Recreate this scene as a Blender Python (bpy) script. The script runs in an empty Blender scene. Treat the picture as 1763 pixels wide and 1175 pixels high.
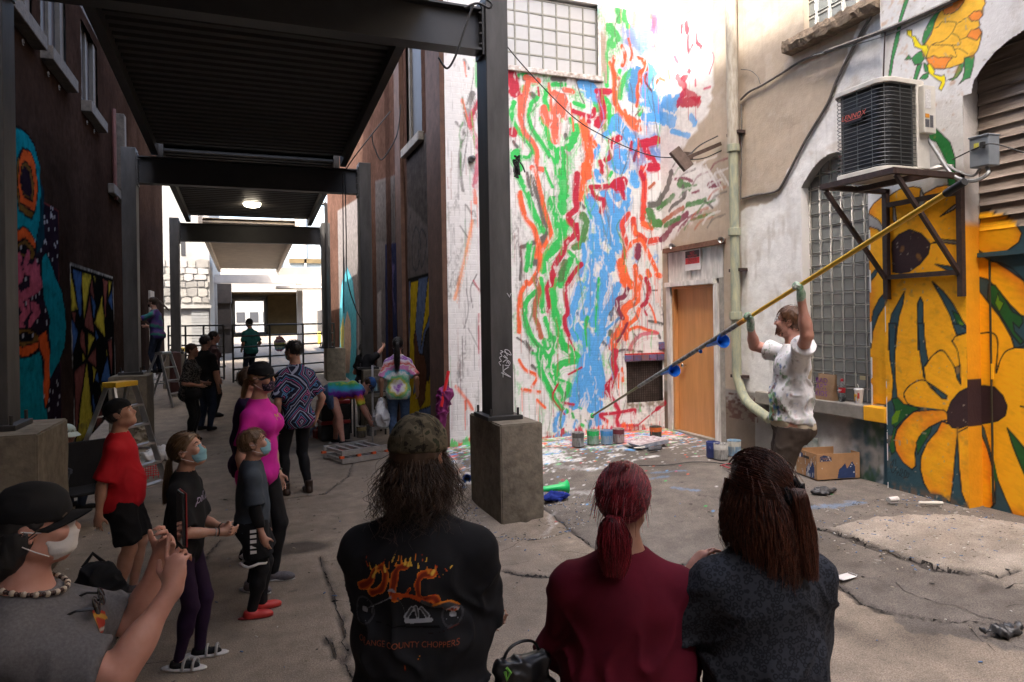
import bpy,bmesh,math,random
import numpy as np
from mathutils import Vector,Matrix
from mathutils.bvhtree import BVHTree
random.seed(7);RNG=np.random.default_rng(11)
SC=bpy.context.scene
COL=SC.collection
# camera
CAM_Z=2.0
FPX=1180.0;PU=881.5;PV=550.0
YAW=math.atan((881.5-426.0)/FPX);ROLL=0.016
cam_d=bpy.data.cameras.new('camera');cam=bpy.data.objects.new('camera',cam_d);COL.objects.link(cam)
cam_d.sensor_width=36.0;cam_d.lens=36.0*FPX/1763.0;cam_d.shift_y=-37.5/1763.0
cam_d.clip_start=0.05;cam_d.clip_end=6000
CM=Matrix.Rotation(-YAW,3,'Z')@Matrix.Rotation(math.radians(90),3,'X')@Matrix.Rotation(-ROLL,3,'Z')
cam.matrix_world=Matrix.Translation((0,0,CAM_Z))@CM.to_4x4()
SC.camera=cam
# sky, sun, exposure
SUN_DIR=Vector((0.42,0.34,-0.84)).normalized()
w=bpy.data.worlds.new('World');SC.world=w;w.use_nodes=True
nt=w.node_tree;nt.nodes.clear()
wo=nt.nodes.new('ShaderNodeOutputWorld');wb=nt.nodes.new('ShaderNodeBackground');ws=nt.nodes.new('ShaderNodeTexSky')
ws.sky_type='NISHITA';ws.sun_disc=False
ws.sun_elevation=math.asin(-SUN_DIR.z);ws.sun_rotation=math.atan2(-SUN_DIR.x,-SUN_DIR.y)
ws.air_density=1.0;ws.dust_density=5.0;ws.ozone_density=0.3
wb.inputs['Strength'].default_value=0.15
nt.links.new(ws.outputs[0],wb.inputs[0]);nt.links.new(wb.outputs[0],wo.inputs[0])
sun_d=bpy.data.lights.new('sun','SUN');sun_d.energy=2.0;sun_d.angle=math.radians(0.53);sun_d.color=(1,0.95,0.87)
sun=bpy.data.objects.new('sun',sun_d);COL.objects.link(sun)
sun.rotation_euler=SUN_DIR.to_track_quat('-Z','Y').to_euler();sun.location=(-8,-8,30)
SC.view_settings.view_transform='Standard';SC.view_settings.look='None'
SC.view_settings.exposure=3.15;SC.view_settings.gamma=1.0
SC.view_settings.use_white_balance=True;SC.view_settings.white_balance_temperature=6450;SC.view_settings.white_balance_tint=10
SC.cycles.max_bounces=8;SC.cycles.diffuse_bounces=5;SC.cycles.glossy_bounces=3;SC.cycles.transmission_bounces=4;SC.cycles.transparent_max_bounces=6
SC.cycles.use_denoising=True;SC.cycles.caustics_reflective=False;SC.cycles.caustics_refractive=False
# survey helpers: pixel of the photograph -> point on a real plane
def ray(u,v):
 return CM@Vector(((u-PU)/FPX,-(v-PV)/FPX,-1.0))
def onX(u,v,X):
 d=ray(u,v);t=X/d.x;return Vector((X,d.y*t,CAM_Z+d.z*t))
def onY(u,v,Y):
 d=ray(u,v);t=Y/d.y;return Vector((d.x*t,Y,CAM_Z+d.z*t))
def onZ(u,v,Z):
 d=ray(u,v);t=(Z-CAM_Z)/d.z;return Vector((d.x*t,d.y*t,Z))
def onG(u,v):
 p=onZ(u,v,0.0)
 for _ in range(6):p=onZ(u,v,gz(p.x,p.y))
 return p
def atT(u,v,t):
 d=ray(u,v);return Vector((d.x*t,d.y*t,CAM_Z+d.z*t))
def sstep(a,b,x):
 t=np.clip((np.asarray(x,float)-a)/(b-a),0,1);return t*t*(3-2*t)
def gz(x,y):
 r1=sstep(2.2,5.2,x);r2=sstep(6.8,9.0,y)*sstep(1.7,2.7,x)
 return 0.25*(1-(1-r1)*(1-r2))*(1-sstep(9.6,12,y))+0.45*sstep(12.5,21,y)
 # noise
def hash3(ix,iy,iz):
 n=(ix*374761393+iy*668265263+iz*2147483647+1013904223)&0xffffffff
 n=((n^(n>>13))*1274126177)&0xffffffff
 return((n^(n>>16))&0xffff)/65535.0
def vnoise(x,y,z=0.0,seed=0):
 x,y,z=np.broadcast_arrays(np.asarray(x,float),np.asarray(y,float),np.asarray(z,float))
 ix=np.floor(x).astype(np.int64);iy=np.floor(y).astype(np.int64);iz=np.floor(z).astype(np.int64)
 fx=x-ix;fy=y-iy;fz=z-iz
 fx=fx*fx*(3-2*fx);fy=fy*fy*(3-2*fy);fz=fz*fz*(3-2*fz)
 ix=ix+seed*131;r=0
 for dz in(0,1):
  for dy in(0,1):
   for dx in(0,1):
    wgt=(fx if dx else 1-fx)*(fy if dy else 1-fy)*(fz if dz else 1-fz)
    r=r+wgt*hash3(ix+dx,iy+dy,iz+dz)
 return r
def fbm(x,y,z=0.0,o=3,seed=0):
 r=0;a=1;s=0
 for i in range(o):
  r=r+a*vnoise(np.asarray(x)*2**i,np.asarray(y)*2**i,np.asarray(z)*2**i,seed+i);s+=a;a*=.5
 return r/s
def lin(c):
 c=np.asarray(c,float)/255.0
 return np.where(c<=.04045,c/12.92,((c+.055)/1.055)**2.4)
def alb(r,g,b,k=0.92):
 return tuple(float(x)for x in lin((r,g,b))*k)
 # materials
MATS={}
def newmat(name):
 m=bpy.data.materials.new(name);m.use_nodes=True
 nt=m.node_tree;b=nt.nodes['Principled BSDF'];return m,nt,b
def N(nt,t,**kw):
 n=nt.nodes.new(t)
 for k,v in kw.items():
  if k in n.inputs:n.inputs[k].default_value=v
  else:setattr(n,k,v)
 return n
def mapping(nt,scale,coord='Object'):
 tc=N(nt,'ShaderNodeTexCoord');mp=N(nt,'ShaderNodeMapping');mp.inputs['Scale'].default_value=scale
 nt.links.new(tc.outputs[coord],mp.inputs[0]);return mp.outputs[0]
def mat(name,col,rough=.7,metal=0,var=.25,vs=6,bump=.25,bs=40,col2=None,spec=.5,stretch=(1,1,1),bdist=.004,coat=0):
 if name in MATS:return MATS[name]
 m,nt,b=newmat(name);MATS[name]=m
 vec=mapping(nt,stretch)
 n1=N(nt,'ShaderNodeTexNoise',Scale=vs,Detail=6.0,Roughness=.62);nt.links.new(vec,n1.inputs['Vector'])
 rp=N(nt,'ShaderNodeValToRGB');nt.links.new(n1.outputs[0],rp.inputs[0])
 c2=col2 if col2 else tuple(c*(1-var)for c in col);c1=tuple(min(1,c*(1+var*.6))for c in col)if not col2 else col
 rp.color_ramp.elements[0].position=.3;rp.color_ramp.elements[1].position=.7
 rp.color_ramp.elements[0].color=(*c2,1);rp.color_ramp.elements[1].color=(*c1,1)
 nt.links.new(rp.outputs[0],b.inputs['Base Color'])
 b.inputs['Roughness'].default_value=rough;b.inputs['Metallic'].default_value=metal
 b.inputs['Specular IOR Level'].default_value=spec
 if coat:b.inputs['Coat Weight'].default_value=coat
 if bump:
  n2=N(nt,'ShaderNodeTexNoise',Scale=bs,Detail=5.0);nt.links.new(vec,n2.inputs['Vector'])
  bp=N(nt,'ShaderNodeBump',Strength=bump,Distance=bdist);nt.links.new(n2.outputs[0],bp.inputs['Height'])
  nt.links.new(bp.outputs[0],b.inputs['Normal'])
 return m
def colmat(name,rough=.75,var=.12,vs=14,bump=.35,bs=60,bdist=.004,spec=.35,brick=False,stretch=(1,1,1),fine=0):
 if name in MATS:return MATS[name]
 m,nt,b=newmat(name);MATS[name]=m
 at=N(nt,'ShaderNodeAttribute',attribute_name='Col')
 vec=mapping(nt,stretch)
 n1=N(nt,'ShaderNodeTexNoise',Scale=vs,Detail=7.0,Roughness=.65);nt.links.new(vec,n1.inputs['Vector'])
 mr=N(nt,'ShaderNodeMapRange');mr.inputs['From Min'].default_value=.3;mr.inputs['From Max'].default_value=.7
 mr.inputs['To Min'].default_value=1-var*1.3;mr.inputs['To Max'].default_value=1+var*.7
 nt.links.new(n1.outputs[0],mr.inputs[0])
 mx=N(nt,'ShaderNodeVectorMath',operation='SCALE');nt.links.new(at.outputs['Color'],mx.inputs[0]);nt.links.new(mr.outputs[0],mx.inputs['Scale'])
 nt.links.new(mx.outputs[0],b.inputs['Base Color'])
 b.inputs['Roughness'].default_value=rough;b.inputs['Specular IOR Level'].default_value=spec
 n2=N(nt,'ShaderNodeTexNoise',Scale=bs,Detail=6.0);nt.links.new(vec,n2.inputs['Vector'])
 bp=N(nt,'ShaderNodeBump',Strength=bump,Distance=bdist);nt.links.new(n2.outputs[0],bp.inputs['Height'])
 if fine:
  n3=N(nt,'ShaderNodeTexNoise',Scale=fine,Detail=3.0,Roughness=.8);nt.links.new(vec,n3.inputs['Vector']);m3=N(nt,'ShaderNodeMapRange');m3.inputs['From Min'].default_value=.35;m3.inputs['From Max'].default_value=.68;m3.inputs['To Min'].default_value=.52;m3.inputs['To Max'].default_value=1.38;nt.links.new(n3.outputs[0],m3.inputs[0]);x3=N(nt,'ShaderNodeVectorMath',operation='SCALE');nt.links.new(mx.outputs[0],x3.inputs[0]);nt.links.new(m3.outputs[0],x3.inputs['Scale']);nt.links.new(x3.outputs[0],b.inputs['Base Color'])
 last=bp
 if brick:
  tc=N(nt,'ShaderNodeTexCoord');sp=N(nt,'ShaderNodeSeparateXYZ');nt.links.new(tc.outputs['Object'],sp.inputs[0])
  ad=N(nt,'ShaderNodeMath',operation='ADD');nt.links.new(sp.outputs[0],ad.inputs[0]);nt.links.new(sp.outputs[1],ad.inputs[1])
  cb=N(nt,'ShaderNodeCombineXYZ');nt.links.new(ad.outputs[0],cb.inputs[0]);nt.links.new(sp.outputs[2],cb.inputs[1])
  bt=N(nt,'ShaderNodeTexBrick',Scale=1.0);nt.links.new(cb.outputs[0],bt.inputs['Vector'])
  bt.inputs['Brick Width'].default_value=.22;bt.inputs['Row Height'].default_value=.075;bt.inputs['Mortar Size'].default_value=.006;bt.inputs['Mortar Smooth'].default_value=.6
  b2=N(nt,'ShaderNodeBump',Strength=.45,Distance=.006);b2.invert=True
  nt.links.new(bt.outputs['Fac'],b2.inputs['Height']);nt.links.new(bp.outputs[0],b2.inputs['Normal']);last=b2
 nt.links.new(last.outputs[0],b.inputs['Normal'])
 return m
def emat(name,col,s):
 m,nt,b=newmat(name);b.inputs['Emission Color'].default_value=(*col,1);b.inputs['Emission Strength'].default_value=s
 b.inputs['Base Color'].default_value=(*col,1);return m
 # object helpers
XF={}
def tag(o,label,cat=None,group=None,kind=None):
 o['label']=label
 if cat:o['category']=cat
 if group:o['group']=group
 if kind:o['kind']=kind
 return o
def thing(name,label,cat,loc=(0,0,0),rz=0.0,group=None):
 o=bpy.data.objects.new(name,None);COL.objects.link(o);o.empty_display_size=.1
 o.location=loc;o.rotation_euler=(0,0,rz)
 XF[o.name]=(Matrix.Translation(Vector(loc))@Matrix.Rotation(rz,4,'Z')).inverted()
 return tag(o,label,cat,group)
def mk(name,verts,faces,material,parent=None,world=False,smooth=False,col=None,loc=None,root=None):
 """one mesh object; world=True: verts are world coordinates and are brought into the frame of root (default parent)"""
 me=bpy.data.meshes.new(name)
 V=np.asarray(verts,float)
 if world and(root or parent)is not None:
  Mi=np.array(XF[(root or parent).name]);V=V@Mi[:3,:3].T+Mi[:3,3]
 if isinstance(faces,np.ndarray):
  nf,k=faces.shape
  me.vertices.add(len(V));me.vertices.foreach_set('co',V.astype(np.float32).ravel())
  me.loops.add(nf*k);me.loops.foreach_set('vertex_index',faces.astype(np.int32).ravel())
  me.polygons.add(nf);me.polygons.foreach_set('loop_start',np.arange(0,nf*k,k,dtype=np.int32))
  me.update(calc_edges=True)
 else:
  me.from_pydata([tuple(v)for v in V],[],[tuple(f)for f in faces]);me.update()
 if smooth:me.polygons.foreach_set('use_smooth',np.ones(len(me.polygons),dtype=bool))
 if col is not None:
  a=me.color_attributes.new('Col','FLOAT_COLOR','POINT')
  c=np.ones((len(V),4),np.float32);c[:,:3]=col;a.data.foreach_set('color',c.ravel())
 if material is not None:me.materials.append(material)
 o=bpy.data.objects.new(name,me);COL.objects.link(o)
 if parent is not None:o.parent=parent
 if loc is not None:o.location=loc
 return o
class MB:
 def __init__(s):s.v=[];s.f=[]
 def add(s,vs,fs):
  n=len(s.v);s.v+=[tuple(v)for v in vs];s.f+=[tuple(i+n for i in f)for f in fs];return s
 def box(s,a,b,rot=None,piv=None):
  x0,y0,z0=a;x1,y1,z1=b
  vs=[Vector(p)for p in((x0,y0,z0),(x1,y0,z0),(x1,y1,z0),(x0,y1,z0),(x0,y0,z1),(x1,y0,z1),(x1,y1,z1),(x0,y1,z1))]
  if rot is not None:
   pv=Vector(piv)if piv is not None else(Vector(a)+Vector(b))/2
   vs=[rot@(p-pv)+pv for p in vs]
  return s.add(vs,[(0,3,2,1),(4,5,6,7),(0,1,5,4),(1,2,6,5),(2,3,7,6),(3,0,4,7)])
 def bar(s,p0,p1,w,h,up=(0,0,1)):
  p0=Vector(p0);p1=Vector(p1);d=(p1-p0).normalized();up=Vector(up)
  if abs(d.dot(up))>.98:up=Vector((1,0,0))
  r=d.cross(up).normalized()*(w/2);u=r.cross(d).normalized()*(h/2)
  vs=[p0-r-u,p0+r-u,p0+r+u,p0-r+u,p1-r-u,p1+r-u,p1+r+u,p1-r+u]
  return s.add(vs,[(3,2,1,0),(4,5,6,7),(0,1,5,4),(1,2,6,5),(2,3,7,6),(3,0,4,7)])
 def tube(s,pts,r,n=8,caps=True):
  pts=[Vector(p)for p in pts];m=len(pts);rs=r if isinstance(r,(list,tuple))else[r]*m
  vs=[];up=None
  for i in range(m):
   d=(pts[min(i+1,m-1)]-pts[max(i-1,0)]).normalized()
   if up is None:
    up=Vector((0,0,1))if abs(d.z)<.9 else Vector((1,0,0))
   x=d.cross(up).normalized();y=x.cross(d).normalized();up=y
   for k in range(n):
    a=2*math.pi*k/n;vs.append(pts[i]+(x*math.cos(a)+y*math.sin(a))*rs[i])
  fs=[(i*n+k,i*n+(k+1)%n,(i+1)*n+(k+1)%n,(i+1)*n+k)for i in range(m-1)for k in range(n)]
  if caps:fs+=[tuple(range(n-1,-1,-1)),tuple((m-1)*n+k for k in range(n))]
  return s.add(vs,fs)
 def lathe(s,prof,c=(0,0,0),n=20,axis=None,capb=True,capt=True):
  vs=[];m=len(prof)
  for(r,z)in prof:
   for k in range(n):
    a=2*math.pi*k/n;vs.append(Vector((r*math.cos(a),r*math.sin(a),z)))
  if axis is not None:
   q=Vector((0,0,1)).rotation_difference(Vector(axis).normalized());vs=[q@v for v in vs]
  vs=[v+Vector(c)for v in vs]
  fs=[(i*n+k,i*n+(k+1)%n,(i+1)*n+(k+1)%n,(i+1)*n+k)for i in range(m-1)for k in range(n)]
  if capb:fs.append(tuple(range(n-1,-1,-1)))
  if capt:fs.append(tuple((m-1)*n+k for k in range(n)))
  return s.add(vs,fs)
 def prism(s,poly,d):
  d=Vector(d);n=len(poly);vs=[Vector(p)for p in poly]+[Vector(p)+d for p in poly]
  return s.add(vs,[tuple(range(n-1,-1,-1)),tuple(range(n,2*n))]+[(i,(i+1)%n,n+(i+1)%n,n+i)for i in range(n)])
 def build(s,name,material,parent=None,world=False,smooth=False,bevel=0,root=None):
  o=mk(name,s.v,s.f,material,parent,world,False,root=root)
  if smooth:
   me=o.data
   me.polygons.foreach_set('use_smooth',np.ones(len(me.polygons),dtype=bool));me.set_sharp_from_angle(angle=math.radians(40))
  if bevel:
   bm=o.modifiers.new('b','BEVEL');bm.width=bevel;bm.segments=2;bm.limit_method='ANGLE'
  return o
def setloc(o,p):o.location=p;return o
def dup(o,parent,loc=None,rot=None):
 c=o.copy();COL.objects.link(c);c.parent=parent
 if loc is not None:c.location=loc
 if rot is not None:c.rotation_euler=rot
 return c
def catmull(pts,n=8):
 P=[np.array(p,float)for p in pts];out=[]
 if len(P)<3:
  return[tuple(P[0]+(P[-1]-P[0])*i/n)for i in range(n+1)]
 P=[2*P[0]-P[1]]+P+[2*P[-1]-P[-2]]
 for i in range(1,len(P)-2):
  for k in range(n):
   t=k/n;a,b,c,d=P[i-1],P[i],P[i+1],P[i+2]
   out.append(tuple(.5*(2*b+(c-a)*t+(2*a-5*b+4*c-d)*t*t+(3*b-a-3*c+d)*t**3)))
 out.append(tuple(P[-2]));return out
def grid_faces(nu,nv):
 i=np.arange(nu*nv).reshape(nv,nu)
 return np.stack([i[:-1,:-1],i[:-1,1:],i[1:,1:],i[1:,:-1]],-1).reshape(-1,4)
 # painting on a wall: works in the wall's own metres (a, b)
class Canvas:
 def __init__(s,A,B,base):
  s.A=A;s.B=B;s.c=np.empty(A.shape+(3,));s.c[:]=base
 def mix(s,m,col):s.c+=(np.asarray(col)-s.c)*np.clip(m,0,1)[...,None]
 def box(s,P,pad):
  a0,b0=np.min(P,0)-pad;a1,b1=np.max(P,0)+pad
  i=np.where((s.B[:,0]>=b0)&(s.B[:,0]<=b1))[0];j=np.where((s.A[0]>=a0)&(s.A[0]<=a1))[0]
  if len(i)==0 or len(j)==0:return None
  return slice(i[0],i[-1]+1),slice(j[0],j[-1]+1)
 def dist(s,P,sl):
  A=s.A[sl];B=s.B[sl];D=np.full(A.shape,1e9);T=np.zeros(A.shape);s.side=np.ones(A.shape);n=len(P)
  if n==1:return np.hypot(A-P[0][0],B-P[0][1]),T
  for k in range(n-1):
   ax,ay=P[k];dx,dy=P[k+1][0]-ax,P[k+1][1]-ay;L=dx*dx+dy*dy+1e-12
   t=np.clip(((A-ax)*dx+(B-ay)*dy)/L,0,1);d=np.hypot(A-ax-t*dx,B-ay-t*dy)
   m=d<D;D[m]=d[m];T[m]=(k+t[m])/(n-1);s.side[m]=np.sign(dx*(B-ay)-dy*(A-ax))[m]
  return D,T
 def stroke(s,P,wid,col,dry=.35,soft=.008,op=1.,rag=.3,seed=0,drips=0,taper=0):
  P=[np.array(p)for p in(catmull(P,5)if len(P)>2 else P)]
  sl=s.box(P,wid*.5*(1+rag)+.05)
  if sl is None:return
  A=s.A[sl];B=s.B[sl];D,T=s.dist(P,sl)
  r=wid*.5*(1+rag*2*(fbm(A*22,B*22,0,3,seed)-.5)*1.6)
  if taper:r=r*(1-taper*T)
  m=np.clip((r-D)/soft+.5,0,1)
  if dry:
   Ln=sum(np.hypot(*(np.array(P[i+1])-np.array(P[i])))for i in range(len(P)-1))if len(P)>1 else .1
   st=.6*fbm(s.side*D*150,T*Ln*9,0,3,seed+5)+.4*fbm(A*75,B*55,0,3,seed+6);cov=fbm(A*7,B*7,0,2,seed+9)
   edge=np.clip(D/(r+1e-6),0,1)
   m=m*np.clip((st-(.14+dry*.55*cov*(.35+.75*edge**2)))*9+.6,0,1)
  sub=s.c[sl];tone=(st if dry else fbm(A*40,B*12,0,2,seed+3))-.5
  thin=np.clip(1.25-1.5*dry*fbm(A*5,B*5,0,2,seed+4),.45,1)if dry else 1.
  sub+=(np.asarray(col)*(1+.5*tone[...,None])-sub)*(m*op*thin)[...,None];s.c[sl]=sub
  rr=random.Random(seed)
  for k in range(drips):
   p=P[rr.randrange(len(P))];L=rr.uniform(.08,.45);x=p[0]+rr.uniform(-.4,.4)*wid
   s.stroke([(x,p[1]),(x+rr.uniform(-.004,.004),p[1]-L)],rr.uniform(.006,.011),col,0,.005,.75,.2,seed+31*k+1)
 def poly(s,P,col,soft=.006,line=None,lw=.012,closed=True,seed=0,shade=None):
  P=np.array(P,float);Q=np.vstack([P,P[:1]]);sl=s.box(P,.06)
  if sl is None:return
  A=s.A[sl];B=s.B[sl];D,_=s.dist(Q,sl);ins=np.zeros(A.shape,bool)
  for k in range(len(P)):
   x0,y0=Q[k];x1,y1=Q[k+1]
   if y0==y1:continue
   c=((y0>B)!=(y1>B))&(A<(x1-x0)*(B-y0)/(y1-y0)+x0);ins^=c
  sd=np.where(ins,D,-D);m=np.clip(sd/soft+.5,0,1);sub=s.c[sl]
  if col is not None:
   cc=np.asarray(col)*np.ones(A.shape+(1,))
   if shade is not None:
    q=np.clip(1-D/shade[1],0,1)*np.clip(fbm(A*5,B*5,0,3,seed+2)*2.2-.6,0,1)
    cc=cc+(np.asarray(shade[0])-cc)*q[...,None]
   cc=cc*(1+.16*(fbm(A*9,B*9,0,3,seed)-.5)[...,None]+.22*(fbm(A*14+B*9,B*50-A*20,0,3,seed+4)-.5)[...,None])
   sub+=(cc-sub)*m[...,None]
  if line is not None:
   lm=np.clip((lw*.5*(1+.8*(fbm(A*14,B*14,0,2,seed+1)-.5))-D)/soft+.5,0,1);sub+=(np.asarray(line)-sub)*lm[...,None]
  s.c[sl]=sub
  # SETTING
XR,YP,XA,XL=6.1,9.2,2.6,-2.65
WHITE=np.array(alb(236,234,232));TAN=np.array(alb(182,167,149,.98))
def region(code):
 o={'A':(870,100,5.875),'B':(1050,100,5.875),'C':(870,290,5.875),'D':(1050,290,5.875),'E':(870,480,5.875),'F':(1000,480,5.875),'G':(870,600,5.873),'H':(1030,0,6.527),'L':(760,0,2.8),'M':(760,380,2.8),'Q1':(1463,300,3.917),'Q2':(1463,560,3.456),'Q3':(1540,0,6.91),'S1':(0,200,3.918),'S2':(0,440,3.456),'W':(520,200,2.937),'P':(0,0,1)}[code]
 return o
def px(code,pts):
 ox,oy,s=region(code);return[(ox+x/s,oy+y/s)for x,y in pts]
def wallX(code,pts,X):return[(onX(u,v,X).y,onX(u,v,X).z)for u,v in px(code,pts)]
def wallY(code,pts,Y):return[(onY(u,v,Y).x,onY(u,v,Y).z)for u,v in px(code,pts)]
# ground: one sheet, fine near the camera, reaching the horizon
def spaced(a,b,h):return list(np.arange(a,b+h*.5,h))
xs=[-1500,-600,-250,-100,-50,-25,-12,-7,-4.5,-3.2]+spaced(-2.8,6.3,.031)+[7,9,14,25,50,100,250,600,1500]
ys=[-1500,-500,-150,-60,-25,-12,-6,-3,-1.5,-.5,.2]+spaced(.6,9.4,.031)+spaced(9.45,22,.09)+[23,25,28,32,37,43,50,60,75,100,150,260,600,1500]
GX,GY=np.meshgrid(np.array(xs),np.array(ys))
GZ=gz(GX,GY)+.5*sstep(25,60,GY)
cv=Canvas(GX,GY,alb(150,138,126,.72))
near=(np.abs(GX)<9)&(GY>-1)&(GY<24)
CONC=np.array(alb(160,146,130,.73));ASPH=np.array(alb(126,118,110,.74));SLAB=np.array(alb(168,157,144,.76))
nz=fbm(GX*1.3,GY*1.3,0,4,3);nf=fbm(GX*9,GY*9,0,3,8)
cv.c[:]=CONC*(.72+.56*nz[...,None])*(.9+.2*nf[...,None])*(1-.45*sstep(17,24,GY))[...,None]  # ground colour darkened around and beyond the gate to offset the sun's glare
def gpoly(pts):
 return[(onG(u,v).x,onG(u,v).y)for u,v in pts]
asph=gpoly([(905,900),(935,872),(1000,925),(1050,962),(1110,985),(1250,990),(1445,1006),(1480,1035),(1530,1052),(1560,1085),(1640,1090),(1763,1120),(1900,1100),(1900,870),(1668,868),(1525,822),(1240,752),(1150,744),(940,764),(780,768),(780,790)])
slab=gpoly([(1432,907),(1500,892),(1560,886),(1640,886),(1763,902),(1900,930),(1900,1030),(1763,1012),(1718,1003),(1690,985),(1655,979),(1600,974),(1560,958),(1520,944),(1490,935),(1455,920)])
def jitter(P,amp,n=6,seed=0):
 rr=random.Random(seed);out=[]
 for i in range(len(P)):
  a=np.array(P[i]);b=np.array(P[(i+1)%len(P)])
  for k in range(n):out.append(tuple(a+(b-a)*k/n+np.array([rr.uniform(-amp,amp),rr.uniform(-amp,amp)])*(1 if k else .3)))
 return out
asph=jitter(asph,.03,7,1);slab=jitter(slab,.02,6,2)
cvm=Canvas(GX,GY,(0,0,0));cvm.poly(asph,(1,0,0),soft=.02);cvm.poly(slab,(0,1,0),soft=.02)
ma=cvm.c[...,0]/1.0;ms=cvm.c[...,1]
ma=np.clip(ma*1.1,0,1)*near;ms=np.clip(ms*1.1,0,1)*near
acol=ASPH*(.75+.5*nz[...,None])*(.82+.36*nf[...,None])
cv.c+=(acol-cv.c)*ma[...,None]
cv.c+=(SLAB*(.66+.68*fbm(GX*2.2,GY*2.2,0,4,13)[...,None])*(.9+.2*nf[...,None])-cv.c)*(ms*np.clip(.25+1.6*fbm(GX*1.6,GY*1.6,0,3,14),0,1))[...,None]
GZ=GZ-.016*ma+.006*ms+near*.006*(nz-.5)
DARK=np.array((.035,.03,.027));CK=[]
CR_=MB()
def ribbon(P,wd,seed,dz=.004):
 rr=random.Random(seed);L=[]
 for i in range(len(P)-1):
  for k in range(4):q=np.array(P[i])+(np.array(P[i+1])-np.array(P[i]))*k/4+np.array([rr.uniform(-.006,.006),rr.uniform(-.006,.006)]);L.append(q)
 for i in range(len(L)-1):
  d=L[i+1]-L[i];n=np.array([-d[1],d[0]])/(np.hypot(*d)+1e-9);w0=wd*rr.uniform(.25,1);w1=wd*rr.uniform(.25,1);q=[L[i]-n*w0,L[i]+n*w0,L[i+1]+n*w1,L[i+1]-n*w1];CR_.add([(a[0],a[1],zat(a[0],a[1])+dz)for a in q],[(0,3,2,1)])
def zat(x,y):return GZ[min(np.searchsorted(ys,y),len(ys)-1),min(np.searchsorted(xs,x),len(xs)-1)]
def crack(pts,wd=.022,seed=0,depth=.014):
 CK.append((gpoly(pts),wd,seed))
 P=jitter(gpoly(pts),.012,6,seed)[:-6];P=[np.array(p)for p in P]
 sl=cv.box(P,.1)
 if sl is None:return
 D,T=cv.dist(P,sl);r=wd*(.35+1.3*fbm(GX[sl]*7,GY[sl]*7,0,2,seed))
 m=np.clip((r-D)/.02+.5,0,1);cv.c[sl]+=(DARK-cv.c[sl])*(m*.8)[...,None];GZ[sl]-=depth*m
crack([(935,872),(1000,925),(1050,962),(1110,985),(1250,990)],.02,1);crack([(1445,1006),(1480,1035),(1530,1055)],.03,2)
crack([(870,983),(900,990),(935,992),(1000,1000)],.03,3);crack([(1400,905),(1440,915),(1490,936),(1560,960),(1610,977),(1680,985)],.022,4)
crack([(560,1100),(600,1160),(640,1175)],.02,5);crack([(550,960),(570,1010),(590,1080),(600,1150)],.016,6)
crack([(380,860),(470,862),(560,850),(600,820),(610,790),(640,780)],.012,7);crack([(340,790),(420,770),(480,772)],.01,8)
crack([(1000,970),(1150,975),(1230,950)],.012,9);crack([(1690,985),(1720,995),(1763,980)],.016,10);crack([(300,1010),(380,930),(330,1000)],.012,12)
crack([(1200,850),(1300,862),(1420,868)],.008,13);crack([(1520,1050),(1600,1062),(1763,1075)],.009,14);crack([(700,905),(790,870),(840,830)],.01,15)
def stain(u,v,ru,rv,k,seed,col=DARK):
 p=onG(u,v);q=onG(u+ru,v);h=onG(u,v-rv);rx=abs(q.x-p.x)+1e-3;ry=abs(h.y-p.y)+1e-3
 m=np.clip(1-np.hypot((GX-p.x)/rx,(GY-p.y)/ry)+.9*(fbm(GX*3,GY*3,0,3,seed)-.5),0,1)*near
 cv.mix(np.clip(m*k,0,.75),col)
stain(1590,1090,130,60,.6,21);stain(1450,1080,60,60,.6,22);stain(505,945,70,14,2.2,23);stain(420,1010,100,60,.4,24);stain(1700,1010,100,20,.6,25);stain(330,1100,120,60,.4,26);stain(520,770,90,12,.8,41);stain(1090,1080,120,50,.4,44)
for k in range(60):
 x=random.uniform(-2,6);y=random.uniform(1.2,12);r=random.uniform(.012,.04)
 cv.stroke([(x,y),(x+r,y+.3*r)],r,DARK*1.5 if k%3 else CONC*1.5,0,.015,.6,.3,k)
dw=YP-GY;court=near&(GX>2.2)&(GX<6.15)&(GY<YP+.05)
pn=np.random.default_rng(5)
def spl(thr,sc,seed,col,dmax,xc=None,xw=1.,sx=.45):
 n=fbm(GX*sc*sx,GY*sc,0,3,seed);f=np.clip(1-dw/dmax,0,1)**.7
 if xc is not None:f=f*np.exp(-((GX-xc)/xw)**2)
 m=np.clip((n-(1-thr*f))*14,0,1)*court*np.clip(fbm(GX*40,GY*40,0,2,seed+3)*3-.55,0,1);cv.mix(m*.93,col)
PW=alb(226,226,224,.9);PGm=alb(60,205,100);PB=alb(100,172,232);PO=alb(246,104,62);PR=alb(198,34,62);PMg=alb(170,40,80)
spl(.50,3.0,60,PW,3.6,3.6,1.1,.7);spl(.52,8,61,PW,3.4);spl(.42,26,62,PW,3.4);spl(.50,7,63,PB,1.9,4.6,1.2);spl(.47,9,64,PB,2.6,5.2,1.0);spl(.53,8,65,PGm,.9,3.4,.8)
spl(.55,8,66,PO,1.0);spl(.54,9,67,PR,.9,4.5,1.4);spl(.47,13,68,PO,1.8,5.2,.9);spl(.46,14,69,PGm,2.0,3.6,1.0);spl(.41,22,70,PB,2.4);spl(.41,24,72,PO,1.8);spl(.41,24,73,PGm,1.8)
for k in range(380):
 y=YP-abs(pn.normal(0,1.3))-.02;x=pn.uniform(2.7,6.1);r=pn.uniform(.004,.015)
 c=[PW,PW,PW,PB,PO,PGm,PR][pn.integers(7)]
 i=np.searchsorted(ys,y);j=np.searchsorted(xs,x)
 if i<len(ys)and j<len(xs):cv.c[i,j]+=(np.array(c)-cv.c[i,j])*.85
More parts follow.
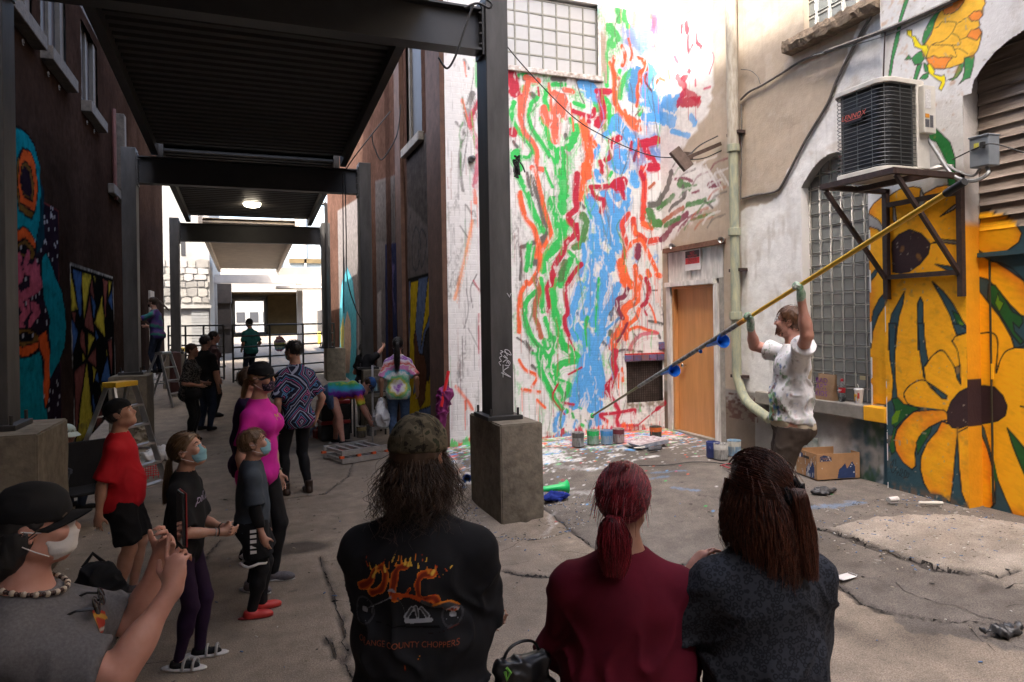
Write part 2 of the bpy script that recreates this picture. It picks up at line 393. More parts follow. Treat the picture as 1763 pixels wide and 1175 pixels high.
for pts,wd,c in(([(955,880),(945,893),(950,905),(938,920)],.05,PW),([(1060,820),(1110,822),(1150,818)],.09,PB),([(1160,838),(1200,842)],.07,PB),([(960,800),(1010,806),(1060,800)],.16,PW),([(1370,870),(1440,868),(1480,862)],.12,PB),([(1120,812),(1180,808)],.06,PB),([(960,850),(1000,845),(1040,850)],.14,PW)):
 cv.stroke(gpoly(pts),wd,c,1.3,.03,.5,.6,77)
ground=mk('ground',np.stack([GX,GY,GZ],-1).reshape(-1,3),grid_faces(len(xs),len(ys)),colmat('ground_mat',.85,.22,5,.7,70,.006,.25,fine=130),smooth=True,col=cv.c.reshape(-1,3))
for P,wd,sd in CK:ribbon(jitter(P,.02,5,sd)[:-5],wd*.30,sd)
rr=random.Random(31)
for k in range(46):
 x,y=rr.uniform(-1.8,5.8),rr.uniform(1.8,8.8);a=rr.uniform(0,6.28);P=[(x,y)]
 for q in range(rr.randrange(3,8)):a+=rr.uniform(-.7,.7);x+=.12*math.cos(a);y+=.12*math.sin(a);P.append((x,y))
 if min(p[0]for p in P)>-2.4 and max(p[0]for p in P)<5.9:ribbon(P,.0035,100+k)
for k in range(150):
 x,y=rr.uniform(-2.2,5.8),rr.uniform(1.6,10);r=rr.uniform(.006,.02);n_=7;CR_.add([(x+r*math.cos(6.283*i/n_)*rr.uniform(.7,1.2),y+r*math.sin(6.283*i/n_)*rr.uniform(.7,1.2),zat(x,y)+.0045)for i in range(n_)],[tuple(range(n_))])
ck=CR_.build('cracks',mat('crack_dark',(.022,.019,.017),.95,0,.4,30,.2,60),ground);ck['kind']='stuff'
tag(ground,'worn concrete and asphalt alley floor, cracked, spattered with paint near the wall',kind='structure')
# wall skins with openings
def skin(name,plane,pos,a0,a1,b0,b1,da,db,paint,material,parent,holes=(),flip=False,relief=.004):
 na=int(round((a1-a0)/da))+1;nb=int(round((b1-b0)/db))+1
 a=np.linspace(a0,a1,na);b=np.linspace(b0,b1,nb)
 for(h0,h1,k0,k1,*_r)in holes:
  for h in(h0,h1):
   if a0<h<a1:a[np.argmin(abs(a-h))]=h
  for k in(k0,k1):
   if b0<k<b1:b[np.argmin(abs(b-k))]=k
 A,B=np.meshgrid(a,b);cvs=Canvas(A,B,(0.5,.5,.5));paint(cvs)
 rel=relief*(fbm(A*5,B*5,0,4,17)-.5)*2
 if plane=='X':V=np.stack([np.full(A.shape,pos)+rel,A,B],-1)
 else:V=np.stack([A,np.full(A.shape,pos)+rel,B],-1)
 F=grid_faces(na,nb);ca=(A[:-1,:-1]+A[1:,1:]).ravel()/2;cb=(B[:-1,:-1]+B[1:,1:]).ravel()/2
 keep=np.ones(len(F),bool)
 for h in holes:
  m=(ca>h[0])&(ca<h[1])&(cb>h[2])&(cb<h[3])
  if len(h)>4:m&=h[4](ca,cb)
  keep&=~m
 F=F[keep]
 if flip:F=F[:,::-1]
 us=np.unique(F);re=np.zeros(len(V.reshape(-1,3)),int);re[us]=np.arange(len(us))
 return mk(name,V.reshape(-1,3)[us],re[F],material,parent,True,True,cvs.c.reshape(-1,3)[us])
stucco=colmat('painted_stucco',.72,.08,10,.5,45,.006,.3)
brickp=colmat('painted_brick',.66,.06,14,.35,70,.004,.35,brick=True)
dullw=colmat('old_render',.95,.25,7,.5,50,.006,.0)
concm=mat('cast_concrete',(.27,.25,.22),.9,0,.3,5,.5,30,bdist=.006)
steel_col=mat('charcoal_column',(.052,.049,.046),.6,0,.5,2.2,.15,30,stretch=(3,3,.7));steel_dk=mat('dark_painted_steel',(.024,.023,.023),.5,0,.25,5,.08,30)
steel_rust=mat('rusty_brown_steel',(.045,.026,.022),.6,0,.4,25,.2,60)
dark_void=mat('dark_interior',(.012,.012,.013),.6,0,.2,3,0)
# building with the action painting (its alley side too)
bp_=thing('painted_building','tall corner building with a white wall covered in wild paint strokes','building',(XA,YP,0))
dk=mat('dark_render',(.07,.065,.06),.9,0,.2,4,.2,30)
MB().box((XA+.14,YP+.14,-.3),(16,24,12)).build('core',dk,bp_,True)
ptw=[onY(u,v,YP)for u,v in((872,118),(1030,130),(1030,-80))]
wx0,wx1,wz0=onY(865,118,YP).x,onY(1030,118,YP).x,onY(1030,133,YP).z;wz1=6.75
vx0,vx1,vz0,vz1=onY(1079,650,YP).x,onY(1141,650,YP).x,onY(1110,692,YP).z,onY(1110,622,YP).z
COLS=dict(g=alb(52,200,92),lg=alb(96,222,120),b=alb(92,172,238),o=alb(250,108,58),co=alb(242,110,84),lo=alb(252,170,120),r=alb(196,32,62),pr=alb(214,96,120),m=alb(134,46,74),k=alb(108,104,100),br=alb(188,104,72),w=alb(238,236,234),dg=alb(84,140,76),tn=alb(160,142,122))
ST=[]
def S(reg,c,*strokes):
 for wd,pts in strokes:ST.append((reg,c,wd,pts))
S('A','k',(50,[(480,210),(600,215)]),(40,[(130,190),(190,210)]),(50,[(270,370),(300,400)]),(40,[(610,780),(630,860)]),(40,[(430,940),(440,1000)]),(30,[(80,850),(120,900)]),(34,[(730,220),(850,235),(960,235)]),(14,[(720,240),(760,380),(800,460)]))
S('C','k',(30,[(220,50),(240,150),(270,270)]),(40,[(160,800),(270,760),(400,690)]),(25,[(150,830),(160,960),(150,1130)]),(30,[(470,300),(540,290)]),(26,[(760,350),(800,400)]))
S('E','k',(35,[(200,640),(240,700),(270,740)]),(30,[(270,880),(320,930),(370,1010)]),(20,[(120,600),(180,640)]),(26,[(730,350),(760,380)]),(20,[(1050,340),(1070,420)]))
S('F','k',(35,[(320,300),(300,400)]),(50,[(300,540),(310,570)]),(30,[(220,640),(250,670)]),(22,[(360,740),(450,720),(620,740)]),(25,[(690,430),(760,440),(830,460)]),(25,[(790,560),(800,600)]),(15,[(720,120),(770,120)]),(12,[(540,560),(570,600)]),(8,[(820,280),(835,380),(840,450)]))
S('L','k',(25,[(150,450),(130,520),(125,600)]),(12,[(110,640),(90,740),(95,860),(105,920)]),(12,[(70,590),(90,610)]),(14,[(110,290),(130,330)]),(9,[(120,990),(145,1030)]),(6,[(90,1090),(130,1150)]))
S('M','k',(5,[(120,330),(130,430),(110,520)]),(5,[(150,300),(200,350)]),(5,[(130,520),(180,620)]),(4,[(100,560),(105,760)]),(6,[(170,260),(140,330),(150,420)]))
S('A','g',(50,[(90,450),(60,560),(110,700),(200,820),(260,900),(330,1000)]),(45,[(330,400),(260,480),(240,600),(270,720),(350,830),(430,960),(520,1080)]),(50,[(420,330),(400,420),(440,520)]),(50,[(480,270),(600,270)]),(110,[(560,940),(560,1175)]),(50,[(700,460),(790,490)]),(90,[(720,700),(700,800),(640,900)]),(40,[(660,620),(690,700)]),(60,[(370,620),(420,720),(460,880),(560,980)]),(50,[(170,330),(180,300)]),(45,[(1010,0),(1020,150),(1025,280)]),(60,[(1000,400),(1050,480),(1040,600),(1020,700)]),(40,[(160,1000),(240,1000),(300,900)]),(90,[(110,960),(90,1000),(140,1100)]),(60,[(900,450),(930,520)]),(40,[(140,180),(210,160)]))
S('C','g',(60,[(120,40),(170,150),(240,310),(300,470),(390,640)]),(100,[(560,0),(590,150),(590,280),(570,420)]),(95,[(480,330),(520,470),(560,640),(580,720),(480,830),(390,920),(380,1020)]),(30,[(400,0),(450,130),(480,190)]),(70,[(620,540),(590,640),(560,720)]),(50,[(250,750),(230,880),(215,1030)]),(40,[(640,840),(700,900),(740,960)]),(80,[(560,1175),(600,1050),(660,930)]),(35,[(1080,40),(1040,110)]),(35,[(790,240),(820,350),(870,500)]),(24,[(300,790),(260,1000)]))
S('C','dg',(70,[(780,470),(820,540),(800,640),(770,760),(700,800)]),(70,[(600,950),(560,1120)]))
S('E','g',(75,[(490,0),(480,150),(500,330),(540,480),(560,620),(600,690)]),(55,[(300,140),(220,220),(195,340),(215,470),(280,610),(370,720),(440,830),(500,920)]),(50,[(360,0),(380,140),(370,260),(380,330)]),(50,[(340,720),(350,880),(400,1010),(450,1110),(490,1175)]),(50,[(430,900),(480,1000),(540,1120)]),(90,[(600,690),(680,750),(740,820)]),(75,[(740,830),(600,850),(530,900),(520,960)]),(50,[(470,880),(450,800),(500,690),(490,600)]),(45,[(400,400),(440,520),(450,620)]),(30,[(260,750),(330,770)]),(60,[(650,1080),(640,1175)]),(70,[(400,640),(430,690)]))
S('G','g',(55,[(340,50),(350,200),(420,350),(480,480),(560,600),(620,640)]),(40,[(450,170),(500,300),(560,420),(600,500)]),(50,[(660,380),(620,470),(580,520)]),(25,[(500,300),(640,350)]),(20,[(640,560),(770,610)]),(30,[(770,770),(800,790)]),(30,[(680,660),(690,700)]))
S('L','g',(25,[(175,290),(180,420)]));S('B','g',(40,[(100,130),(90,180)]),(50,[(210,130),(140,240),(100,400)]),(30,[(140,200),(190,330)]),(50,[(340,430),(300,570)]),(60,[(20,600),(40,720)]))
S('H','lg',(120,[(130,320),(200,420),(150,480)]),(60,[(110,480),(90,650),(85,900)]),(70,[(280,0),(290,200),(330,300)]),(60,[(220,60),(230,250)]),(45,[(360,800),(280,900),(240,1080)]),(35,[(290,880),(340,1010)]))
S('A','b',(110,[(780,270),(860,300),(900,350)]),(70,[(830,380),(930,420)]),(90,[(1090,700),(1120,620),(1140,600)]),(50,[(900,1000),(940,900)]),(130,[(1080,1000),(1120,1050)]),(60,[(1000,780),(1060,740)]))
S('B','b',(120,[(60,640),(150,760),(230,860)]),(130,[(280,140),(250,250),(240,400)]),(150,[(400,130),(400,300),(440,450),(480,560)]),(110,[(560,440),(640,480),(700,420)]),(90,[(350,600),(500,610),(640,640)]),(60,[(820,600),(860,660)]),(40,[(620,740),(800,790)]),(150,[(60,950),(100,1100)]),(90,[(330,300),(330,450)]),(80,[(150,960),(130,1060)]))
S('C','b',(90,[(1000,260),(1050,350),(1120,450)]),(90,[(860,300),(900,400),(950,560),(960,700)]),(50,[(820,110),(850,60)]),(110,[(1000,480),(1040,620),(1100,760),(1150,820)]),(50,[(790,780),(800,900),(760,1080)]),(120,[(900,720),(920,850),(990,900),(1050,1000)]),(60,[(1090,600),(1130,700)]),(80,[(1150,500),(1170,600)]),(60,[(880,900),(860,1050),(830,1175)]),(110,[(1000,1050),(1010,1175)]),(70,[(920,40),(960,120)]))
S('D','b',(80,[(40,200),(70,300)]),(90,[(230,60),(260,160)]),(80,[(180,230),(160,380),(100,460)]),(90,[(40,420),(30,600),(40,760)]),(60,[(20,850),(40,960)]))
S('E','b',(80,[(760,60),(720,200),(680,340),(660,440),(690,540),(740,620)]),(110,[(900,40),(880,150),(850,260),(790,380)]),(100,[(1010,60),(960,170),(930,330),(890,450)]),(75,[(1140,60),(1080,230),(1020,340),(980,470),(930,540)]),(150,[(760,520),(830,640),(860,780),(860,900)]),(110,[(980,540),(920,660),(900,780)]),(100,[(790,830),(760,960),(730,1100),(720,1175)]),(150,[(880,850),(870,1000),(880,1175)]),(60,[(950,850),(980,1000),(990,1100)]),(35,[(1040,600),(1060,680)]),(30,[(980,540),(1060,480),(1150,400)]))
S('G','b',(120,[(860,100),(850,250),(800,350),(740,450),(690,560)]),(110,[(900,150),(910,300),(890,450),(880,600)]),(60,[(960,200),(970,350),(980,480)]),(70,[(760,430),(700,540)]),(45,[(540,650),(510,740),(500,830)]),(35,[(600,640),(590,720),(560,800)]),(70,[(960,560),(930,700),(940,760)]),(50,[(860,740),(840,800)]),(40,[(720,740),(700,800)]))
S('E','g2',(30,[(945,0),(925,260),(915,420),(915,540)]),(45,[(830,400),(810,520),(825,690)]))
S('C','k',(50,[(270,90),(320,250),(370,420),(410,560),(440,620),(390,730),(340,830),(300,970)]))
S('A','co',(60,[(210,200),(330,230)]),(45,[(150,390),(150,560),(190,740),(280,850),(320,950),(310,1100)]),(60,[(230,250),(190,420),(160,600)]),(50,[(600,320),(680,340)]),(70,[(500,360),(580,420),(520,520),(510,640),(500,840)]),(110,[(580,420),(540,560)]),(70,[(390,510),(410,620),(480,680)]),(25,[(440,260),(460,420),(470,560)]),(18,[(660,460),(680,620),(690,740)]),(50,[(270,1110),(370,1130)]))
S('A','o',(80,[(780,620),(810,760),(830,880),(850,980),(840,1060)]),(60,[(860,800),(900,880)]),(110,[(820,1110),(820,1175)]),(35,[(1060,50),(1100,150),(1110,300),(1110,420),(1150,520)]))
S('B','o',(50,[(40,100),(50,250),(50,400),(90,520),(160,610),(230,690),(300,720)]),(80,[(200,620),(240,640)]),(40,[(300,640),(290,730)]),(40,[(370,110),(310,160),(310,250)]),(30,[(280,290),(290,380),(270,490)]),(35,[(330,20),(370,110)]),(30,[(150,530),(170,590)]),(30,[(100,200),(60,240)]),(25,[(460,270),(500,210),(550,230)]),(20,[(290,820),(290,1000)]))
S('H','o',(40,[(270,520),(300,600),(290,700),(270,740)]),(25,[(340,440),(380,600),(360,680)]),(40,[(180,640),(170,800),(200,900),(190,1050),(190,1175)]),(35,[(440,650),(520,680),(540,780),(470,810),(470,900),(440,1000),(440,1100)]))
S('H','lo',(50,[(330,0),(400,150),(400,300)]),(40,[(560,0),(590,200)]),(25,[(640,450),(640,600)]),(40,[(1090,10),(1200,20)]),(40,[(740,230),(800,230)]),(30,[(790,800),(800,880)]))
S('C','o',(48,[(150,250),(165,370),(210,500),(280,590),(320,700),(340,780),(320,900)]),(38,[(310,30),(350,200),(400,420),(450,580),(460,660),(400,780),(360,860),(340,1000),(280,1120),(240,1175)]),(50,[(800,60),(780,180),(760,310)]))
S('E','o',(40,[(220,30),(160,150),(140,280),(140,420),(140,540)]),(22,[(140,820),(200,920),(320,980),(270,1100)]),(22,[(170,1120),(300,1140)]));S('E','br',(50,[(300,0),(340,120),(310,240),(300,340),(330,460),(360,590)]))
S('D','ro',(55,[(330,0),(350,150),(345,300),(340,450),(330,520)]),(50,[(190,460),(130,560),(140,650),(160,760),(140,900)]),(55,[(240,520),(250,640),(320,690),(380,740),(480,720)]))
S('D','o',(40,[(160,830),(230,750),(310,720)]),(40,[(330,740),(400,880),(470,1030)]),(90,[(110,960),(150,1100),(190,1175)]),(50,[(480,1080),(510,1090)]),(60,[(260,1000),(290,1175)]),(60,[(340,560),(420,600)]),(50,[(380,1040),(400,1080)]),(40,[(240,590),(270,660)]))
S('D','br',(40,[(520,560),(600,490),(740,400)]),(30,[(400,200),(450,150)]));S('D','m',(60,[(290,790),(280,900)]))
S('F','o',(90,[(440,20),(500,60)]),(75,[(590,0),(570,120),(560,220),(460,290),(430,360),(450,420),(400,510),(350,600),(320,700)]),(40,[(590,310),(560,400),(480,470),(440,560)]),(28,[(480,520),(570,490),(680,520),(780,550)]),(60,[(450,470),(450,600)]),(20,[(690,250),(730,330),(760,440)]))
S('G','o',(24,[(140,120),(200,210),(320,280),(270,390)]),(24,[(170,410),(280,430),(350,440)]),(25,[(320,520),(400,600)]),(25,[(1180,200),(1190,330)]),(16,[(1150,250),(1145,400)]))
S('L','o',(12,[(100,480),(120,560),(140,620)]),(14,[(160,920),(165,980)]),(8,[(110,300),(120,370)]));S('M','lo',(14,[(150,0),(120,150),(90,280),(65,380)]));S('M','o',(14,[(70,800),(120,860),(150,910)]),(10,[(115,870),(118,910)]))
S('A','r',(110,[(60,160),(80,260),(90,340)]),(90,[(70,750),(75,755)]),(60,[(930,340),(1050,340)]),(65,[(950,370),(985,480),(985,620),(930,650)]),(90,[(980,620),(940,670)]),(45,[(690,540),(800,580),(880,590),(900,520)]),(50,[(1160,810),(1090,850)]),(45,[(1070,880),(1060,1000),(1010,1030)]),(45,[(960,1050),(990,1130)]),(40,[(840,640),(850,645)]),(20,[(330,300),(340,380)]))
S('B','r',(60,[(100,810),(10,850)]),(60,[(680,200),(760,290)]),(50,[(740,200),(770,200)]),(60,[(730,370),(780,350),(890,420)]),(75,[(700,450),(890,450)]),(80,[(330,870),(480,830)]),(60,[(360,900),(390,1000)]),(70,[(380,1100),(480,1100)]),(50,[(430,1010),(470,1080)]),(40,[(800,130),(805,135)]),(30,[(220,850),(210,930)]))
S('B','m',(20,[(370,160),(360,240),(420,330)]),(10,[(330,500),(260,580)]),(30,[(240,1040),(270,940)]));S('H','pr',(50,[(620,70),(630,250),(610,400),(610,520)]),(30,[(860,640),(890,700)]),(16,[(1190,600),(1240,545),(1300,650),(1250,830)]),(14,[(880,460),(920,470)]),(20,[(1260,980),(1190,1000)]),(24,[(1090,900),(1095,970)]))
S('H','r',(50,[(990,260),(1000,360)]),(30,[(940,280),(935,370)]),(40,[(1010,410),(1010,560)]),(35,[(1100,390),(1110,480),(1160,530)]),(30,[(1060,510),(1020,590)]))
S('C','r',(58,[(725,60),(720,180),(710,300),(720,400),(650,470),(650,520),(700,580),(710,660),(610,760),(580,860),(520,950),(490,1040),(460,1175)]),(30,[(730,560),(740,720)]),(45,[(770,970),(700,1050),(650,1130)]),(45,[(980,0),(980,40)]),(45,[(860,190),(1000,185),(1175,150)]),(110,[(1120,170),(1175,170)]),(48,[(870,230),(930,300),(1000,330),(970,440)]))
S('D','r',(90,[(60,160),(140,130)]),(40,[(110,200),(150,300)]),(50,[(310,40),(340,100)]),(50,[(400,10),(480,0)]));S('D','m',(25,[(660,110),(760,105),(830,130)]),(50,[(1000,170),(1100,150)]),(55,[(780,470),(700,530),(620,600),(580,670),(520,720)]),(20,[(830,250),(900,230)]))
S('E','r',(38,[(470,0),(420,90),(430,180),(440,250),(430,330)]),(42,[(660,0),(610,100),(620,250),(630,350),(600,400),(610,500),(640,570)]),(18,[(640,590),(700,720)]),(20,[(770,900),(640,970)]),(14,[(530,1060),(480,1160)]))
S('F','m',(45,[(470,110),(440,180),(370,220),(380,320),(420,400)]),(25,[(470,450),(430,540),(370,640)]));S('F','r',(45,[(660,0),(690,90),(670,220),(620,280)]),(20,[(620,290),(670,370)]),(60,[(350,740),(330,860),(360,920)]),(45,[(350,930),(330,1000),(290,1060),(270,1150)]),(25,[(250,1080),(290,1170)]));S('F','pr',(38,[(770,550),(640,560),(560,610),(510,680),(500,720)]))
S('G','r',(50,[(1100,30),(1090,150),(1110,230),(1090,320),(1060,400),(1050,470)]),(20,[(1030,350),(1010,450)]),(38,[(1060,470),(1110,560),(1150,640),(1130,720),(1140,780)]),(30,[(960,670),(1100,655),(1200,640),(1310,620),(1300,670)]),(30,[(960,680),(1030,740)]),(35,[(1620,550),(1530,620)]),(14,[(1530,620),(1350,770)]),(25,[(1140,780),(1330,780)]),(14,[(530,370),(480,470),(500,540),(600,670)]),(24,[(580,550),(690,570)]))
S('L','pr',(22,[(180,490),(150,550),(140,600),(170,680),(175,780),(160,900)]));S('L','r',(14,[(180,490),(150,560),(150,610)]));S('M','r',(8,[(155,290),(200,370)]),(6,[(180,450),(180,640)]))
S('D','dg',(90,[(400,440),(440,540),(500,560)]),(50,[(480,400),(600,320),(640,280)]),(60,[(700,150),(800,190)]),(40,[(780,370),(880,350),(960,320)]),(40,[(560,580),(700,500)]),(26,[(900,490),(1050,460)]))
S('D','k',(55,[(620,50),(590,180),(530,280),(480,360),(400,370)]),(30,[(600,430),(640,380),(750,300),(770,230)]),(40,[(740,190),(750,290)]),(20,[(960,330),(1040,400)]))
COLS['g2']=COLS['g'];COLS['ro']=alb(226,72,52)
def mural_strokes(cvs,conv,scale_at):
 for i,(reg,c,wd,pts)in enumerate(ST):
  P=conv(reg,pts);s=region(reg)[2]
  wm=wd/s/scale_at(px(reg,[pts[len(pts)//2]])[0])
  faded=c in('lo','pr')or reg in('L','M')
  hot=c in('r','o','co','ro','m','br','k');mid=px(reg,[pts[len(pts)//2]])[0];deep=.66 if(mid[0]>1085 and mid[1]<175)or reg=='H' else 1.  # strokes in the sunlit upper right get darker colour against the sun's washout
  Pa=np.array(P)
  if len(Pa)>1 and wm>.03:
   nn_=np.gradient(Pa,axis=0);nn_=np.stack([-nn_[:,1],nn_[:,0]],1);nn_/=np.linalg.norm(nn_,axis=1)[:,None]+1e-9
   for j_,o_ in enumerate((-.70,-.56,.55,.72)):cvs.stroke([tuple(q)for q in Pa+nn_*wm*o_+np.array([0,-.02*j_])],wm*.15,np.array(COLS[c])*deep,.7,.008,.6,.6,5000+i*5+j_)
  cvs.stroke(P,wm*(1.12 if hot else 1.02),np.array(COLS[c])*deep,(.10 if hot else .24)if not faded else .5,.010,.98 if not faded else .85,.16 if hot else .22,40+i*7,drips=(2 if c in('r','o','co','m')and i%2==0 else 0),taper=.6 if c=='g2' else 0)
def paint_Y(cvs):
 A,B=cvs.A,cvs.B
 sc=fbm(A*3,B*5,0,4,5);cvs.c[:]=WHITE*(.97+.06*sc[...,None])
 m=np.clip((fbm(A*8,B*3.2,0,4,31)-.60)*7,0,1)*np.clip(fbm(A*50,B*30,0,2,33)*2.4-.7,0,1);cvs.mix(m*.6,COLS['k'])
 m=np.clip((fbm(A*42,B*1.6,0,2,35)-.70)*9,0,1);cvs.mix(m*.4,np.array(COLS['k'])*.7)
 lm=sstep(onY(870,300,YP).x,onY(895,300,YP).x,A)
 for j,(c,th,sx,sy)in enumerate((('g',.62,7,3.0),('lg',.62,8,3),('b',.64,5,2.4))):
  m=np.clip((fbm(A*sx,B*sy,0,4,50+j)-th)*12,0,1)*np.clip(fbm(A*60,B*36,0,2,60+j)*2.6-.75,0,1)
  if c=='b':m=m*sstep(onY(1000,300,YP).x,onY(1060,300,YP).x,A)*sstep(2.1,2.6,B)
  else:m=m*lm*(1-sstep(onY(1050,300,YP).x,onY(1100,300,YP).x,A))*(1-.6*sstep(1.1,.7,B))
  cvs.mix(m*.7,COLS[c])
 m=np.clip((fbm(A*4,B*3,0,4,71)-.36)*5,0,1)*sstep(onY(1055,100,YP).x,onY(1085,100,YP).x,A)*sstep(4.0,4.6,B);cvs.mix(m*.8,alb(96,142,226,.7))
 mural_strokes(cvs,lambda r,p:wallY(r,p,YP),lambda q:FPX/(YP/ray(*q).y))
 rr=random.Random(77)
 for k in range(260):
  reg,c,wd,pts=ST[rr.randrange(len(ST))];u,v=px(reg,[pts[rr.randrange(len(pts))]])[0]
  if u>1150:continue
  q=onY(u+rr.uniform(-14,14),v+rr.uniform(-14,14),YP);x,z=q.x,q.z;kind=k%3;cc=COLS[c if c in COLS else 'g']
  if kind==0:L=rr.uniform(.12,.6);cvs.stroke([(x,z),(x+rr.uniform(-.006,.006),z-L)],rr.uniform(.007,.014),cc,0,.008,.7,.3,900+k,taper=.6)
  elif kind==1:cvs.stroke([(x,z),(x+rr.uniform(-.06,.06),z-rr.uniform(.1,.2)),(x+rr.uniform(-.10,.10),z-rr.uniform(.3,.5)),(x+rr.uniform(-.10,.10),z-rr.uniform(.6,1.0))],rr.uniform(.012,.026),np.array(COLS[rr.choice(('k','g','k','dg',c))])*rr.uniform(.8,1.2),.55,.008,.75,.5,1300+k)
  else:cvs.stroke([(x,z),(x+rr.uniform(-.05,.05),z-rr.uniform(.08,.2)),(x+rr.uniform(-.07,.07),z-rr.uniform(.2,.4))],rr.uniform(.010,.026),WHITE,.5,.008,.8,.5,1700+k)
 for k in range(170):x=rr.uniform(XA,XR);z=rr.uniform(.7,4.6);cvs.stroke([(x,z),(x+rr.uniform(-.012,.012),z-rr.uniform(.15,.7))],rr.uniform(.010,.014),np.array(COLS[rr.choice(('k','k','m','g','r','br'))])*.6,0,.010,.42,.5,2600+k)
 m=np.clip((fbm(A*20,B*8,0,3,91)-.70)*12,0,1);cvs.mix(m*.7,WHITE)
 z0=.25;hgt=B-z0
 for j,(c,h,xc,xw)in enumerate((('o',.30,4.2,3),('r',.26,4.6,2),('g',.30,3.3,.6),('b',.2,4.4,.9),('o',.22,3.2,1.),('pr',.2,5.2,.8),('lg',.2,2.8,.3))):
  n=fbm(A*26,B*6,0,3,120+j);f=np.clip(1-hgt/h,0,1)*np.exp(-((A-xc)/xw)**2)
  cvs.mix(np.clip((n-(1-.62*f))*16,0,1)*.9,COLS[c])
 fr=(np.abs(A-(wx1+.10))<.055)&(B>wz0-.08)&(B<8);cvs.mix(fr*np.clip(fbm(A*20,B*5,0,3,140)*3-.9,0,1),alb(176,158,140))
 cvs.mix(((B<.33)*np.clip(fbm(A*9,B*20,0,3,150)*2.4-1,0,1))*.55,alb(120,110,100))
 vb=np.clip(1-np.maximum(np.abs(A-(vx0+vx1)/2)-(vx1-vx0)/2,np.abs(B-(vz0-.02))-.05)/.03,0,1)*np.clip(fbm(A*25,B*25,0,2,151)*3-1,0,1);cvs.mix(vb,alb(150,138,122))
skin('painted_wall','Y',YP,XA,XR,-.05,6.75,.0125,.0125,paint_Y,brickp,bp_,holes=[(wx0,wx1,wz0,wz1),(vx0,vx1,vz0,vz1)],relief=.006)
MB().box((XA,YP,6.75),(XR,YP+.14,12)).build('upper_wall',mat('white_wall',tuple(WHITE),.7,0,.06,5,.3,40),bp_,True)
wn=lambda pts:wallX('W',pts,XA)
wp=lambda pts:wallX('P',pts,XA)
RED=alb(98,74,64,.7);GREYW=alb(118,112,110,.9)
def paint_A(cvs):
 A,B=cvs.A,cvs.B;n=fbm(A*2,B*2,0,4,9);cvs.c[:]=np.array(RED)*(.7+.6*n[...,None])
 g=np.array(GREYW)
 cvs.poly(wn([(528,190),(710,0),(715,770),(535,830)]),g*.75,.03)
 cvs.poly(wn([(530,200),(710,10),(712,480),(640,560),(600,520),(560,470),(533,440)]),g*.5,.06)
 cvs.poly(wn([(370,330),(470,300),(475,1175),(380,1175)]),g*.85,.03);cvs.poly(wn([(180,480),(310,400),(320,1175),(190,1175)]),g*1.1,.03)
 cvs.poly(wn([(370,340),(470,310),(470,640),(375,640)]),g*.6,.08)
 cvs.poly(wn([(420,650),(478,640),(482,1500),(425,1500)]),alb(52,56,84),.02);
 for p in([(445,700),(460,800),(455,900)],[(465,760),(450,860),(470,980)]):cvs.stroke(wn(p),.12,alb(110,100,140),.6,.05,.6,.5,3)
 cvs.poly(wn([(478,590),(500,590),(510,1500),(485,1500)]),(.012,.012,.012),.01)
 for p in([(555,660),(575,560),(600,640),(585,770),(560,760)],[(590,640),(605,570),(630,640),(610,760),(590,720)],[(660,620),(690,700),(715,710)],[(535,600),(548,500),(545,440)]):cvs.stroke(wn(p+p[:1]if len(p)>4 else p),.035,alb(70,70,78),.2,.01,.8,.2,5)
 Yl=alb(186,160,40);Bl=alb(92,108,140)
 cvs.poly(wp([(704,484),(765,461),(765,770),(704,770)]),Bl,.02);cvs.poly(wn([(535,825),(718,765),(718,790),(537,840)]),(.02,.02,.02),.01)
 for p in([(548,840),(588,828),(575,1040),(570,1175),(560,1600),(540,1600)],[(638,815),(718,790),(660,960),(620,1080),(600,1175)],):cvs.poly(wn(p),Yl,.01,(.03,.03,.02),.03)
 cvs.poly(wp([(735,655),(763,585),(764,625),(740,700),(706,712),(706,705)]),Yl,.01,(.03,.03,.02),.02);cvs.poly(wp([(704,690),(720,670),(722,740),(704,745)]),Yl,.01)
 BK=(.03,.025,.02)
 cvs.poly(wp([(728,600),(733,572),(741,560),(748,566),(750,585),(753,620),(749,640),(746,600),(743,590),(742,640),(738,660),(730,640)]),alb(60,56,56),.01,BK,.02)
 cvs.poly(wp([(712,585),(715,566),(718,585),(722,610),(731,612),(735,640),(731,690),(724,705),(716,680),(714,640)]),alb(96,66,50),.01,BK,.02)
 cvs.poly(wn([(190,1000),(200,850),(228,765),(255,830),(275,1000),(275,1400),(192,1400)]),alb(96,176,190),.02,alb(70,110,130),.05)
 cvs.poly(wn([(215,1060),(228,985),(245,1040),(248,1140),(240,1300),(212,1300)]),alb(206,176,150),.02);cvs.poly(wn([(195,1080),(208,1010),(214,1080),(205,1300),(195,1300)]),alb(206,196,110),.02)
 cvs.poly(wn([(282,930),(300,900),(318,980),(318,1300),(280,1300)]),g*1.9,.05);cvs.poly(wn([(380,900),(400,880),(405,1300),(382,1300)]),g*1.9,.05)
 for b in((9.2,9.68),(onX(697,500,XA).y,onX(689,500,XA).y),(onX(672,300,XA).y,onX(664,300,XA).y)):cvs.mix(((A>b[0])&(A<b[1]))*.92,np.array(RED)*.6)
win_a=(onX(726,200,XA).y,onX(700,200,XA).y)
skin('alley_wall','X',XA,YP,24,-.05,7.5,.055,.028,paint_A,dullw,bp_,holes=[(win_a[0],win_a[1],onX(712,245,XA).z,7.2)],flip=True,relief=.008)
MB().box((XA,YP+.02,7.5),(XA+.14,24,12)).build('upper_side_wall',mat('red_render',RED,.9,0,.3,4,.3,30),bp_,True)
MB().box((XA,24,-.3),(12,24.14,12)).build('end_wall',MATS['red_render'],bp_,True)
wz=onX(712,245,XA).z
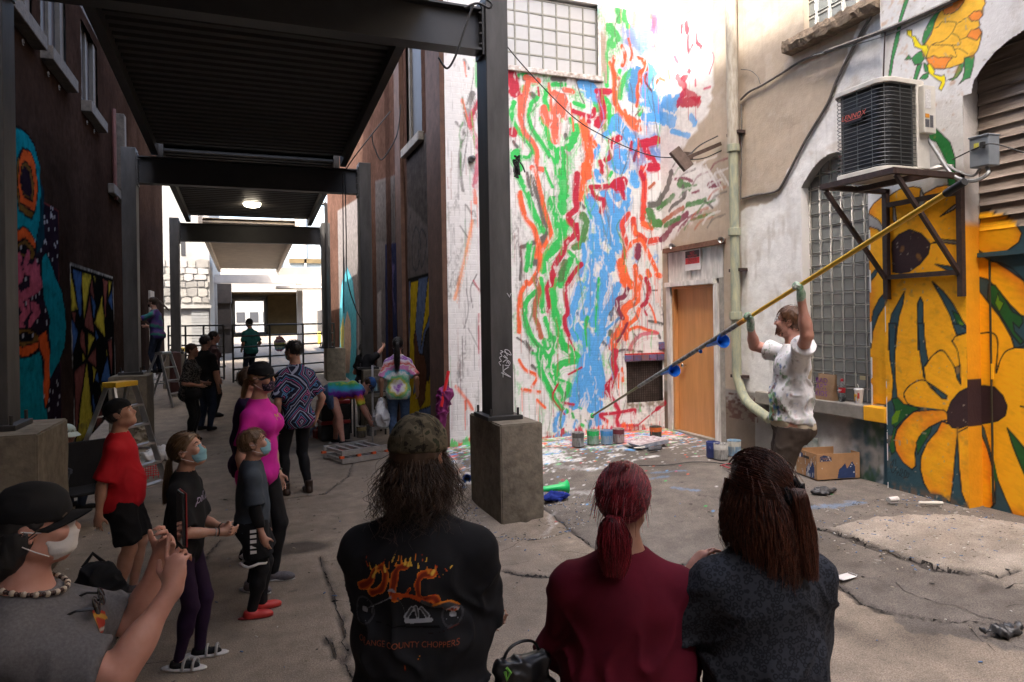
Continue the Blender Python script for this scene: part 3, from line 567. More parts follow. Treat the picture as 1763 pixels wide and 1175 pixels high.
wnd=MB().box((XA+.08,win_a[0],wz),(XA+.11,win_a[1],7.2)).build('window',mat('window_glass',(.07,.07,.075),.6,0,.2,2,.05,6),bp_,True)
MB().box((XA+.04,win_a[0],wz),(XA+.10,win_a[0]+.12,7.2)).box((XA+.04,win_a[1]-.12,wz),(XA+.10,win_a[1],7.2)).build('frame',mat('window_frame',(.16,.15,.13),.7,0,.25,8,.2,30),wnd,True,root=bp_)
MB().box((XA-.09,win_a[0]-.12,wz-.14),(XA+.05,win_a[1]+.12,wz)).build('sill',concm,wnd,True,bevel=.01,root=bp_)
for(u0,u1)in((699,690),(776,746)):
 y0=max(onX(u0,500,XA).y,YP+.003);MB().box((XA-.07,y0,0),(XA-.002,onX(u1,500,XA).y,7.4)).build('pilaster',mat('brown_pilaster',alb(104,76,62,.8),.9,0,.35,6,.4,40),bp_,True)
fw=thing('pane_window','high window of pale square panes in a metal grid above the painting','window',(wx0,YP,wz0))
pn_m=mat('pale_pane',(.52,.53,.54),.18,0,.08,3,.02,6);grid_m=mat('grid_metal',(.30,.30,.26),.5,0,.2,20,.05,30)
ncol=7;pw=(wx1-wx0)/ncol;ph=.205;nrow=int((6.75-wz0)/ph)
p0=MB().box((0,0,0),(pw-.024,.012,ph-.024)).build('pane',pn_m,fw,bevel=.004)
for i in range(ncol):
 for j in range(nrow):
  o=p0 if i==0 and j==0 else dup(p0,fw)
  o.location=(i*pw+.012,.05+random.uniform(0,.003),j*ph+.03);o.rotation_euler=(random.uniform(-.01,.01),0,random.uniform(-.012,.012))
g=MB()
for i in range(ncol+1):g.box((i*pw-.011,.042,0),(i*pw+.011,.072,nrow*ph))
for j in range(nrow+1):g.box((0,.046,j*ph+.008),(wx1-wx0,.07,j*ph+.03))
g.build('window_grid',grid_m,fw);MB().box((-.02,.071,-.02),(wx1-wx0+.02,.13,nrow*ph)).build('backing',dark_void,fw)
MB().box((-.10,-.05,-.075),(wx1-wx0+.07,.045,-.0)).build('sill',mat('paint_smeared_sill',tuple(WHITE),.7,0,.5,16,.5,60,col2=alb(150,130,112)),fw,bevel=.006)
vt=thing('wall_vent','rusty mesh vent low in the white wall left of the orange door','vent',(vx0,YP,vz0))
W_,H_=vx1-vx0,vz1-vz0
MB().box((0,.10,0),(W_,.13,H_)).build('recess',mat('vent_dark',(.13,.11,.09),.9,0,.5,9,.3,40),vt)
mm=MB()
for i in range(17):mm.bar((W_*i/16,.045,0),(W_*i/16,.045,H_),.007,.007)
for j in range(18):mm.bar((0,.045,H_*j/17),(W_,.045,H_*j/17),.007,.007)
mm.build('mesh_grille',steel_rust,vt)
for i in range(5):
 s_=W_/5+.012;MB().box((i*s_-.03,-.035,H_+.005),(i*s_+s_-.042,.06,H_+.10)).build('brick',mat('brick_paint%d'%(i%3),[alb(70,118,168),alb(120,70,74),alb(96,104,124)][i%3],.8,0,.6,22,.4,60,col2=[alb(150,60,60),alb(60,90,140),alb(150,84,70)][i%3]),vt,bevel=.006)
 MB().box((i*s_-.03,-.034,H_+.101),(i*s_+s_-.042,.06,H_+.125)).build('mortar_cap',mat('splashed_red',alb(200,64,60),.8,0,.5,20,.3,60),vt)
MB().box((W_-.07,-.03,H_+.17),(W_+.03,.05,H_+.29)).build('brick',MATS['brick_paint0'],vt,bevel=.006)
# right-hand building
rb=thing('flower_building','courtyard building with tan and white walls and big yellow flower mural','building',(XR,5,0))
yS=onX(1526,700,XR-.08).y;yJ=onX(1666,700,XR-.08).y
yd0,yd1=onX(1248,600,XR).y,onX(1152,600,XR).y;zd=onX(1150,436,XR).z
yg0,yg1=onX(1497,500,XR).y,onX(1382,500,XR).y;zg0,zg1=onX(1440,690,XR).z,onX(1440,262,XR).z
yu0,yu1,zu0=onX(1520,10,XR).y,onX(1384,60,XR).y,onX(1385,60,XR).z
TEAL=alb(52,84,96);YEL=alb(250,178,24,1.05);ORA=alb(240,134,30);BRN=alb(62,42,44);GRN=alb(36,96,46);LIME=alb(110,156,30);INK=(.012,.012,.016)
def flower(cvs,X):
 q1=lambda p:wallX('Q1',p,X);q2=lambda p:wallX('Q2',p,X);q3=lambda p:wallX('Q3',p,X);lw=.013
 sh=(ORA,.16)
 def yp(P,seed=0):cvs.poly(P,YEL,.006,INK,lw,seed=seed,shade=sh)
 cvs.poly(q1([(750,250),(1175,250),(1175,1200),(700,1200)]),TEAL,.01)if X>XR else None
 big=q1([(130,400),(130,250),(160,200),(215,155),(245,165),(290,130),(340,100),(430,85),(480,95),(487,140),(540,112),(590,85),(660,75),(715,92),(735,110),(775,210),(840,252),(930,247),(1040,280),(1110,320),(1160,400),(1140,460),(1060,520),(950,545),(985,592),(1060,640),(1175,720)])+q2([(1100,0),(1100,1150),(700,1095),(560,800),(420,500),(280,480),(210,475),(120,470)])+q1([(130,1100),(130,700)])
 cvs.poly(big,YEL,.006,INK,lw,seed=3,shade=(ORA,.12))
 g=alb(176,174,172)
 for p in([(480,100),(512,180),(445,282),(468,180)],[(290,215),(305,225),(320,352),(290,305)],[(128,268),(190,308),(237,370),(237,432),(190,372),(128,352)],[(752,186),(700,240),(610,286),(700,212)]):cvs.poly(q1(p),g,.006,INK,lw)
 cvs.poly(q1([(545,470),(620,440),(740,450),(860,510),(930,552),(900,556),(850,522),(740,476),(620,462)]),alb(132,122,112),.006,INK,lw)
 for p in([(128,700),(165,650),(205,625),(170,690),(128,735)],[(120,1175),(138,1040),(160,920),(200,840),(245,795),(250,860),(190,960),(155,1060),(143,1175)],[(370,790),(330,860),(280,950),(265,1050),(262,1185),(308,1185),(320,1050),(335,950),(357,880)],[(475,830),(458,870),(455,1000),(462,1185),(505,1185),(492,1050),(494,870)],[(555,725),(620,840),(680,960),(722,1092),(815,1060),(760,990),(700,880),(630,790)],[(575,608),(660,620),(760,640),(850,690),(930,710),(1010,790),(1080,880),(1150,950),(1200,970),(1200,1175),(1110,1172),(1090,1100),(1010,960),(930,860),(860,770),(790,735),(700,672)],[(900,557),(1200,528),(1200,740),(1100,640),(1020,600),(960,590)]):cvs.poly(q1(p),TEAL,.006,INK,lw,seed=8)
 cvs.poly(q1([(935,745),(980,750),(1050,850),(1100,930),(1160,960),(1168,1000),(1142,1040),(1100,1000),(1110,1060),(1175,1130),(1150,1150),(1100,1090),(1010,940),(960,880),(930,850)]),GRN,.006,INK,lw);cvs.poly(q1([(980,870),(1000,800),(1010,850),(1040,870),(1010,930)]),LIME,.006,INK,.008);cvs.poly(q1([(690,920),(740,950),(770,1020),(740,1055),(720,1000)]),GRN,.006,INK,.008);cvs.poly(q1([(735,990),(768,1010),(745,1050)]),LIME,.006)
 cvs.poly(q1([(285,460),(330,410),(400,375),(480,400),(545,470),(530,540),(470,610),(400,660),(340,670),(290,660)]),BRN,.006,INK,lw)
 for p in([(232,-10),(276,-10),(268,150),(270,300),(282,440),(250,440),(260,330),(240,200)],[(403,-10),(440,-10),(450,120),(465,210),(440,250),(450,330),(510,370),(578,420),(575,440),(550,437),(480,370),(440,310),(420,180)],[(612,-10),(660,0),(720,40),(680,50),(640,62),(625,30)],[(625,255),(656,240),(656,300),(660,352),(640,320)]):cvs.poly(q2(p),TEAL,.006,INK,lw)
 cvs.poly(q2([(205,475),(262,430),(340,480),(525,500),(560,560),(640,640),(700,1090),(690,1200),(150,1000),(200,940),(205,600)]),TEAL,.006,seed=9)
 cvs.poly(q2([(248,440),(285,432),(320,470),(390,487),(420,497),(340,540),(270,612),(250,590),(270,520),(262,480)]),GRN,.006,INK,lw);cvs.poly(q2([(250,550),(275,512),(302,508),(284,575),(250,592)]),LIME,.006)
 yp(q2([(330,560),(380,515),(470,507),(560,505),(620,560),(548,572),(470,610),(410,670),(390,760),(392,840),(370,860),(320,820),(275,750),(265,680),(280,620)]),1)
 yp(q2([(548,572),(640,610),(640,660),(625,800),(612,960),(598,1055),(540,1012),(480,1006),(440,940),(420,860),(425,780),(460,700),(520,630)]),2)
 yp(q2([(640,640),(720,600),(790,600),(830,760),(860,880),(868,960),(850,1090),(705,1095),(665,990),(650,850)]),3)
 cvs.poly(q2([(395,700),(430,640),(490,600),(480,640),(430,720),(405,772)]),GRN,.006,INK,.008);cvs.poly(q2([(265,600),(276,620),(262,680),(272,750),(250,770),(235,720),(250,660)]),GRN,.006,INK,.008)
 cvs.poly(q2([(780,588),(800,615),(850,800),(880,920),(920,1020),(975,1140),(835,1095),(865,1060),(868,960),(860,880),(820,740),(785,650)]),TEAL,.006,INK,lw);cvs.poly(q2([(846,820),(862,820),(882,920),(866,940)]),GRN,.006)
 cvs.poly(q2([(937,612),(980,660),(1060,760),(1060,940),(1010,820),(970,720)]),GRN,.006,INK,lw)
 for p in([(610,95),(640,60),(740,38),(770,50),(840,45),(875,75),(880,150),(870,285),(900,200),(940,150),(1037,125)],[(608,95),(640,150),(655,240)],[(448,245),(490,185),(550,150),(600,210),(628,260)],[(325,430),(325,400),(370,350),(440,328),(510,390)],[(325,430),(350,470),(420,495)],[(1037,488),(1015,483)]):cvs.stroke(q2(p),lw,INK,0,.006,1,.3,4)
 cvs.poly(q2([(580,520),(600,460),(650,400),(720,365),(800,360),(860,370),(910,420),(935,480),(925,540),(880,570),(800,585),(750,600),(700,597),(650,615),(610,610),(585,580)]),BRN,.006,INK,lw,seed=5)
 for p in([(250,850),(265,800),(245,830),(255,880),(285,840)],[(275,800),(280,890),(290,870),(300,895),(315,870),(305,855),(300,890),(325,910),(340,880),(330,865),(322,905),(345,905),(350,880)]):cvs.stroke(q2(p),.008,INK,0,.006,.9,.2,6)
 GR2=alb(66,146,82);YB=alb(252,232,20);Y2=alb(254,198,62);O2=alb(252,152,62)
 def sp(P,c,l=.008):cvs.poly(q3(P),c,.006,alb(70,62,60),l)
 sp([(120,0),(140,-160),(200,-160),(170,0),(90,230),(50,500),(-10,700),(-60,1000),(-90,1000),(-30,620),(20,400),(60,210)],GR2)
 sp([(575,100),(640,40),(700,-20),(760,-80),(1050,-80),(1085,40),(1055,90),(1055,180),(1000,240),(1020,300),(1000,330),(1040,380),(1030,450),(1010,540),(990,600),(940,660),(840,690),(820,750),(700,800),(590,825),(480,820),(410,760),(375,700),(400,560),(360,530),(440,400),(470,280),(520,180)],Y2,.01)
 sp([(575,100),(640,40),(760,-30),(850,-40),(820,30),(760,110),(690,160),(590,175)],O2);sp([(875,205),(945,140),(1030,128),(1052,180),(1000,245),(920,255)],O2);sp([(855,440),(910,360),(1010,335),(1040,390),(980,485),(900,455)],O2);sp([(375,700),(420,690),(465,662),(520,690),(600,680),(690,690),(640,740),(600,820),(480,820),(410,770)],O2)
 for p in([(470,335),(520,320),(570,265),(720,265),(730,300),(680,400),(580,490),(450,530),(400,600)],[(450,540),(660,540),(710,590),(735,680),(660,660)],[(690,400),(760,440),(780,530),(680,540)],[(780,480),(850,450)],[(720,595),(780,585),(870,640)],[(740,290),(860,210)]):cvs.stroke(q3(p),.007,alb(110,84,50),0,.006,1,.2,7)
 sp([(580,100),(520,120),(430,230),(350,380),(325,500),(345,540),(400,440),(460,340),(480,250),(530,160)],GR2);sp([(145,360),(205,360),(210,430),(250,435),(290,500),(320,540),(385,540),(405,590),(375,690),(345,640),(320,590),(240,560),(215,460),(155,420)],YB)
 sp([(200,700),(260,640),(320,605),(360,700),(310,760),(240,775)],GR2);sp([(125,715),(170,655),(200,690),(195,710)],GR2);sp([(345,750),(375,760),(410,830),(410,880),(360,850)],GR2);sp([(300,940),(340,890),(410,870),(400,920),(370,950)],GR2);sp([(270,780),(330,760),(250,1000),(210,1000)],GR2)
 sp([(390,770),(430,765),(480,850),(470,885),(560,910),(590,890),(605,930),(600,1000),(560,1080),(525,1060),(560,980),(520,960),(440,900),(410,870)],YB);sp([(635,950),(700,930),(740,840),(770,770),(830,760),(800,850),(740,930),(690,960)],GR2);sp([(830,690),(950,670),(940,780),(900,930),(840,950),(760,1010),(810,940),(830,860)],GR2)
 cvs.poly(wallX('P',[(1590,215),(1612,222),(1636,245),(1645,275),(1645,320),(1633,320),(1630,280),(1612,245),(1588,235)],X),alb(42,128,62),.006,INK,.008)
def paint_R(cvs):
 A,B=cvs.A,cvs.B;n=fbm(A*2,B*2,0,4,12)
 cvs.c[:]=TAN*(.85+.3*n[...,None])
 W2=np.array(alb(236,236,235));P=lambda p:wallX('P',p,XR)
 cvs.poly(jitter(P([(1276,365),(1330,345),(1345,330),(1352,305),(1380,250),(1425,180),(1445,130),(1470,60),(1540,-40),(1800,-500),(1800,900),(1276,700)]),.03,6,5),W2,.02)
 cvs.mix(((A<onX(1281,500,XR).y)&(B<3.2))*np.clip((fbm(A*12,B*4,0,3,14)-.62)*6,0,1)*.5,alb(186,180,172))
 cvs.mix(np.clip((fbm(A*5,B*5,0,4,15)-.60)*6,0,1)*.35,alb(200,192,182))
 cvs.mix((np.clip((fbm(A*4,B*7,0,4,16)-.52)*7,0,1)*sstep(3.3,3.8,B)*sstep(yS,yS+.4,A))*.5,alb(190,176,160))
 cvs.mix(sstep(zg0-.02,zg0-.05,B)*1.0,alb(150,146,142));cvs.mix(sstep(.86,.80,B)*(A>onX(1300,700,XR).y)*1.0,alb(120,108,96));cvs.mix(np.clip((fbm(A*16,B*24,0,2,18)-.45)*6,0,1)*((B>.62)&(B<.96)&(A>onX(1305,700,XR).y)&(A<onX(1246,700,XR).y)),alb(96,70,62))
 m=np.clip(1-np.hypot((A-onX(1420,770,XR).y)/.35,(B-onX(1420,770,XR).z)/.3),0,1)*np.clip(fbm(A*6,B*6,0,3,19)*3-.9,0,1);cvs.mix(m,alb(220,222,222))
 Tm=sstep(onX(1447,750,XR).y,onX(1478,780,XR).y,A)*(B<zg0-.10);cvs.mix(Tm*np.clip(fbm(A*7,B*7,0,3,20)*4-1.3,0,1)*.85,TEAL);cvs.mix(Tm*np.clip((fbm(A*9,B*4,0,3,24)-.5)*9,0,1)*.8,alb(50,84,56))
 cvs.mix(Tm*np.clip((fbm(A*5,B*5,0,3,27)-.60)*9,0,1)*.6,alb(190,196,200))
 cvs.poly(jitter(P([(1128,-300),(1228,-300),(1228,150),(1218,200),(1188,236),(1168,262),(1172,288),(1214,288),(1237,318),(1236,350),(1200,372),(1172,395),(1150,426),(1120,432)]),.05,6,6),WHITE,.05)
 mural_strokes(cvs,lambda r,p:wallX(r,p,XR),lambda q:FPX/(XR/ray(*q).x))if False else None
 for i,(reg,c,wd,pts)in enumerate(ST):
  q=px(reg,[pts[len(pts)//2]])[0]
  if q[0]<1120:continue
  cvs.stroke(wallX(reg,pts,XR),wd/region(reg)[2]/(FPX/(XR/ray(*q).x))*1.35,COLS[c],.35,.012,.92,.3,40+i*7,drips=1 if c=='r' else 0)
 for k in range(26):
  a=(random.Random(k).uniform(1150,1225),random.Random(k+99).uniform(285,400));cvs.stroke(P([a,(a[0]+10,a[1]-14),(a[0]+30,a[1]-22)]),.035,[WHITE,COLS['dg'],COLS['k'],WHITE,COLS['m'],COLS['br']][k%6],.6,.01,.75,.5,330+k)
 for k in range(9):
  a=(1205+k*5,285+k*2+random.uniform(-8,8));cvs.stroke(P([a,(a[0]+14,a[1]+26)]),.03,WHITE,.7,.01,.8,.5,300+k)
 flower(cvs,XR)
 cvs.mix(np.clip((fbm(A*20,B*1.2,0,2,30)-.66)*7,0,1)*sstep(2.2,2.8,B)*.15,alb(140,128,116))
holesR=[(yd0,yd1,-.5,zd),(yg0,yg1,zg0,zg1,lambda a,b:b<zg1-.30*((a-(yg0+yg1)/2)/((yg1-yg0)/2))**2),(yu0,yu1,zu0,8)]
skin('courtyard_wall','X',XR,yS-.02,YP,-.05,6.45,.0135,.0135,paint_R,stucco,rb,holes=holesR,flip=True,relief=.006)
archL=[(onX(u,v,XR-.08).y,onX(u,v,XR-.08).z)for u,v in((1672,160),(1676,140),(1690,118),(1712,90),(1738,68),(1763,52))]
ay=np.array([p[0]for p in archL])[::-1];az=np.array([p[1]for p in archL])[::-1]
def paint_P(cvs):
 A,B=cvs.A,cvs.B;cvs.c[:]=np.array(alb(230,230,230))*(.95+.1*fbm(A*3,B*3,0,3,2)[...,None])
 cvs.mix(np.clip((fbm(A*5,B*5,0,4,15)-.58)*6,0,1)*.4,alb(178,168,156));flower(cvs,XR-.08);cvs.mix(np.clip((fbm(A*26,B*26,0,3,57)-.785)*20,0,1)*.7,alb(176,166,150))
 cvs.mix(np.clip((fbm(A*11,B*11,0,3,29)-.70)*9,0,1)*sstep(.2,1.0,B)*.5,alb(196,140,60));cvs.mix(np.clip((fbm(A*30,B*30,0,2,28)-.3)*3,0,1)*sstep(.33,.26,B),alb(110,96,84))
skin('mural_pier','X',XR-.08,3.2,yS,-.05,5.3,.010,.010,paint_P,stucco,rb,holes=[(2.0,yJ,-1,6,lambda a,b:b<np.interp(a,ay,az))],flip=True)
MB().box((XR-.08,yS-.01,-.05),(XR+.05,yS,7.2)).build('pier_return',MATS['white_wall'],rb,True)
def paint_J(cvs):
 cvs.c[:]=alb(236,160,24);z=cvs.B;cvs.mix(sstep(2.75,2.85,z),alb(206,202,198))
 P=[onX(1684,v,XR)for v in(654,735)];cvs.mix((z<P[0].z)&(z>P[1].z),BRN);cvs.mix(sstep(1.30,1.26,z)*sstep(1.05,1.1,z)*0,TEAL)
skin('opening_jamb','Y',yJ,XR-.08,XR+.12,-.05,5.0,.02,.0125,paint_J,stucco,rb)
def paint_D(cvs):
 cvs.c[:]=TEAL;flower(cvs,XR+.10)
skin('mural_door_panel','X',XR+.10,3.2,yJ,.0,onX(1690,398,XR+.1).z,.008,.008,paint_D,colmat('painted_board',.5,.06,8,.15,30,.003,.4),rb,flip=True,relief=.002)
ledge_z=onX(1690,440,XR+.1).z
MB().box((XR+.06,3.2,ledge_z-.02),(XR+.16,yJ-.01,ledge_z+.02)).build('ledge',mat('teal_ledge',TEAL,.6,0,.2,6,.2,30),rb,True)
for v in(640,835):p=onX(1708,v,XR+.095);MB().tube([p-Vector((0,0,.07)),p+Vector((0,0,.07))],.012,8).build('hinge',mat('hinge_yellow',YEL,.5,0,.3,12,.2,30),rb,True,True)
p=onX(1708,700,XR+.095);MB().box((XR+.085,p.y-.006,.3),(XR+.098,p.y+.006,ledge_z-.03)).build('door_edge',mat('edge_dark',(.05,.04,.02),.8,0,.2,6,.1,30),rb,True)
zl0=onX(1690,398,XR+.1).z;lw_m=colmat('weathered_slat',.85,.35,9,.5,40,.004,.2,stretch=(1,.25,3))
k=0;z=zl0
while z<5.2:
 y1=yJ-.005
 a=np.linspace(3.2,y1,40);b=np.linspace(0,1,5);A,B=np.meshgrid(a,b);Zs=z+B*.128;Xs=XR+.13-.034*(1-B)
 cs=Canvas(A,Zs,(.5,.5,.5));base=np.array(alb(158,145,135))*random.uniform(.85,1.15)
 cs.c[:]=base*(.75+.5*fbm(A*3,B*5+k*7,0,3,40+k)[...,None])
 cs.poly(wallX('Q1',[(840,255),(930,247),(1040,280),(1110,320),(1160,400),(1140,460),(1060,520),(950,545),(840,560)],XR+.1),YEL,.006,INK,.013)
 V1=np.stack([Xs,A,Zs],-1).reshape(-1,3);n1=len(V1);V2=V1+np.array([.018,0,0]);F=grid_faces(40,5)
 e=np.arange(39);fb=np.stack([e,e+n1,e+1+n1,e+1],-1)
 mk('slat',np.vstack([V1,V2]),np.vstack([F[:,::-1],F+n1,fb]),lw_m,rb,True,False,np.vstack([cs.c.reshape(-1,3)]*2));z+=.113;k+=1
MB().box((XR+.165,3.2,zl0),(XR+.18,yJ,5.2)).build('shutter_back',dark_void,rb,True)
MB().box((XR+.2,-6,-.3),(16,YP+.1,12)).build('core',dk,rb,True)
MB().box((XR-.08,-6,-.3),(XR+.19,3.2,12)).build('near_wall',mat('near_tan',tuple(TAN),.9,0,.2,3,.3,30),rb,True)
MB().box((XR-.001,yS,6.45),(XR+.19,YP,12)).build('upper_wall',MATS['near_tan'],rb,True);MB().box((XR-.08,3.2,5.3),(XR+.19,yS,12)).build('upper_pier',MATS['white_wall'],rb,True)
gl=thing('glass_block_window','tall glass block window beside the painter with a concrete sill','window',(XR+.10,yg0,zg0))
m,nt_,b_=newmat('glass_block');MATS['glass_block']=m
vec=mapping(nt_,(1,1,1));wv=N(nt_,'ShaderNodeTexWave',Scale=38.0,Distortion=.6);wv.bands_direction='Z';nt_.links.new(vec,wv.inputs[0])
bpn=N(nt_,'ShaderNodeBump',Strength=.5,Distance=.004);nt_.links.new(wv.outputs[0],bpn.inputs['Height']);nt_.links.new(bpn.outputs[0],b_.inputs['Normal'])
rp=N(nt_,'ShaderNodeValToRGB');nt_.links.new(wv.outputs[0],rp.inputs[0]);rp.color_ramp.elements[0].color=(.05,.056,.053,1);rp.color_ramp.elements[1].color=(.24,.255,.245,1);nt_.links.new(rp.outputs[0],b_.inputs['Base Color'])
b_.inputs['Roughness'].default_value=.12;b_.inputs['Specular IOR Level'].default_value=.8
BS=.1515;ng=int((yg1-yg0)/BS)+1;nr=int((zg1-zg0)/BS)+1
bmv=MB();e_=.010
bmv.add([(0,.004,.004),(0,BS-e_,.004),(0,BS-e_,BS-e_),(0,.004,BS-e_),(-.010,.014,.014),(-.010,BS-.020,.014),(-.010,BS-.020,BS-.020),(-.010,.014,BS-.020),(-.004,.022,.022),(-.004,BS-.028,.022),(-.004,BS-.028,BS-.028),(-.004,.022,BS-.028)],[(0,4,5,1),(1,5,6,2),(2,6,7,3),(3,7,4,0),(4,8,9,5),(5,9,10,6),(6,10,11,7),(7,11,8,4),(8,11,10,9)])
b0=bmv.build('glass_block',m,gl)
for i in range(ng):
 for j in range(nr):
  yy=(i+.5)*BS;lim=(zg1-zg0)-.30*((yy+yg0-(yg0+yg1)/2)/((yg1-yg0)/2))**2
  if(j+.2)*BS>lim+.1:continue
  o=b0 if i==0 and j==0 else dup(b0,gl);o.location=(.02+random.uniform(-.003,.003),i*BS,j*BS);o.rotation_euler=(0,random.uniform(-.025,.025),random.uniform(-.025,.025))
mt=MB()
for i in range(ng+1):mt.box((.016,i*BS-.007,0),(.032,i*BS+.007,nr*BS))
for j in range(nr+1):mt.box((.018,0,j*BS-.006),(.031,ng*BS,j*BS+.006))
mt.build('mortar_joints',mat('grey_mortar',(.46,.44,.40),.9,0,.3,15,.3,60),gl);MB().box((.033,-.1,-.1),(.06,ng*BS+.1,nr*BS+.2)).build('backing',dark_void,gl)
MB().box((-.10,yg1-yg0,-.02),(.033,yg1-yg0+.02,nr*BS)).build('reveal',MATS['white_wall'],gl);MB().box((-.10,-.02,-.02),(.033,0,nr*BS)).build('reveal',MATS['white_wall'],gl)
ar=MB();P_=[]
for k in range(13):
 s=-1+2*k/12;P_.append((((s+1)/2)*(yg1-yg0),(zg1-zg0)-.30*s*s))
for k in range(12):ar.add([(-.10,*P_[k]),(-.10,*P_[k+1]),(.033,*P_[k+1]),(.033,*P_[k])],[(0,1,2,3)]);ar.add([(.0,P_[k][0],P_[k][1]),(.0,P_[k+1][0],P_[k+1][1]),(.0,P_[k+1][0],P_[k+1][1]+.5),(.0,P_[k][0],P_[k][1]+.5)],[(0,1,2,3)])
ar.build('arch_head',mat('grey_arch',(.34,.33,.31),.85,0,.25,6,.3,40),gl)
yw0=yS-yg0+.0;ysill=onX(1300,690,XR-.09).y-yg0
MB().box((-.195,yw0+.27,-.155),(-.02,ysill,-.0)).build('sill',concm,gl,bevel=.012)
MB().box((-.197,yw0+.004,-.155),(-.02,yw0+.268,-.0)).build('painted_sill_end',mat('yellow_sill',YEL,.6,0,.15,8,.2,40),gl,bevel=.01)
ug=thing('upper_glass_block_window','small upper glass block window over a rough stone sill','window',(XR,yu0,zu0))
for i in range(int((yu1-yu0)/.19)+1):
 for j in range(6):o=dup(b0,ug,(.09,i*.19,j*.19+.02));o.scale=(1.2,1.25,1.25);o.name='glass_block'
mt=MB()
for i in range(9):mt.box((.085,i*.19-.012,0),(.10,i*.19+.012,1.2))
for j in range(7):mt.box((.087,0,j*.19+.008),(.099,yu1-yu0,j*.19+.032))
mt.build('mortar_joints',MATS['grey_mortar'],ug);MB().box((.12,-.1,-.1),(.14,2,2)).build('backing',dark_void,ug)
MB().box((0,yu1-yu0-.0,0),(.12,yu1-yu0+.02,1.5)).build('reveal',MATS['near_tan'],ug)
sp=MB();nn=26;ya,yb=onX(1512,15,XR-.1).y-yu0,onX(1350,80,XR-.1).y-yu0
for k in range(nn+1):
 yy=ya+(yb-ya)*k/nn;r=lambda:random.uniform(-.014,.014)
 sp.v+=[(-.13+r(),yy,-.17+r()),(-.15+r(),yy,-.10+r()),(-.13+r(),yy,-.02+r()),(.09,yy,.0),(.09,yy,-.18)]
for k in range(nn):
 for q in range(5):sp.f.append((k*5+q,k*5+(q+1)%5,k*5+5+(q+1)%5,k*5+5+q))
sp.f+=[(0,1,2,3,4),tuple(nn*5+q for q in(4,3,2,1,0))]
sp.build('stone_sill',mat('rough_stone',alb(150,132,112,.7),.95,0,.35,14,1,30,bdist=.015),ug)
dr=thing('door','plain orange-brown wooden door in a weathered white frame','door',(XR,yd0,0))
Wd=yd1-yd0;zf=gz(XR,7.5)
leaf0,leaf1=onX(1237,600,XR+.05).y-yd0,onX(1163,600,XR+.05).y-yd0;ztop=onX(1200,492,XR+.05).z
frm=mat('peeling_white_frame',(.62,.61,.59),.8,0,.35,12,.5,50,stretch=(1,1,.25));drm=mat('orange_wood',alb(206,148,92),.45,0,.16,3,.12,40,stretch=(4,4,.5))
MB().box((.07,leaf0+.02,zf-.02),(.11,leaf1-.02,ztop-.02)).build('leaf',drm,dr,bevel=.004)
ls=onX(1178,600,XR+.07).y-yd0
MB().box((.0,leaf1-.045,zf-.02),(.075,leaf1+.0,ztop)).box((.0,leaf0,zf-.02),(.068,leaf0+.03,ztop)).box((.0,leaf0+.03,ztop-.03),(.068,leaf1-.045,ztop)).build('jamb',drm,dr)
MB().box((-.035,leaf1+.003,zf-.04),(.06,leaf1+.11,ztop+.0)).box((-.035,leaf0-.10,zf-.04),(.06,leaf0-.003,ztop)).build('casing',frm,dr,bevel=.004)
MB().box((-.06,leaf0-.03,ztop+.003),(.06,leaf1+.12,ztop+.075)).build('header',frm,dr,bevel=.004)
for k in range(11):
 ya_=.01+(Wd-.02)*k/11;MB().box((.0+.002*(k%2),ya_+.003,ztop+.078),(.05,ya_+(Wd-.02)/11-.003,zd-.002)).build('board',frm,dr)
MB().box((-.005,0,zf-.05),(.05,leaf0-.102,ztop+.08)).box((-.005,leaf1+.112,zf-.05),(.05,Wd,ztop+.08)).build('surround',mat('grey_surround',(.33,.31,.28),.9,0,.3,8,.4,40),dr)
MB().box((-.07,-.05,zd-.005),(.03,Wd+.03,zd+.065)).build('lintel',mat('rust_lintel',alb(120,84,66),.8,0,.4,14,.4,50),dr)
kp=onX(1180,629,XR+.06);MB().lathe([(.012,0),(.012,.03),(.03,.04),(.032,.06),(.02,.075)],(.068,kp.y-yd0,kp.z),14,axis=(-1,0,0)).build('knob',mat('chrome',(.6,.6,.6),.25,1,.1,5,0),dr,smooth=True)
MB().box((.115,-.1,-.2),(.15,Wd+.1,zd+.1)).build('backing',dark_void,dr);MB().box((-.02,leaf0,zf-.1),(.12,leaf1,zf+.015)).build('threshold',concm,dr)
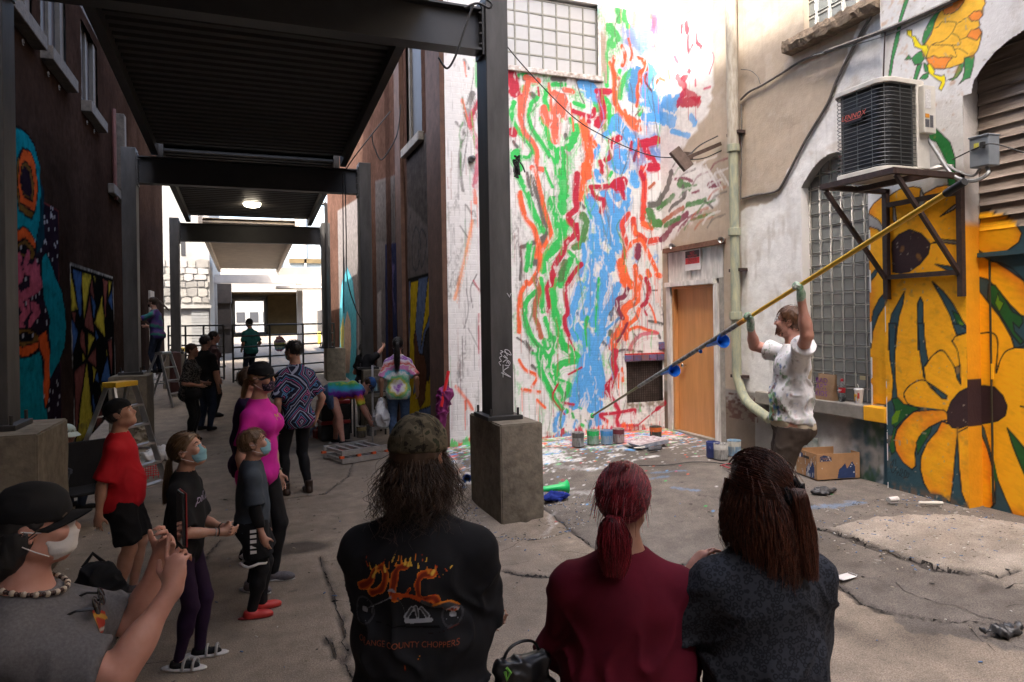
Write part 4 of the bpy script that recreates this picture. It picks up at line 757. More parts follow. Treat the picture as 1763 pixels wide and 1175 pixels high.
# left building
lb=thing('brown_building','tall brown rendered building along the left side of the alley with murals','building',(XL,10,0))
BROWN=np.array(alb(70,55,48,.52))
def paint_L(cvs):
 A,B=cvs.A,cvs.B;n=fbm(A*1.2,B*1.6,0,4,9);f=fbm(A*8,B*3,0,3,10)
 cvs.c[:]=BROWN*(.55+.6*n[...,None]+.3*f[...,None])
 cvs.mix(np.clip((fbm(A*.8,B*.5,0,3,11)-.48)*5,0,1)*.5,BROWN*.45)
 X=XL;s1=lambda p:wallX('S1',p,X);s2=lambda p:wallX('S2',p,X);K=(.012,.012,.016)
 TQ=alb(26,138,150);OR=alb(222,96,46);OL=alb(120,88,44);PK=alb(196,96,118);SPC=alb(44,34,46);DKT=alb(28,62,76)
 l=.03;base0=cvs.c.copy()
 cvs.poly(s1([(285,580),(395,640),(398,1180)])+s2([(350,300),(370,1055),(290,1085),(280,900),(60,900),(50,0),(200,-300)]),SPC,.02,alb(120,60,60),.02)
 cvs.poly(s1([(270,400),(292,500),(300,850),(255,930),(240,850)]),DKT,.02)
 cvs.poly(s1([(40,150),(75,95),(120,75),(180,110),(235,200),(270,330),(275,500),(270,700),(245,850),(200,780),(150,750),(100,790),(85,850),(40,830)]),TQ,.01,K,l)
 cvs.poly(s1([(150,218),(200,235),(240,330),(258,480),(240,620),(215,700),(130,640),(100,480),(115,300)]),OL,.01,K,l);cvs.poly(s1([(160,220),(205,240),(240,330),(256,470),(235,650),(140,590),(118,480),(135,270)]),OR,.01,K,l)
 cvs.poly(s1([(165,305),(210,350),(230,450),(220,575),(160,540),(135,430),(150,330)]),OL,.01,K,l);cvs.poly(s1([(160,330),(200,380),(215,460),(205,560),(160,520),(140,430)]),SPC,.01)
 cvs.poly(s1([(95,850),(110,780),(155,745),(200,775),(240,850),(245,910),(190,850),(150,830),(110,870),(100,930)]),OR,.01,K,l);cvs.poly(s1([(100,920),(120,860),(170,825),(220,880),(240,930),(220,975),(150,950),(110,950)]),OL,.01,K,l);cvs.poly(s1([(110,920),(130,880),(170,860),(205,900),(215,940),(150,930)]),K,.01)
 for w_,pts in((44,[(120,20),(90,60),(130,110),(70,190),(110,240),(90,330)]),(40,[(170,0),(150,80),(230,90),(180,160),(240,180),(130,250),(140,330)]),(40,[(215,50),(190,120),(240,160)]),(36,[(150,340),(120,400),(150,470),(150,520)]),(36,[(190,300),(230,330),(180,400),(190,500)]),(30,[(90,380),(100,470),(115,510)]),(30,[(160,250),(170,320),(130,380)])):cvs.stroke(s2(pts),w_/3.456/125*1.5,PK,.15,.012,.9,.15,7)
 cvs.poly(s2([(245,30),(270,-20),(300,30),(330,130),(365,200),(390,330),(395,430),(380,560),(350,640),(300,735),(285,700),(300,560),(290,430),(300,400),(270,290),(250,180)]),TQ,.01,K,l)
 cvs.poly(s2([(70,470),(110,440),(170,430),(225,470),(230,545),(170,600),(110,605),(75,590)]),OL,.01,K,l);cvs.poly(s2([(72,520),(130,545),(228,515),(228,560),(150,610),(75,590)]),OR,.01,K,.02);cvs.poly(s2([(90,480),(150,450),(205,475),(200,505),(140,520),(95,505)]),K,.01)
 cvs.poly(s2([(75,600),(150,612),(235,570),(255,640),(262,800),(280,920),(290,1080),(240,1300),(40,1300),(60,620)]),TQ,.01,K,l);cvs.poly(s2([(230,480),(275,440),(295,560),(298,700),(285,880),(268,915),(260,780),(265,640),(232,540)]),OR,.01,K,l)
 rr=random.Random(3)
 for k in range(160):
  u=rr.uniform(30,104);v=rr.uniform(360,740);p=onX(u,v,X);i=np.searchsorted(B[:,0],p.z);j=np.searchsorted(A[0],p.y)
  if i<len(B)-1 and j<A.shape[1]-1 and abs(cvs.c[i,j]-np.array(SPC)).sum()<.03:cvs.c[i:i+2,j]=alb(190,190,196)
 cvs.poly(s2([(416,50),(672,135),(690,900),(560,1060),(445,1140)]),(.008,.008,.008),.01,alb(190,186,180),.025)
 YL=alb(206,186,66);BLU=alb(70,104,158);RD=alb(140,82,74);WH=alb(176,170,170)
 for c,p in((YL,[(420,100),(465,320),(425,335)]),(BLU,[(432,80),(485,100),(485,350),(475,370)]),(YL,[(487,100),(543,118),(500,400)]),(RD,[(545,130),(560,270),(535,220)]),(YL,[(555,120),(572,130),(568,180)]),(RD,[(612,140),(640,155),(625,390)]),(YL,[(645,150),(667,155),(645,250)]),(BLU,[(667,200),(670,330),(640,270)]),(RD,[(428,340),(452,335),(445,410)]),(BLU,[(430,380),(468,460),(430,600)]),(RD,[(535,230),(560,460),(500,420)]),(BLU,[(540,230),(572,300),(560,380)]),(YL,[(608,240),(627,490),(560,405)]),(RD,[(485,440),(500,460),(510,600),(475,520)]),(YL,[(528,460),(562,490),(522,600)]),(YL,[(490,580),(510,620),(492,630)]),(RD,[(572,540),(572,670),(522,620)]),(BLU,[(640,600),(660,760),(600,750)]),(YL,[(550,660),(572,680),(555,760)]),(BLU,[(565,740),(580,690),(592,760)]),(RD,[(440,690),(508,635),(450,1090)]),(YL,[(515,640),(560,1040),(452,1125)]),(RD,[(590,830),(610,980),(570,1040)]),(YL,[(597,765),(630,790),(610,860)]),(BLU,[(550,800),(565,900),(560,1010)]),(WH,[(640,500),(668,485),(664,500)]),(RD,[(640,510),(667,500),(668,730)]),(YL,[(632,540),(642,600),(636,600)]),(BLU,[(565,430),(585,490),(572,510)])):cvs.poly(s2(p),c,.012,alb(40,36,36),.012,shade=((.01,.01,.012),.10))
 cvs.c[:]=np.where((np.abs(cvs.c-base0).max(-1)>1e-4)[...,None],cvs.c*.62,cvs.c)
 cvs.mix(((B<.35)*np.clip(fbm(A*6,B*14,0,3,40)*2-.6,0,1))*.6,alb(70,62,56))
wl=[(9.55,10.95),(11.35,12.8),(13.9,15.3)];zs_=5.98
skin('rendered_wall','X',XL,8,26,-.05,7.6,.055,.026,paint_L,dullw,lb,holes=[(a,b,zs_,7.4)for a,b in wl],relief=.012)
MB().box((XL-10,-16,-.3),(XL-.14,9.5,23)).build('tall_block',dk,lb,True);MB().box((XL-10,9.5,-.3),(XL-.14,26,8.4)).build('low_block',dk,lb,True)  # tall block rises unseen, height set to throw shadow across the courtyard
MB().box((XL-.14,-16,-.3),(XL,8,23)).box((XL-.14,9.5,7.6),(XL,26,8.4)).box((XL-.14,8,7.6),(XL,9.5,23)).build('outer_wall',mat('brown_render',tuple(BROWN),.9,0,.4,2,.4,30),lb,True)
MB().box((XL-.14,26,-.3),(XL,26.1,7.6)).build('wall_end',MATS['brown_render'],lb,True)
for a,b in wl:
 wnd=MB().box((XL-.13,a,zs_),(XL-.10,b,7.4)).build('window',mat('dark_window',(.02,.02,.022),.6,0,.2,3,.03,5),lb,True)
 [MB().box((XL-.12,y0_,zs_),(x_,y1_,7.4)).build('frame',mat('pale_frame',(.07,.06,.05),.8,0,.3,6,.3,30),wnd,True,root=lb)for y0_,y1_,x_ in((a,a+.16,XL-.03),(b-.22,b,XL-.03),((a+b)/2-.05,(a+b)/2+.05,XL-.06))]
 MB().box((XL-.08,a-.05,zs_-.22),(XL+.16,b+.05,zs_-.02)).build('sill',mat('stone_sill_brown',(.075,.062,.05),.95,0,.4,9,.8,30,bdist=.012),wnd,True,bevel=.015,root=lb)
 for q in range(2):c=Vector((XL+.03,a+.25+q*.6,zs_-.34));MB().tube([c+Vector((0,.035*math.cos(t),.035*math.sin(t)))for t in np.linspace(0,5.2,12)],.006,6).build('eye_bolt',mat('grey_iron',(.2,.2,.2),.5,.6,.2,9,.1,20),wnd,True,root=lb)
MB().box((XL,16.9,4.95),(XL+.22,17.15,6.6)).box((XL,16.2,4.75),(XL+.12,17.6,4.95)).build('stone_bracket',MATS['stone_sill_brown'],lb,True,bevel=.02)
MB().tube([(XL+.07,16.6,6.6),(XL+.07,16.6,4.9),(XL+.07,16.7,4.7)],.04,8).build('downpipe',mat('red_pipe',(.09,.03,.025),.6,0,.3,6,.1,30),lb,True,True)
MB().box((XL,22.2,.4),(XL+.05,23.1,3.0)).build('side_door',mat('pale_side_door',(.3,.25,.2),.7,0,.3,4,.2,30),lb,True)
bw=thing('unseen_rear_blocker','plain unseen block added behind the camera to shade the foreground','building',(8,-6,0));MB().box((4.2,-7,-.3),(16,-6,9)).box((XL+.01,-7,-.3),(4.1,-6,12)).build('wall',MATS['near_tan'],bw,True)  # unseen block added behind the camera to cut sky light on the foreground
# steel frames, pedestals, canopy roofs
def pedestal(label,x0,x1,y0,y1,z1):
 zb=min(float(gz(x0,y0)),float(gz(x1,y1)))-.08;t=thing('concrete_pedestal',label,'pedestal',((x0+x1)/2,(y0+y1)/2,zb),group='concrete pedestals under the steel columns')
 h=z1-zb;a,b=(x1-x0)/2,(y1-y0)/2
 bm=bmesh.new();bmesh.ops.create_cube(bm,size=1);bmesh.ops.scale(bm,vec=(2*a,2*b,h),verts=bm.verts);bmesh.ops.translate(bm,vec=(0,0,h/2),verts=bm.verts)
 bmesh.ops.bevel(bm,geom=list(bm.edges),offset=.012,segments=2,affect='EDGES');bmesh.ops.subdivide_edges(bm,edges=[e for e in bm.edges if e.calc_length()>.2],cuts=14,use_grid_fill=True)
 V=np.array([v.co for v in bm.verts]);F=[[v.index for v in f.verts]for f in bm.faces];bm.verts.index_update();F=[[v.index for v in f.verts]for f in bm.faces];bm.free()
 d=(fbm(V[:,0]*4,V[:,1]*4,V[:,2]*4,4,3)-.5)*.018;V[:,0]+=d*np.sign(V[:,0]);V[:,1]+=d*np.sign(V[:,1])
 n=fbm(V[:,0]*3,V[:,1]*3,V[:,2]*3,4,8);c=np.array(alb(150,140,124,.62))*(.7+.6*n[:,None]);c[V[:,2]<.12]*=.75
 mk('block',V,F,colmat('pedestal_concrete',.92,.3,11,.6,34,.008,.2),t,smooth=False,col=c);return t
ped=[pedestal('concrete pedestal of the near right column, behind the man in the camouflage cap',2.28,2.73,6.27,7.25,.97),pedestal('concrete pedestal at the left edge of the picture under the near left column',-2.05,-1.53,6.27,7.25,1.17),pedestal('concrete pedestal behind the yellow-topped stepladder',-2.1,-1.55,12.6,13.5,1.17),pedestal('far right concrete pedestal beside the metal gate',2.0,2.5,19.2,20.0,1.28),pedestal('far left concrete pedestal by the metal gate',-2.0,-1.55,19.2,20,1.25),pedestal('pedestal of the right column behind the painter reaching up at the alley wall',1.98,2.44,12.75,13.6,1.1)]
def frame(label,Y,xl,xr,zl,zr,zb,zt,wc=.24,dc=.32):
 t=thing('steel_frame',label,'steel frame',(0,Y,0),group='dark steel portal frames')
 for x,zf_,s in((xl,zl,-1),(xr,zr,1)):
  c=MB().box((x-wc/2,Y-dc/2,zf_),(x+wc/2,Y+dc/2,zt+.12)).build('column',steel_col,t,True,bevel=.006)
  MB().box((x-.19,Y-.24,zf_-.0),(x+.19,Y+.24,zf_+.045)).build('base_plate',steel_dk,c,True,bevel=.005,root=t)
  for a in(-.15,.15):
   for b_ in(-.2,.2):MB().tube([(x+a,Y+b_,zf_+.04),(x+a,Y+b_,zf_+.12)],.014,8).build('bolt',steel_dk,c,True,root=t)
 b_=MB().box((xl+wc/2+.003,Y-.10,zb),(xr-wc/2-.003,Y+.10,zb+.022)).box((xl+wc/2+.003,Y-.10,zt-.022),(xr-wc/2-.003,Y+.10,zt)).box((xl+wc/2+.003,Y-.012,zb+.02),(xr-wc/2-.003,Y+.012,zt-.02))
 bo_=b_.build('beam',steel_dk,t,True)
 for x,s_ in((xl+wc/2,1),(xr-wc/2,-1)):
  MB().box((x+min(0,s_*.02)+s_*.004,Y-.12,zb-.05),(x+max(0,s_*.02)+s_*.004,Y+.12,zt+.04)).build('end_plate',steel_col,bo_,True,root=t)
  for q in range(4):
   for e_ in(-.095,.095):MB().lathe([(.016,0),(.016,.012),(.009,.014),(.009,.03)],(x+s_*.024,Y+e_,zb+.06+q*(zt-zb-.12)/3),6,axis=(s_,0,0)).build('bolt',steel_col,bo_,True,root=t)
 return t
frame('near steel portal frame, its right column crossing in front of the painted wall',6.78,-1.93,2.44,1.17,.97,4.78,5.22)
frame('middle steel portal frame with its left column beside the woman on the ladder',13.2,-1.83,2.11,1.17,1.1,4.42,4.88,.22,.3)
frame('far steel portal frame standing by the metal gate',19.6,-1.72,2.05,1.25,1.28,4.15,4.62,.22,.3)
def canopy(label,y0,y1,z0,z1,x0,x1,m,pitch=.19):
 t=thing('canopy_roof',label,'canopy',(0,y0,z0),group='corrugated metal canopy roofs')
 zz=lambda y:z0+(z1-z0)*(y-y0)/(y1-y0)
 for x in(x0,x1):MB().bar((x,y0,zz(y0)+.16),(x,y1,zz(y1)+.16),.11,.32).build('edge_beam',m,t,True)
 ny=int((y1-y0)/pitch);prof=[]
 for k in range(ny):
  y=y0+k*pitch
  prof+=[(y,.0),(y+pitch*.48,.0),(y+pitch*.56,.07),(y+pitch*.92,.07)]
 V=[];F=[]
 for y,dz in prof:V+=[(x0,y,zz(y)+.14+dz),(x1,y,zz(y)+.14+dz)]
 for k in range(len(prof)-1):F.append((2*k,2*k+1,2*k+3,2*k+2))
 mk('deck',V,F,m,t,True)
 MB().box((x0,y0,zz(y0)+.25),(x1,y1,zz(y0)+.27)).build('roof_sheet',m,t,True)if abs(z1-z0)<.05 else mk('roof_sheet',[(x0,y0,zz(y0)+.26),(x1,y0,zz(y0)+.26),(x1,y1,zz(y1)+.26),(x0,y1,zz(y1)+.26)],[(0,1,2,3)],m,t,True)
 return t
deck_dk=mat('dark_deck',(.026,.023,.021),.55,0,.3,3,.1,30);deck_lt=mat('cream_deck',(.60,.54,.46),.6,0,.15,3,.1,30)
canopy('dark corrugated canopy nearest the camera, out of view, its reach set to shade the foreground',-.6,6.7,5.45,5.25,-1.43,1.71,deck_dk);canopy('dark corrugated canopy roof between the near and middle steel frames',6.9,13.1,5.24,4.9,-1.43,1.71,deck_dk)  # first canopy is out of view, its reach over the camera set for shade
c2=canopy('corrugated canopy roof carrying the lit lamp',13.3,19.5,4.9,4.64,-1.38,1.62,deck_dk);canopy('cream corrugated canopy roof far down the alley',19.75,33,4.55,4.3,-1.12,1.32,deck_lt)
pl=atT(434,353,1180/72);lamp=thing('ceiling_lamp','small lit lamp under the second canopy roof','lamp',(pl.x,pl.y,pl.z))
MB().lathe([(.05,.22),(.10,.12),(.20,.08),(.21,.03)],(0,0,0),18).build('housing',steel_dk,lamp,smooth=True);MB().lathe([(.0,-.06),(.10,-.055),(.18,-.03),(.20,.03)],(0,0,0),18,capb=False).build('lens',emat('lamp_glow',(1,.86,.66),5),lamp,smooth=True)
MB().tube([(0,0,.2),(0,0,.5)],.02,6).build('stem',steel_dk,lamp)
# beyond the gate
sb=thing('stone_building','pale building with crazy-paved stone facing beyond the gate','building',(-3,30,0))
YB_=30;xs0,xs1=-9,onY(361,500,YB_).x
MB().box((xs0,YB_,-.2),(xs1,42,9)).build('wall',mat('white_facade',(.25,.24,.22),.8,0,.15,2,.2,20),sb,True)
rr=random.Random(4);z_lo,z_hi=onY(340,522,YB_).z,onY(340,450,YB_).z
stm=[mat('facing_stone%d'%i,c,.85,0,.2,4,.3,20)for i,c in enumerate(((.24,.225,.20),(.17,.16,.145),(.27,.255,.24)))]
yy=z_lo
while yy<z_hi:
 h=rr.uniform(.22,.36);x=-3.4+rr.uniform(0,.2)
 while x<xs1-.12:
  w_=min(rr.uniform(.25,.5),xs1-.02-x);j=lambda:rr.uniform(-.05,.05)
  P=[(x+.02+j()*.3,YB_-.04,yy+.02+j()*.6),(x+w_*.5,YB_-.04,yy+.015+j()*.8),(x+w_-.02+j()*.3,YB_-.04,yy+.03+j()*.6),(x+w_-.02+j()*.4,YB_-.04,yy+h-.03+j()*.6),(x+w_*.45,YB_-.04,yy+h-.01+j()*.6),(x+.02+j()*.4,YB_-.04,yy+h-.03+j()*.6)]
  MB().prism(P,(0,.05,0)).build('stone',stm[rr.randrange(3)],sb,True);x+=w_
 yy+=h
zz0=onY(340,526,YB_).z;MB().box((-4,YB_-.12,zz0-.12),(xs1+.05,YB_-.002,zz0)).build('ledge',MATS['white_facade'],sb,True)
for k in range(16):z=.55+k*(zz0-.7)/16;MB().box((onY(330,560,YB_).x,YB_-.05,z),(xs1-.05,YB_-.004,z+(zz0-.7)/16-.02)).build('shutter_slat',mat('grey_shutter',(.2,.2,.195),.6,0,.1,4,.1,20),sb,True)
wz0_=onY(320,440,YB_).z;MB().box((onY(312,440,YB_).x,YB_-.02,wz0_),(onY(319,440,YB_).x,YB_-.003,wz0_+1)).build('window',MATS['dark_window'],sb,True)
tb=thing('tunnel_building','pale building with a drive-through tunnel at the end of the alley','building',(1,62,0))
YT=62;e=lambda u,v:onY(u,v,YT)
ox0,ox1,ozt,oz0=e(396,560).x,e(522,560).x,e(450,503).z,.6
cream=mat('cream_facade',(.23,.21,.18),.8,0,.12,1,.1,10);tun=mat('tunnel_ochre',(.14,.10,.045),.9,0,.3,1,.2,10)
MB().box((e(376,500).x,YT,oz0),(ox0,YT+.5,9)).box((ox1,YT,oz0),(24,YT+.5,9)).box((ox0,YT,ozt),(ox1,YT+.5,9)).build('facade',cream,tb,True)
MB().box((ox0-.5,YT+.5,ozt),(ox1+.5,YT+26,ozt+.4)).build('tunnel_ceiling',tun,tb,True);MB().box((e(466,560).x,YT+8,oz0),(ox1+.5,YT+26,ozt)).build('tunnel_wall',tun,tb,True);MB().box((ox0-.6,YT+.5,oz0),(ox0-.1,YT+26,ozt)).build('tunnel_wall',tun,tb,True);MB().box((ox1+.1,YT+.5,oz0),(ox1+.6,YT+26,ozt)).build('tunnel_wall',tun,tb,True)
i0,i1=onY(405,540,88).x,onY(465,540,88).x;izt=onY(430,516,88).z
MB().box((ox0-.5,YT+25,oz0),(i0,YT+26,ozt)).box((i1,YT+25,oz0),(ox1+3,YT+26,ozt)).box((i0,YT+25,izt),(i1,YT+26,ozt)).build('inner_portal',mat('portal_grey',(.4,.38,.35),.8,0,.2,1,.1,10),tb,True)
fb=thing('far_building','distant sunlit building seen through the tunnel','building',(0,130,0));MB().box((-20,130,0),(20,140,14)).build('wall',MATS['white_facade'],fb,True)
for k in range(4):MB().box((-4+k*2.2,129.9,2.2),(-2.6+k*2.2,129.99,4)).build('window',MATS['dark_window'],fb,True)
for k in range(3):MB().box((-4+k*3,129.85,.8),(-1.4+k*3,129.98,1.6)).build('door',mat('far_door',(.25,.25,.27),.6,0,.1,3,0),fb,True)
MB().box((onY(530,549,YT).x,YT-.03,onY(536,545,YT).z),(onY(534.5,549,YT).x,YT-.005,onY(536,535,YT).z)).build('notice',mat('notice_grey',(.5,.5,.55),.7,0,.3,30,0),tb,True)
MB().box((ox1+1.2,55,.7),(ox1+1.25,62,3.0)).build('dark_fence',steel_dk,tb,True)
sk=thing('skywalk','glazed skywalk bridging the alley behind the cream canopy','skywalk',(2,34,4))
YS_=34.2;f=lambda u,v:onY(u,v,YS_)
MB().box((f(380,480).x-4,YS_,f(480,474).z-.38),(8,YS_+.4,f(480,474).z)).build('girder',mat('pale_girder',(.42,.39,.36),.6,0,.2,2,.1,10),sk,True)
MB().box((1.45,YS_+.1,f(520,474).z),(12,YS_+3,f(520,461).z)).build('spandrel',cream,sk,True);MB().box((1.45,YS_+.3,f(520,461).z),(12,YS_+3,7.6)).build('glazing',mat('sky_glass',(.42,.5,.54),.08,0,.15,.8,0),sk,True)
for k in range(8):x=1.5+k*1.15;MB().box((x-.05,YS_+.2,f(520,461).z),(x+.05,YS_+.29,7.6)).build('mullion',MATS['pale_girder'],sk,True)
MB().box((1.9,YS_+.2,f(520,452).z-.02),(12,YS_+.285,f(520,445).z)).build('transom',tun,sk,True)
for x in(f(369,560).x,2.35):MB().box((x-.13,YS_+.05,.5),(x+.13,YS_+.3,f(480,474).z-.381)).build('post',mat('white_post',(.34,.33,.31),.6,0,.1,3,.1,10),sk,True)
MB().box((f(474,490).x,YS_-1.2,f(500,495).z-.1),(6,YS_-.01,f(500,495).z)).build('soffit',deck_lt,sk,True)
db=thing('wooden_cabinet','dark slatted cabinet standing beside the white post in the sun','cabinet',(f(383,520).x,36,.5))
for k in range(3):MB().box((-.55,0,.0+k*1.25),(.35,.6,.95+k*1.25)).build('box',mat('dark_wood_far',(.07,.055,.045),.8,0,.3,3,.2,10),db)
MB().box((-.5,.2,.95),(.3,.5,1.25)).box((-.5,.2,2.2),(.3,.5,2.5)).build('spacer',MATS['dark_wood_far'],db)
yb_m=mat('safety_yellow',(.75,.5,.03),.5,0,.1,4,.05,20)
for lab,u,v0,v1 in(('yellow bollard in the sun right of the tunnel mouth',525.5,560,581),('pale yellow bollard just left of the far right column',550,571,600),('yellow bollard behind the gate near the left wall',314,598,640),('yellow bollard left of the tunnel mouth',401,566,580),('yellow bollard inside the tunnel',456,562,574)):
 d0=onG(u,v1);
 if d0.y>120 or d0.y<5:d0=atT(u,v1,55)
 h=(v1-v0)*d0.y/ray(u,v1).y/FPX;r=.10*h/1.0
 t=thing('bollard',lab,'bollard',d0,group='yellow bollards');MB().lathe([(.1,0),(.1,h*.93),(.07,h*.98),(.02,h)],(0,0,0),14).build('post',yb_m,t,smooth=True);MB().lathe([(.13,-.02),(.13,.03)],(0,0,0),14).build('foot',steel_dk,t)
def gate(label,pl_,pr_,nrail=6,h=1.35):
 a=onG(*pl_[:2])if len(pl_)==2 else atT(*pl_);b=atT(*pr_);a.z=float(gz(a.x,a.y))+.1;b.z=float(gz(b.x,b.y))+.1
 t=thing('metal_gate',label,'gate',a,math.atan2(b.y-a.y,b.x-a.x),group='tubular metal gates');L=(b-a).length
 for k in range(nrail):MB().tube([(0,0,.05+h*k/(nrail-1)),(L,0,.05+h*k/(nrail-1))],.022,8).build('rail',steel_dk,t,smooth=True)
 for x in(0,L*.33,L*.66,L):MB().tube([(x,.0,0),(x,.0,h+.07)],.026,8).build('upright',steel_dk,t,smooth=True)
 for x in(.05,L-.05):MB().tube([(x,.03,.3),(x,.07,.34),(x,.03,.4)],.015,6).build('latch',steel_dk,t)
 return t
gate('long tubular metal gate closing off the alley beyond the spectators',(402,660,17.6),(576,641,20.6),6,1.42);gate('shorter tubular metal gate at the left wall of the alley',(291,640,19.6),(386,655,17.9),6,1.36)
# PEOPLE
def v3(*a):return np.array(a,float)
def unit(a):a=np.asarray(a,float);return a/(np.linalg.norm(a)+1e-12)
def rotm(yaw=0,pitch=0,roll=0):
 return np.array(Matrix.Rotation(yaw,3,'Z')@Matrix.Rotation(pitch,3,'X')@Matrix.Rotation(roll,3,'Y'))
def E(c,r,R=None,k=.03,cut=None,sub=False):return dict(t='e',c=v3(*c),r=v3(*r),R=R,k=k,cut=cut or[],sub=sub)
def C(a,b,ra,rb,k=.02,cut=None,sub=False):return dict(t='c',a=v3(*a),b=v3(*b),ra=ra,rb=rb,k=k,cut=cut or[],sub=sub)
def grow(p,e,**kw):
 q=dict(p);
 if q['t']=='e':q['r']=q['r']+e
 else:q['ra']=q['ra']+e;q['rb']=q['rb']+e
 q.update(kw);return q
def sdf_eval(p,X,Y,Z):
 if p['t']=='e':
  c=p['c'];r=p['r'];x,y,z=X-c[0],Y-c[1],Z-c[2]
  if p['R']is not None:
   R=p['R'];x,y,z=R[0,0]*x+R[1,0]*y+R[2,0]*z,R[0,1]*x+R[1,1]*y+R[2,1]*z,R[0,2]*x+R[1,2]*y+R[2,2]*z
  a=(x/r[0])**2+(y/r[1])**2+(z/r[2])**2;b=(x/r[0]**2)**2+(y/r[1]**2)**2+(z/r[2]**2)**2
  k0=np.sqrt(a);d=k0*(k0-1)/np.sqrt(b+1e-9)
 else:
  a,b=p['a'],p['b'];ba=b-a;L=float(ba@ba)+1e-12
  x,y,z=X-a[0],Y-a[1],Z-a[2];h=np.clip((x*ba[0]+y*ba[1]+z*ba[2])/L,0,1)
  d=np.sqrt((x-h*ba[0])**2+(y-h*ba[1])**2+(z-h*ba[2])**2)-(p['ra']+h*(p['rb']-p['ra']))
 for(q,n)in p['cut']:d=np.maximum(d,(X-q[0])*n[0]+(Y-q[1])*n[1]+(Z-q[2])*n[2])
 return d
def sdf_mesh(prims,h,cuts=()):
 lo=[];hi=[]
 for p in prims:
  if p['t']=='e':m=np.full(3,p['r'].max())if p['R']is not None else p['r'];lo.append(p['c']-m);hi.append(p['c']+m)
  else:m=max(p['ra'],p['rb']);lo.append(np.minimum(p['a'],p['b'])-m);hi.append(np.maximum(p['a'],p['b'])+m)
 keep=[not p['sub']for p in prims]
 o=np.min([l for l,kk in zip(lo,keep)if kk],0)-3*h;e=np.max([l for l,kk in zip(hi,keep)if kk],0)+3*h;n=np.ceil((e-o)/h).astype(int)+1
 ax=[(o[i]+h*np.arange(n[i])).astype(np.float32)for i in range(3)];D=np.full(n,.12,np.float32)
 for p,l,u in zip(prims,lo,hi):
  pad=p['k']+2.5*h;i0=np.clip(np.floor((l-pad-o)/h).astype(int),0,n);i1=np.clip(np.ceil((u+pad-o)/h).astype(int)+1,0,n)
  if(i1<=i0).any():continue
  sl=tuple(slice(a,b)for a,b in zip(i0,i1));d=sdf_eval(p,ax[0][sl[0]][:,None,None],ax[1][sl[1]][None,:,None],ax[2][sl[2]][None,None,:])
  A=D[sl];k=max(p['k'],1e-4)
  if p['sub']:hh=np.clip(.5-.5*(A+d)/k,0,1);D[sl]=A*(1-hh)-d*hh+k*hh*(1-hh)
  else:hh=np.clip(.5+.5*(A-d)/k,0,1);D[sl]=A*(1-hh)+d*hh-k*hh*(1-hh)
 for(q,nn)in cuts:D=np.maximum(D,((ax[0][:,None,None]-q[0])*nn[0]+(ax[1][None,:,None]-q[1])*nn[1]+(ax[2][None,None,:]-q[2])*nn[2]).astype(np.float32))
 S=D<0
 cs=[S[i:n[0]-1+i,j:n[1]-1+j,k:n[2]-1+k]for i in(0,1)for j in(0,1)for k in(0,1)]
 cnt=sum(c.astype(np.int8)for c in cs);act=(cnt>0)&(cnt<8);I=np.argwhere(act);idx=np.full(act.shape,-1,np.int64);idx[act]=np.arange(len(I))
 off=[(i,j,k)for i in(0,1)for j in(0,1)for k in(0,1)];cd=np.stack([D[I[:,0]+a,I[:,1]+b,I[:,2]+c]for a,b,c in off],1)
 P=np.zeros((len(I),3));W=np.zeros(len(I))
 for a in range(8):
  for b in range(a+1,8):
   df=np.abs(np.array(off[a])-np.array(off[b]))
   if df.sum()!=1:continue
   da,db=cd[:,a],cd[:,b];m=(da<0)!=(db<0);t=np.where(m,da/np.where(m,da-db,1),0)
   P+=m[:,None]*(np.array(off[a])+t[:,None]*(np.array(off[b])-np.array(off[a])));W+=m
 V=o+h*(I+P/W[:,None]);F=[]
 for axn in range(3):
  a0=[slice(1,n[i]-1)for i in range(3)];a0[axn]=slice(0,n[axn]-1);a1=list(a0);a1[axn]=slice(1,n[axn])
  s0=S[tuple(a0)];s1=S[tuple(a1)];ch=np.argwhere(s0!=s1)
  if len(ch)==0:continue
  fl=s0[ch[:,0],ch[:,1],ch[:,2]];g=ch.copy()
  for i in range(3):
   if i!=axn:g[:,i]+=1
  b,c=[(1,2),(2,0),(0,1)][axn]
  def cell(db,dc):q=g.copy();q[:,b]-=db;q[:,c]-=dc;return idx[q[:,0],q[:,1],q[:,2]]
  q=np.stack([cell(1,1),cell(0,1),cell(0,0),cell(1,0)],1);q[~fl]=q[~fl][:,::-1];F.append(q)
 F=np.vstack(F);F=F[(F>=0).all(1)]
 return V,F
def vnormals(V,F):
 n=np.cross(V[F[:,2]]-V[F[:,0]],V[F[:,3]]-V[F[:,1]]);N_=np.zeros_like(V)
 for i in range(4):np.add.at(N_,F[:,i],n)
 return N_/(np.linalg.norm(N_,axis=1)[:,None]+1e-9)
def folds(V,F,amp,fr=(9,9,5),seed=0,top=None):
 if np.max(amp)<=0:return V
 if top is not None:amp=amp*np.clip((top-V[:,2])/.22,.18,1)
 Nn=vnormals(V,F);wx=fbm(V[:,0]*4,V[:,1]*4,V[:,2]*4,2,seed+7)*1.6
 a=fbm(V[:,0]*fr[0]+wx,V[:,1]*fr[1]+wx,V[:,2]*fr[2]+wx*1.5,3,seed);r=1-np.abs(2*fbm(V[:,0]*fr[0]*.8+wx*2,V[:,1]*fr[1]*.8,V[:,2]*fr[2]*1.1+wx*2,2,seed+3)-1)
 r=np.clip((r-.55)/.45,0,1)**2.2
 return V+Nn*(amp*((a-.5)*1.3+(r-.25)*1.3))[:,None]
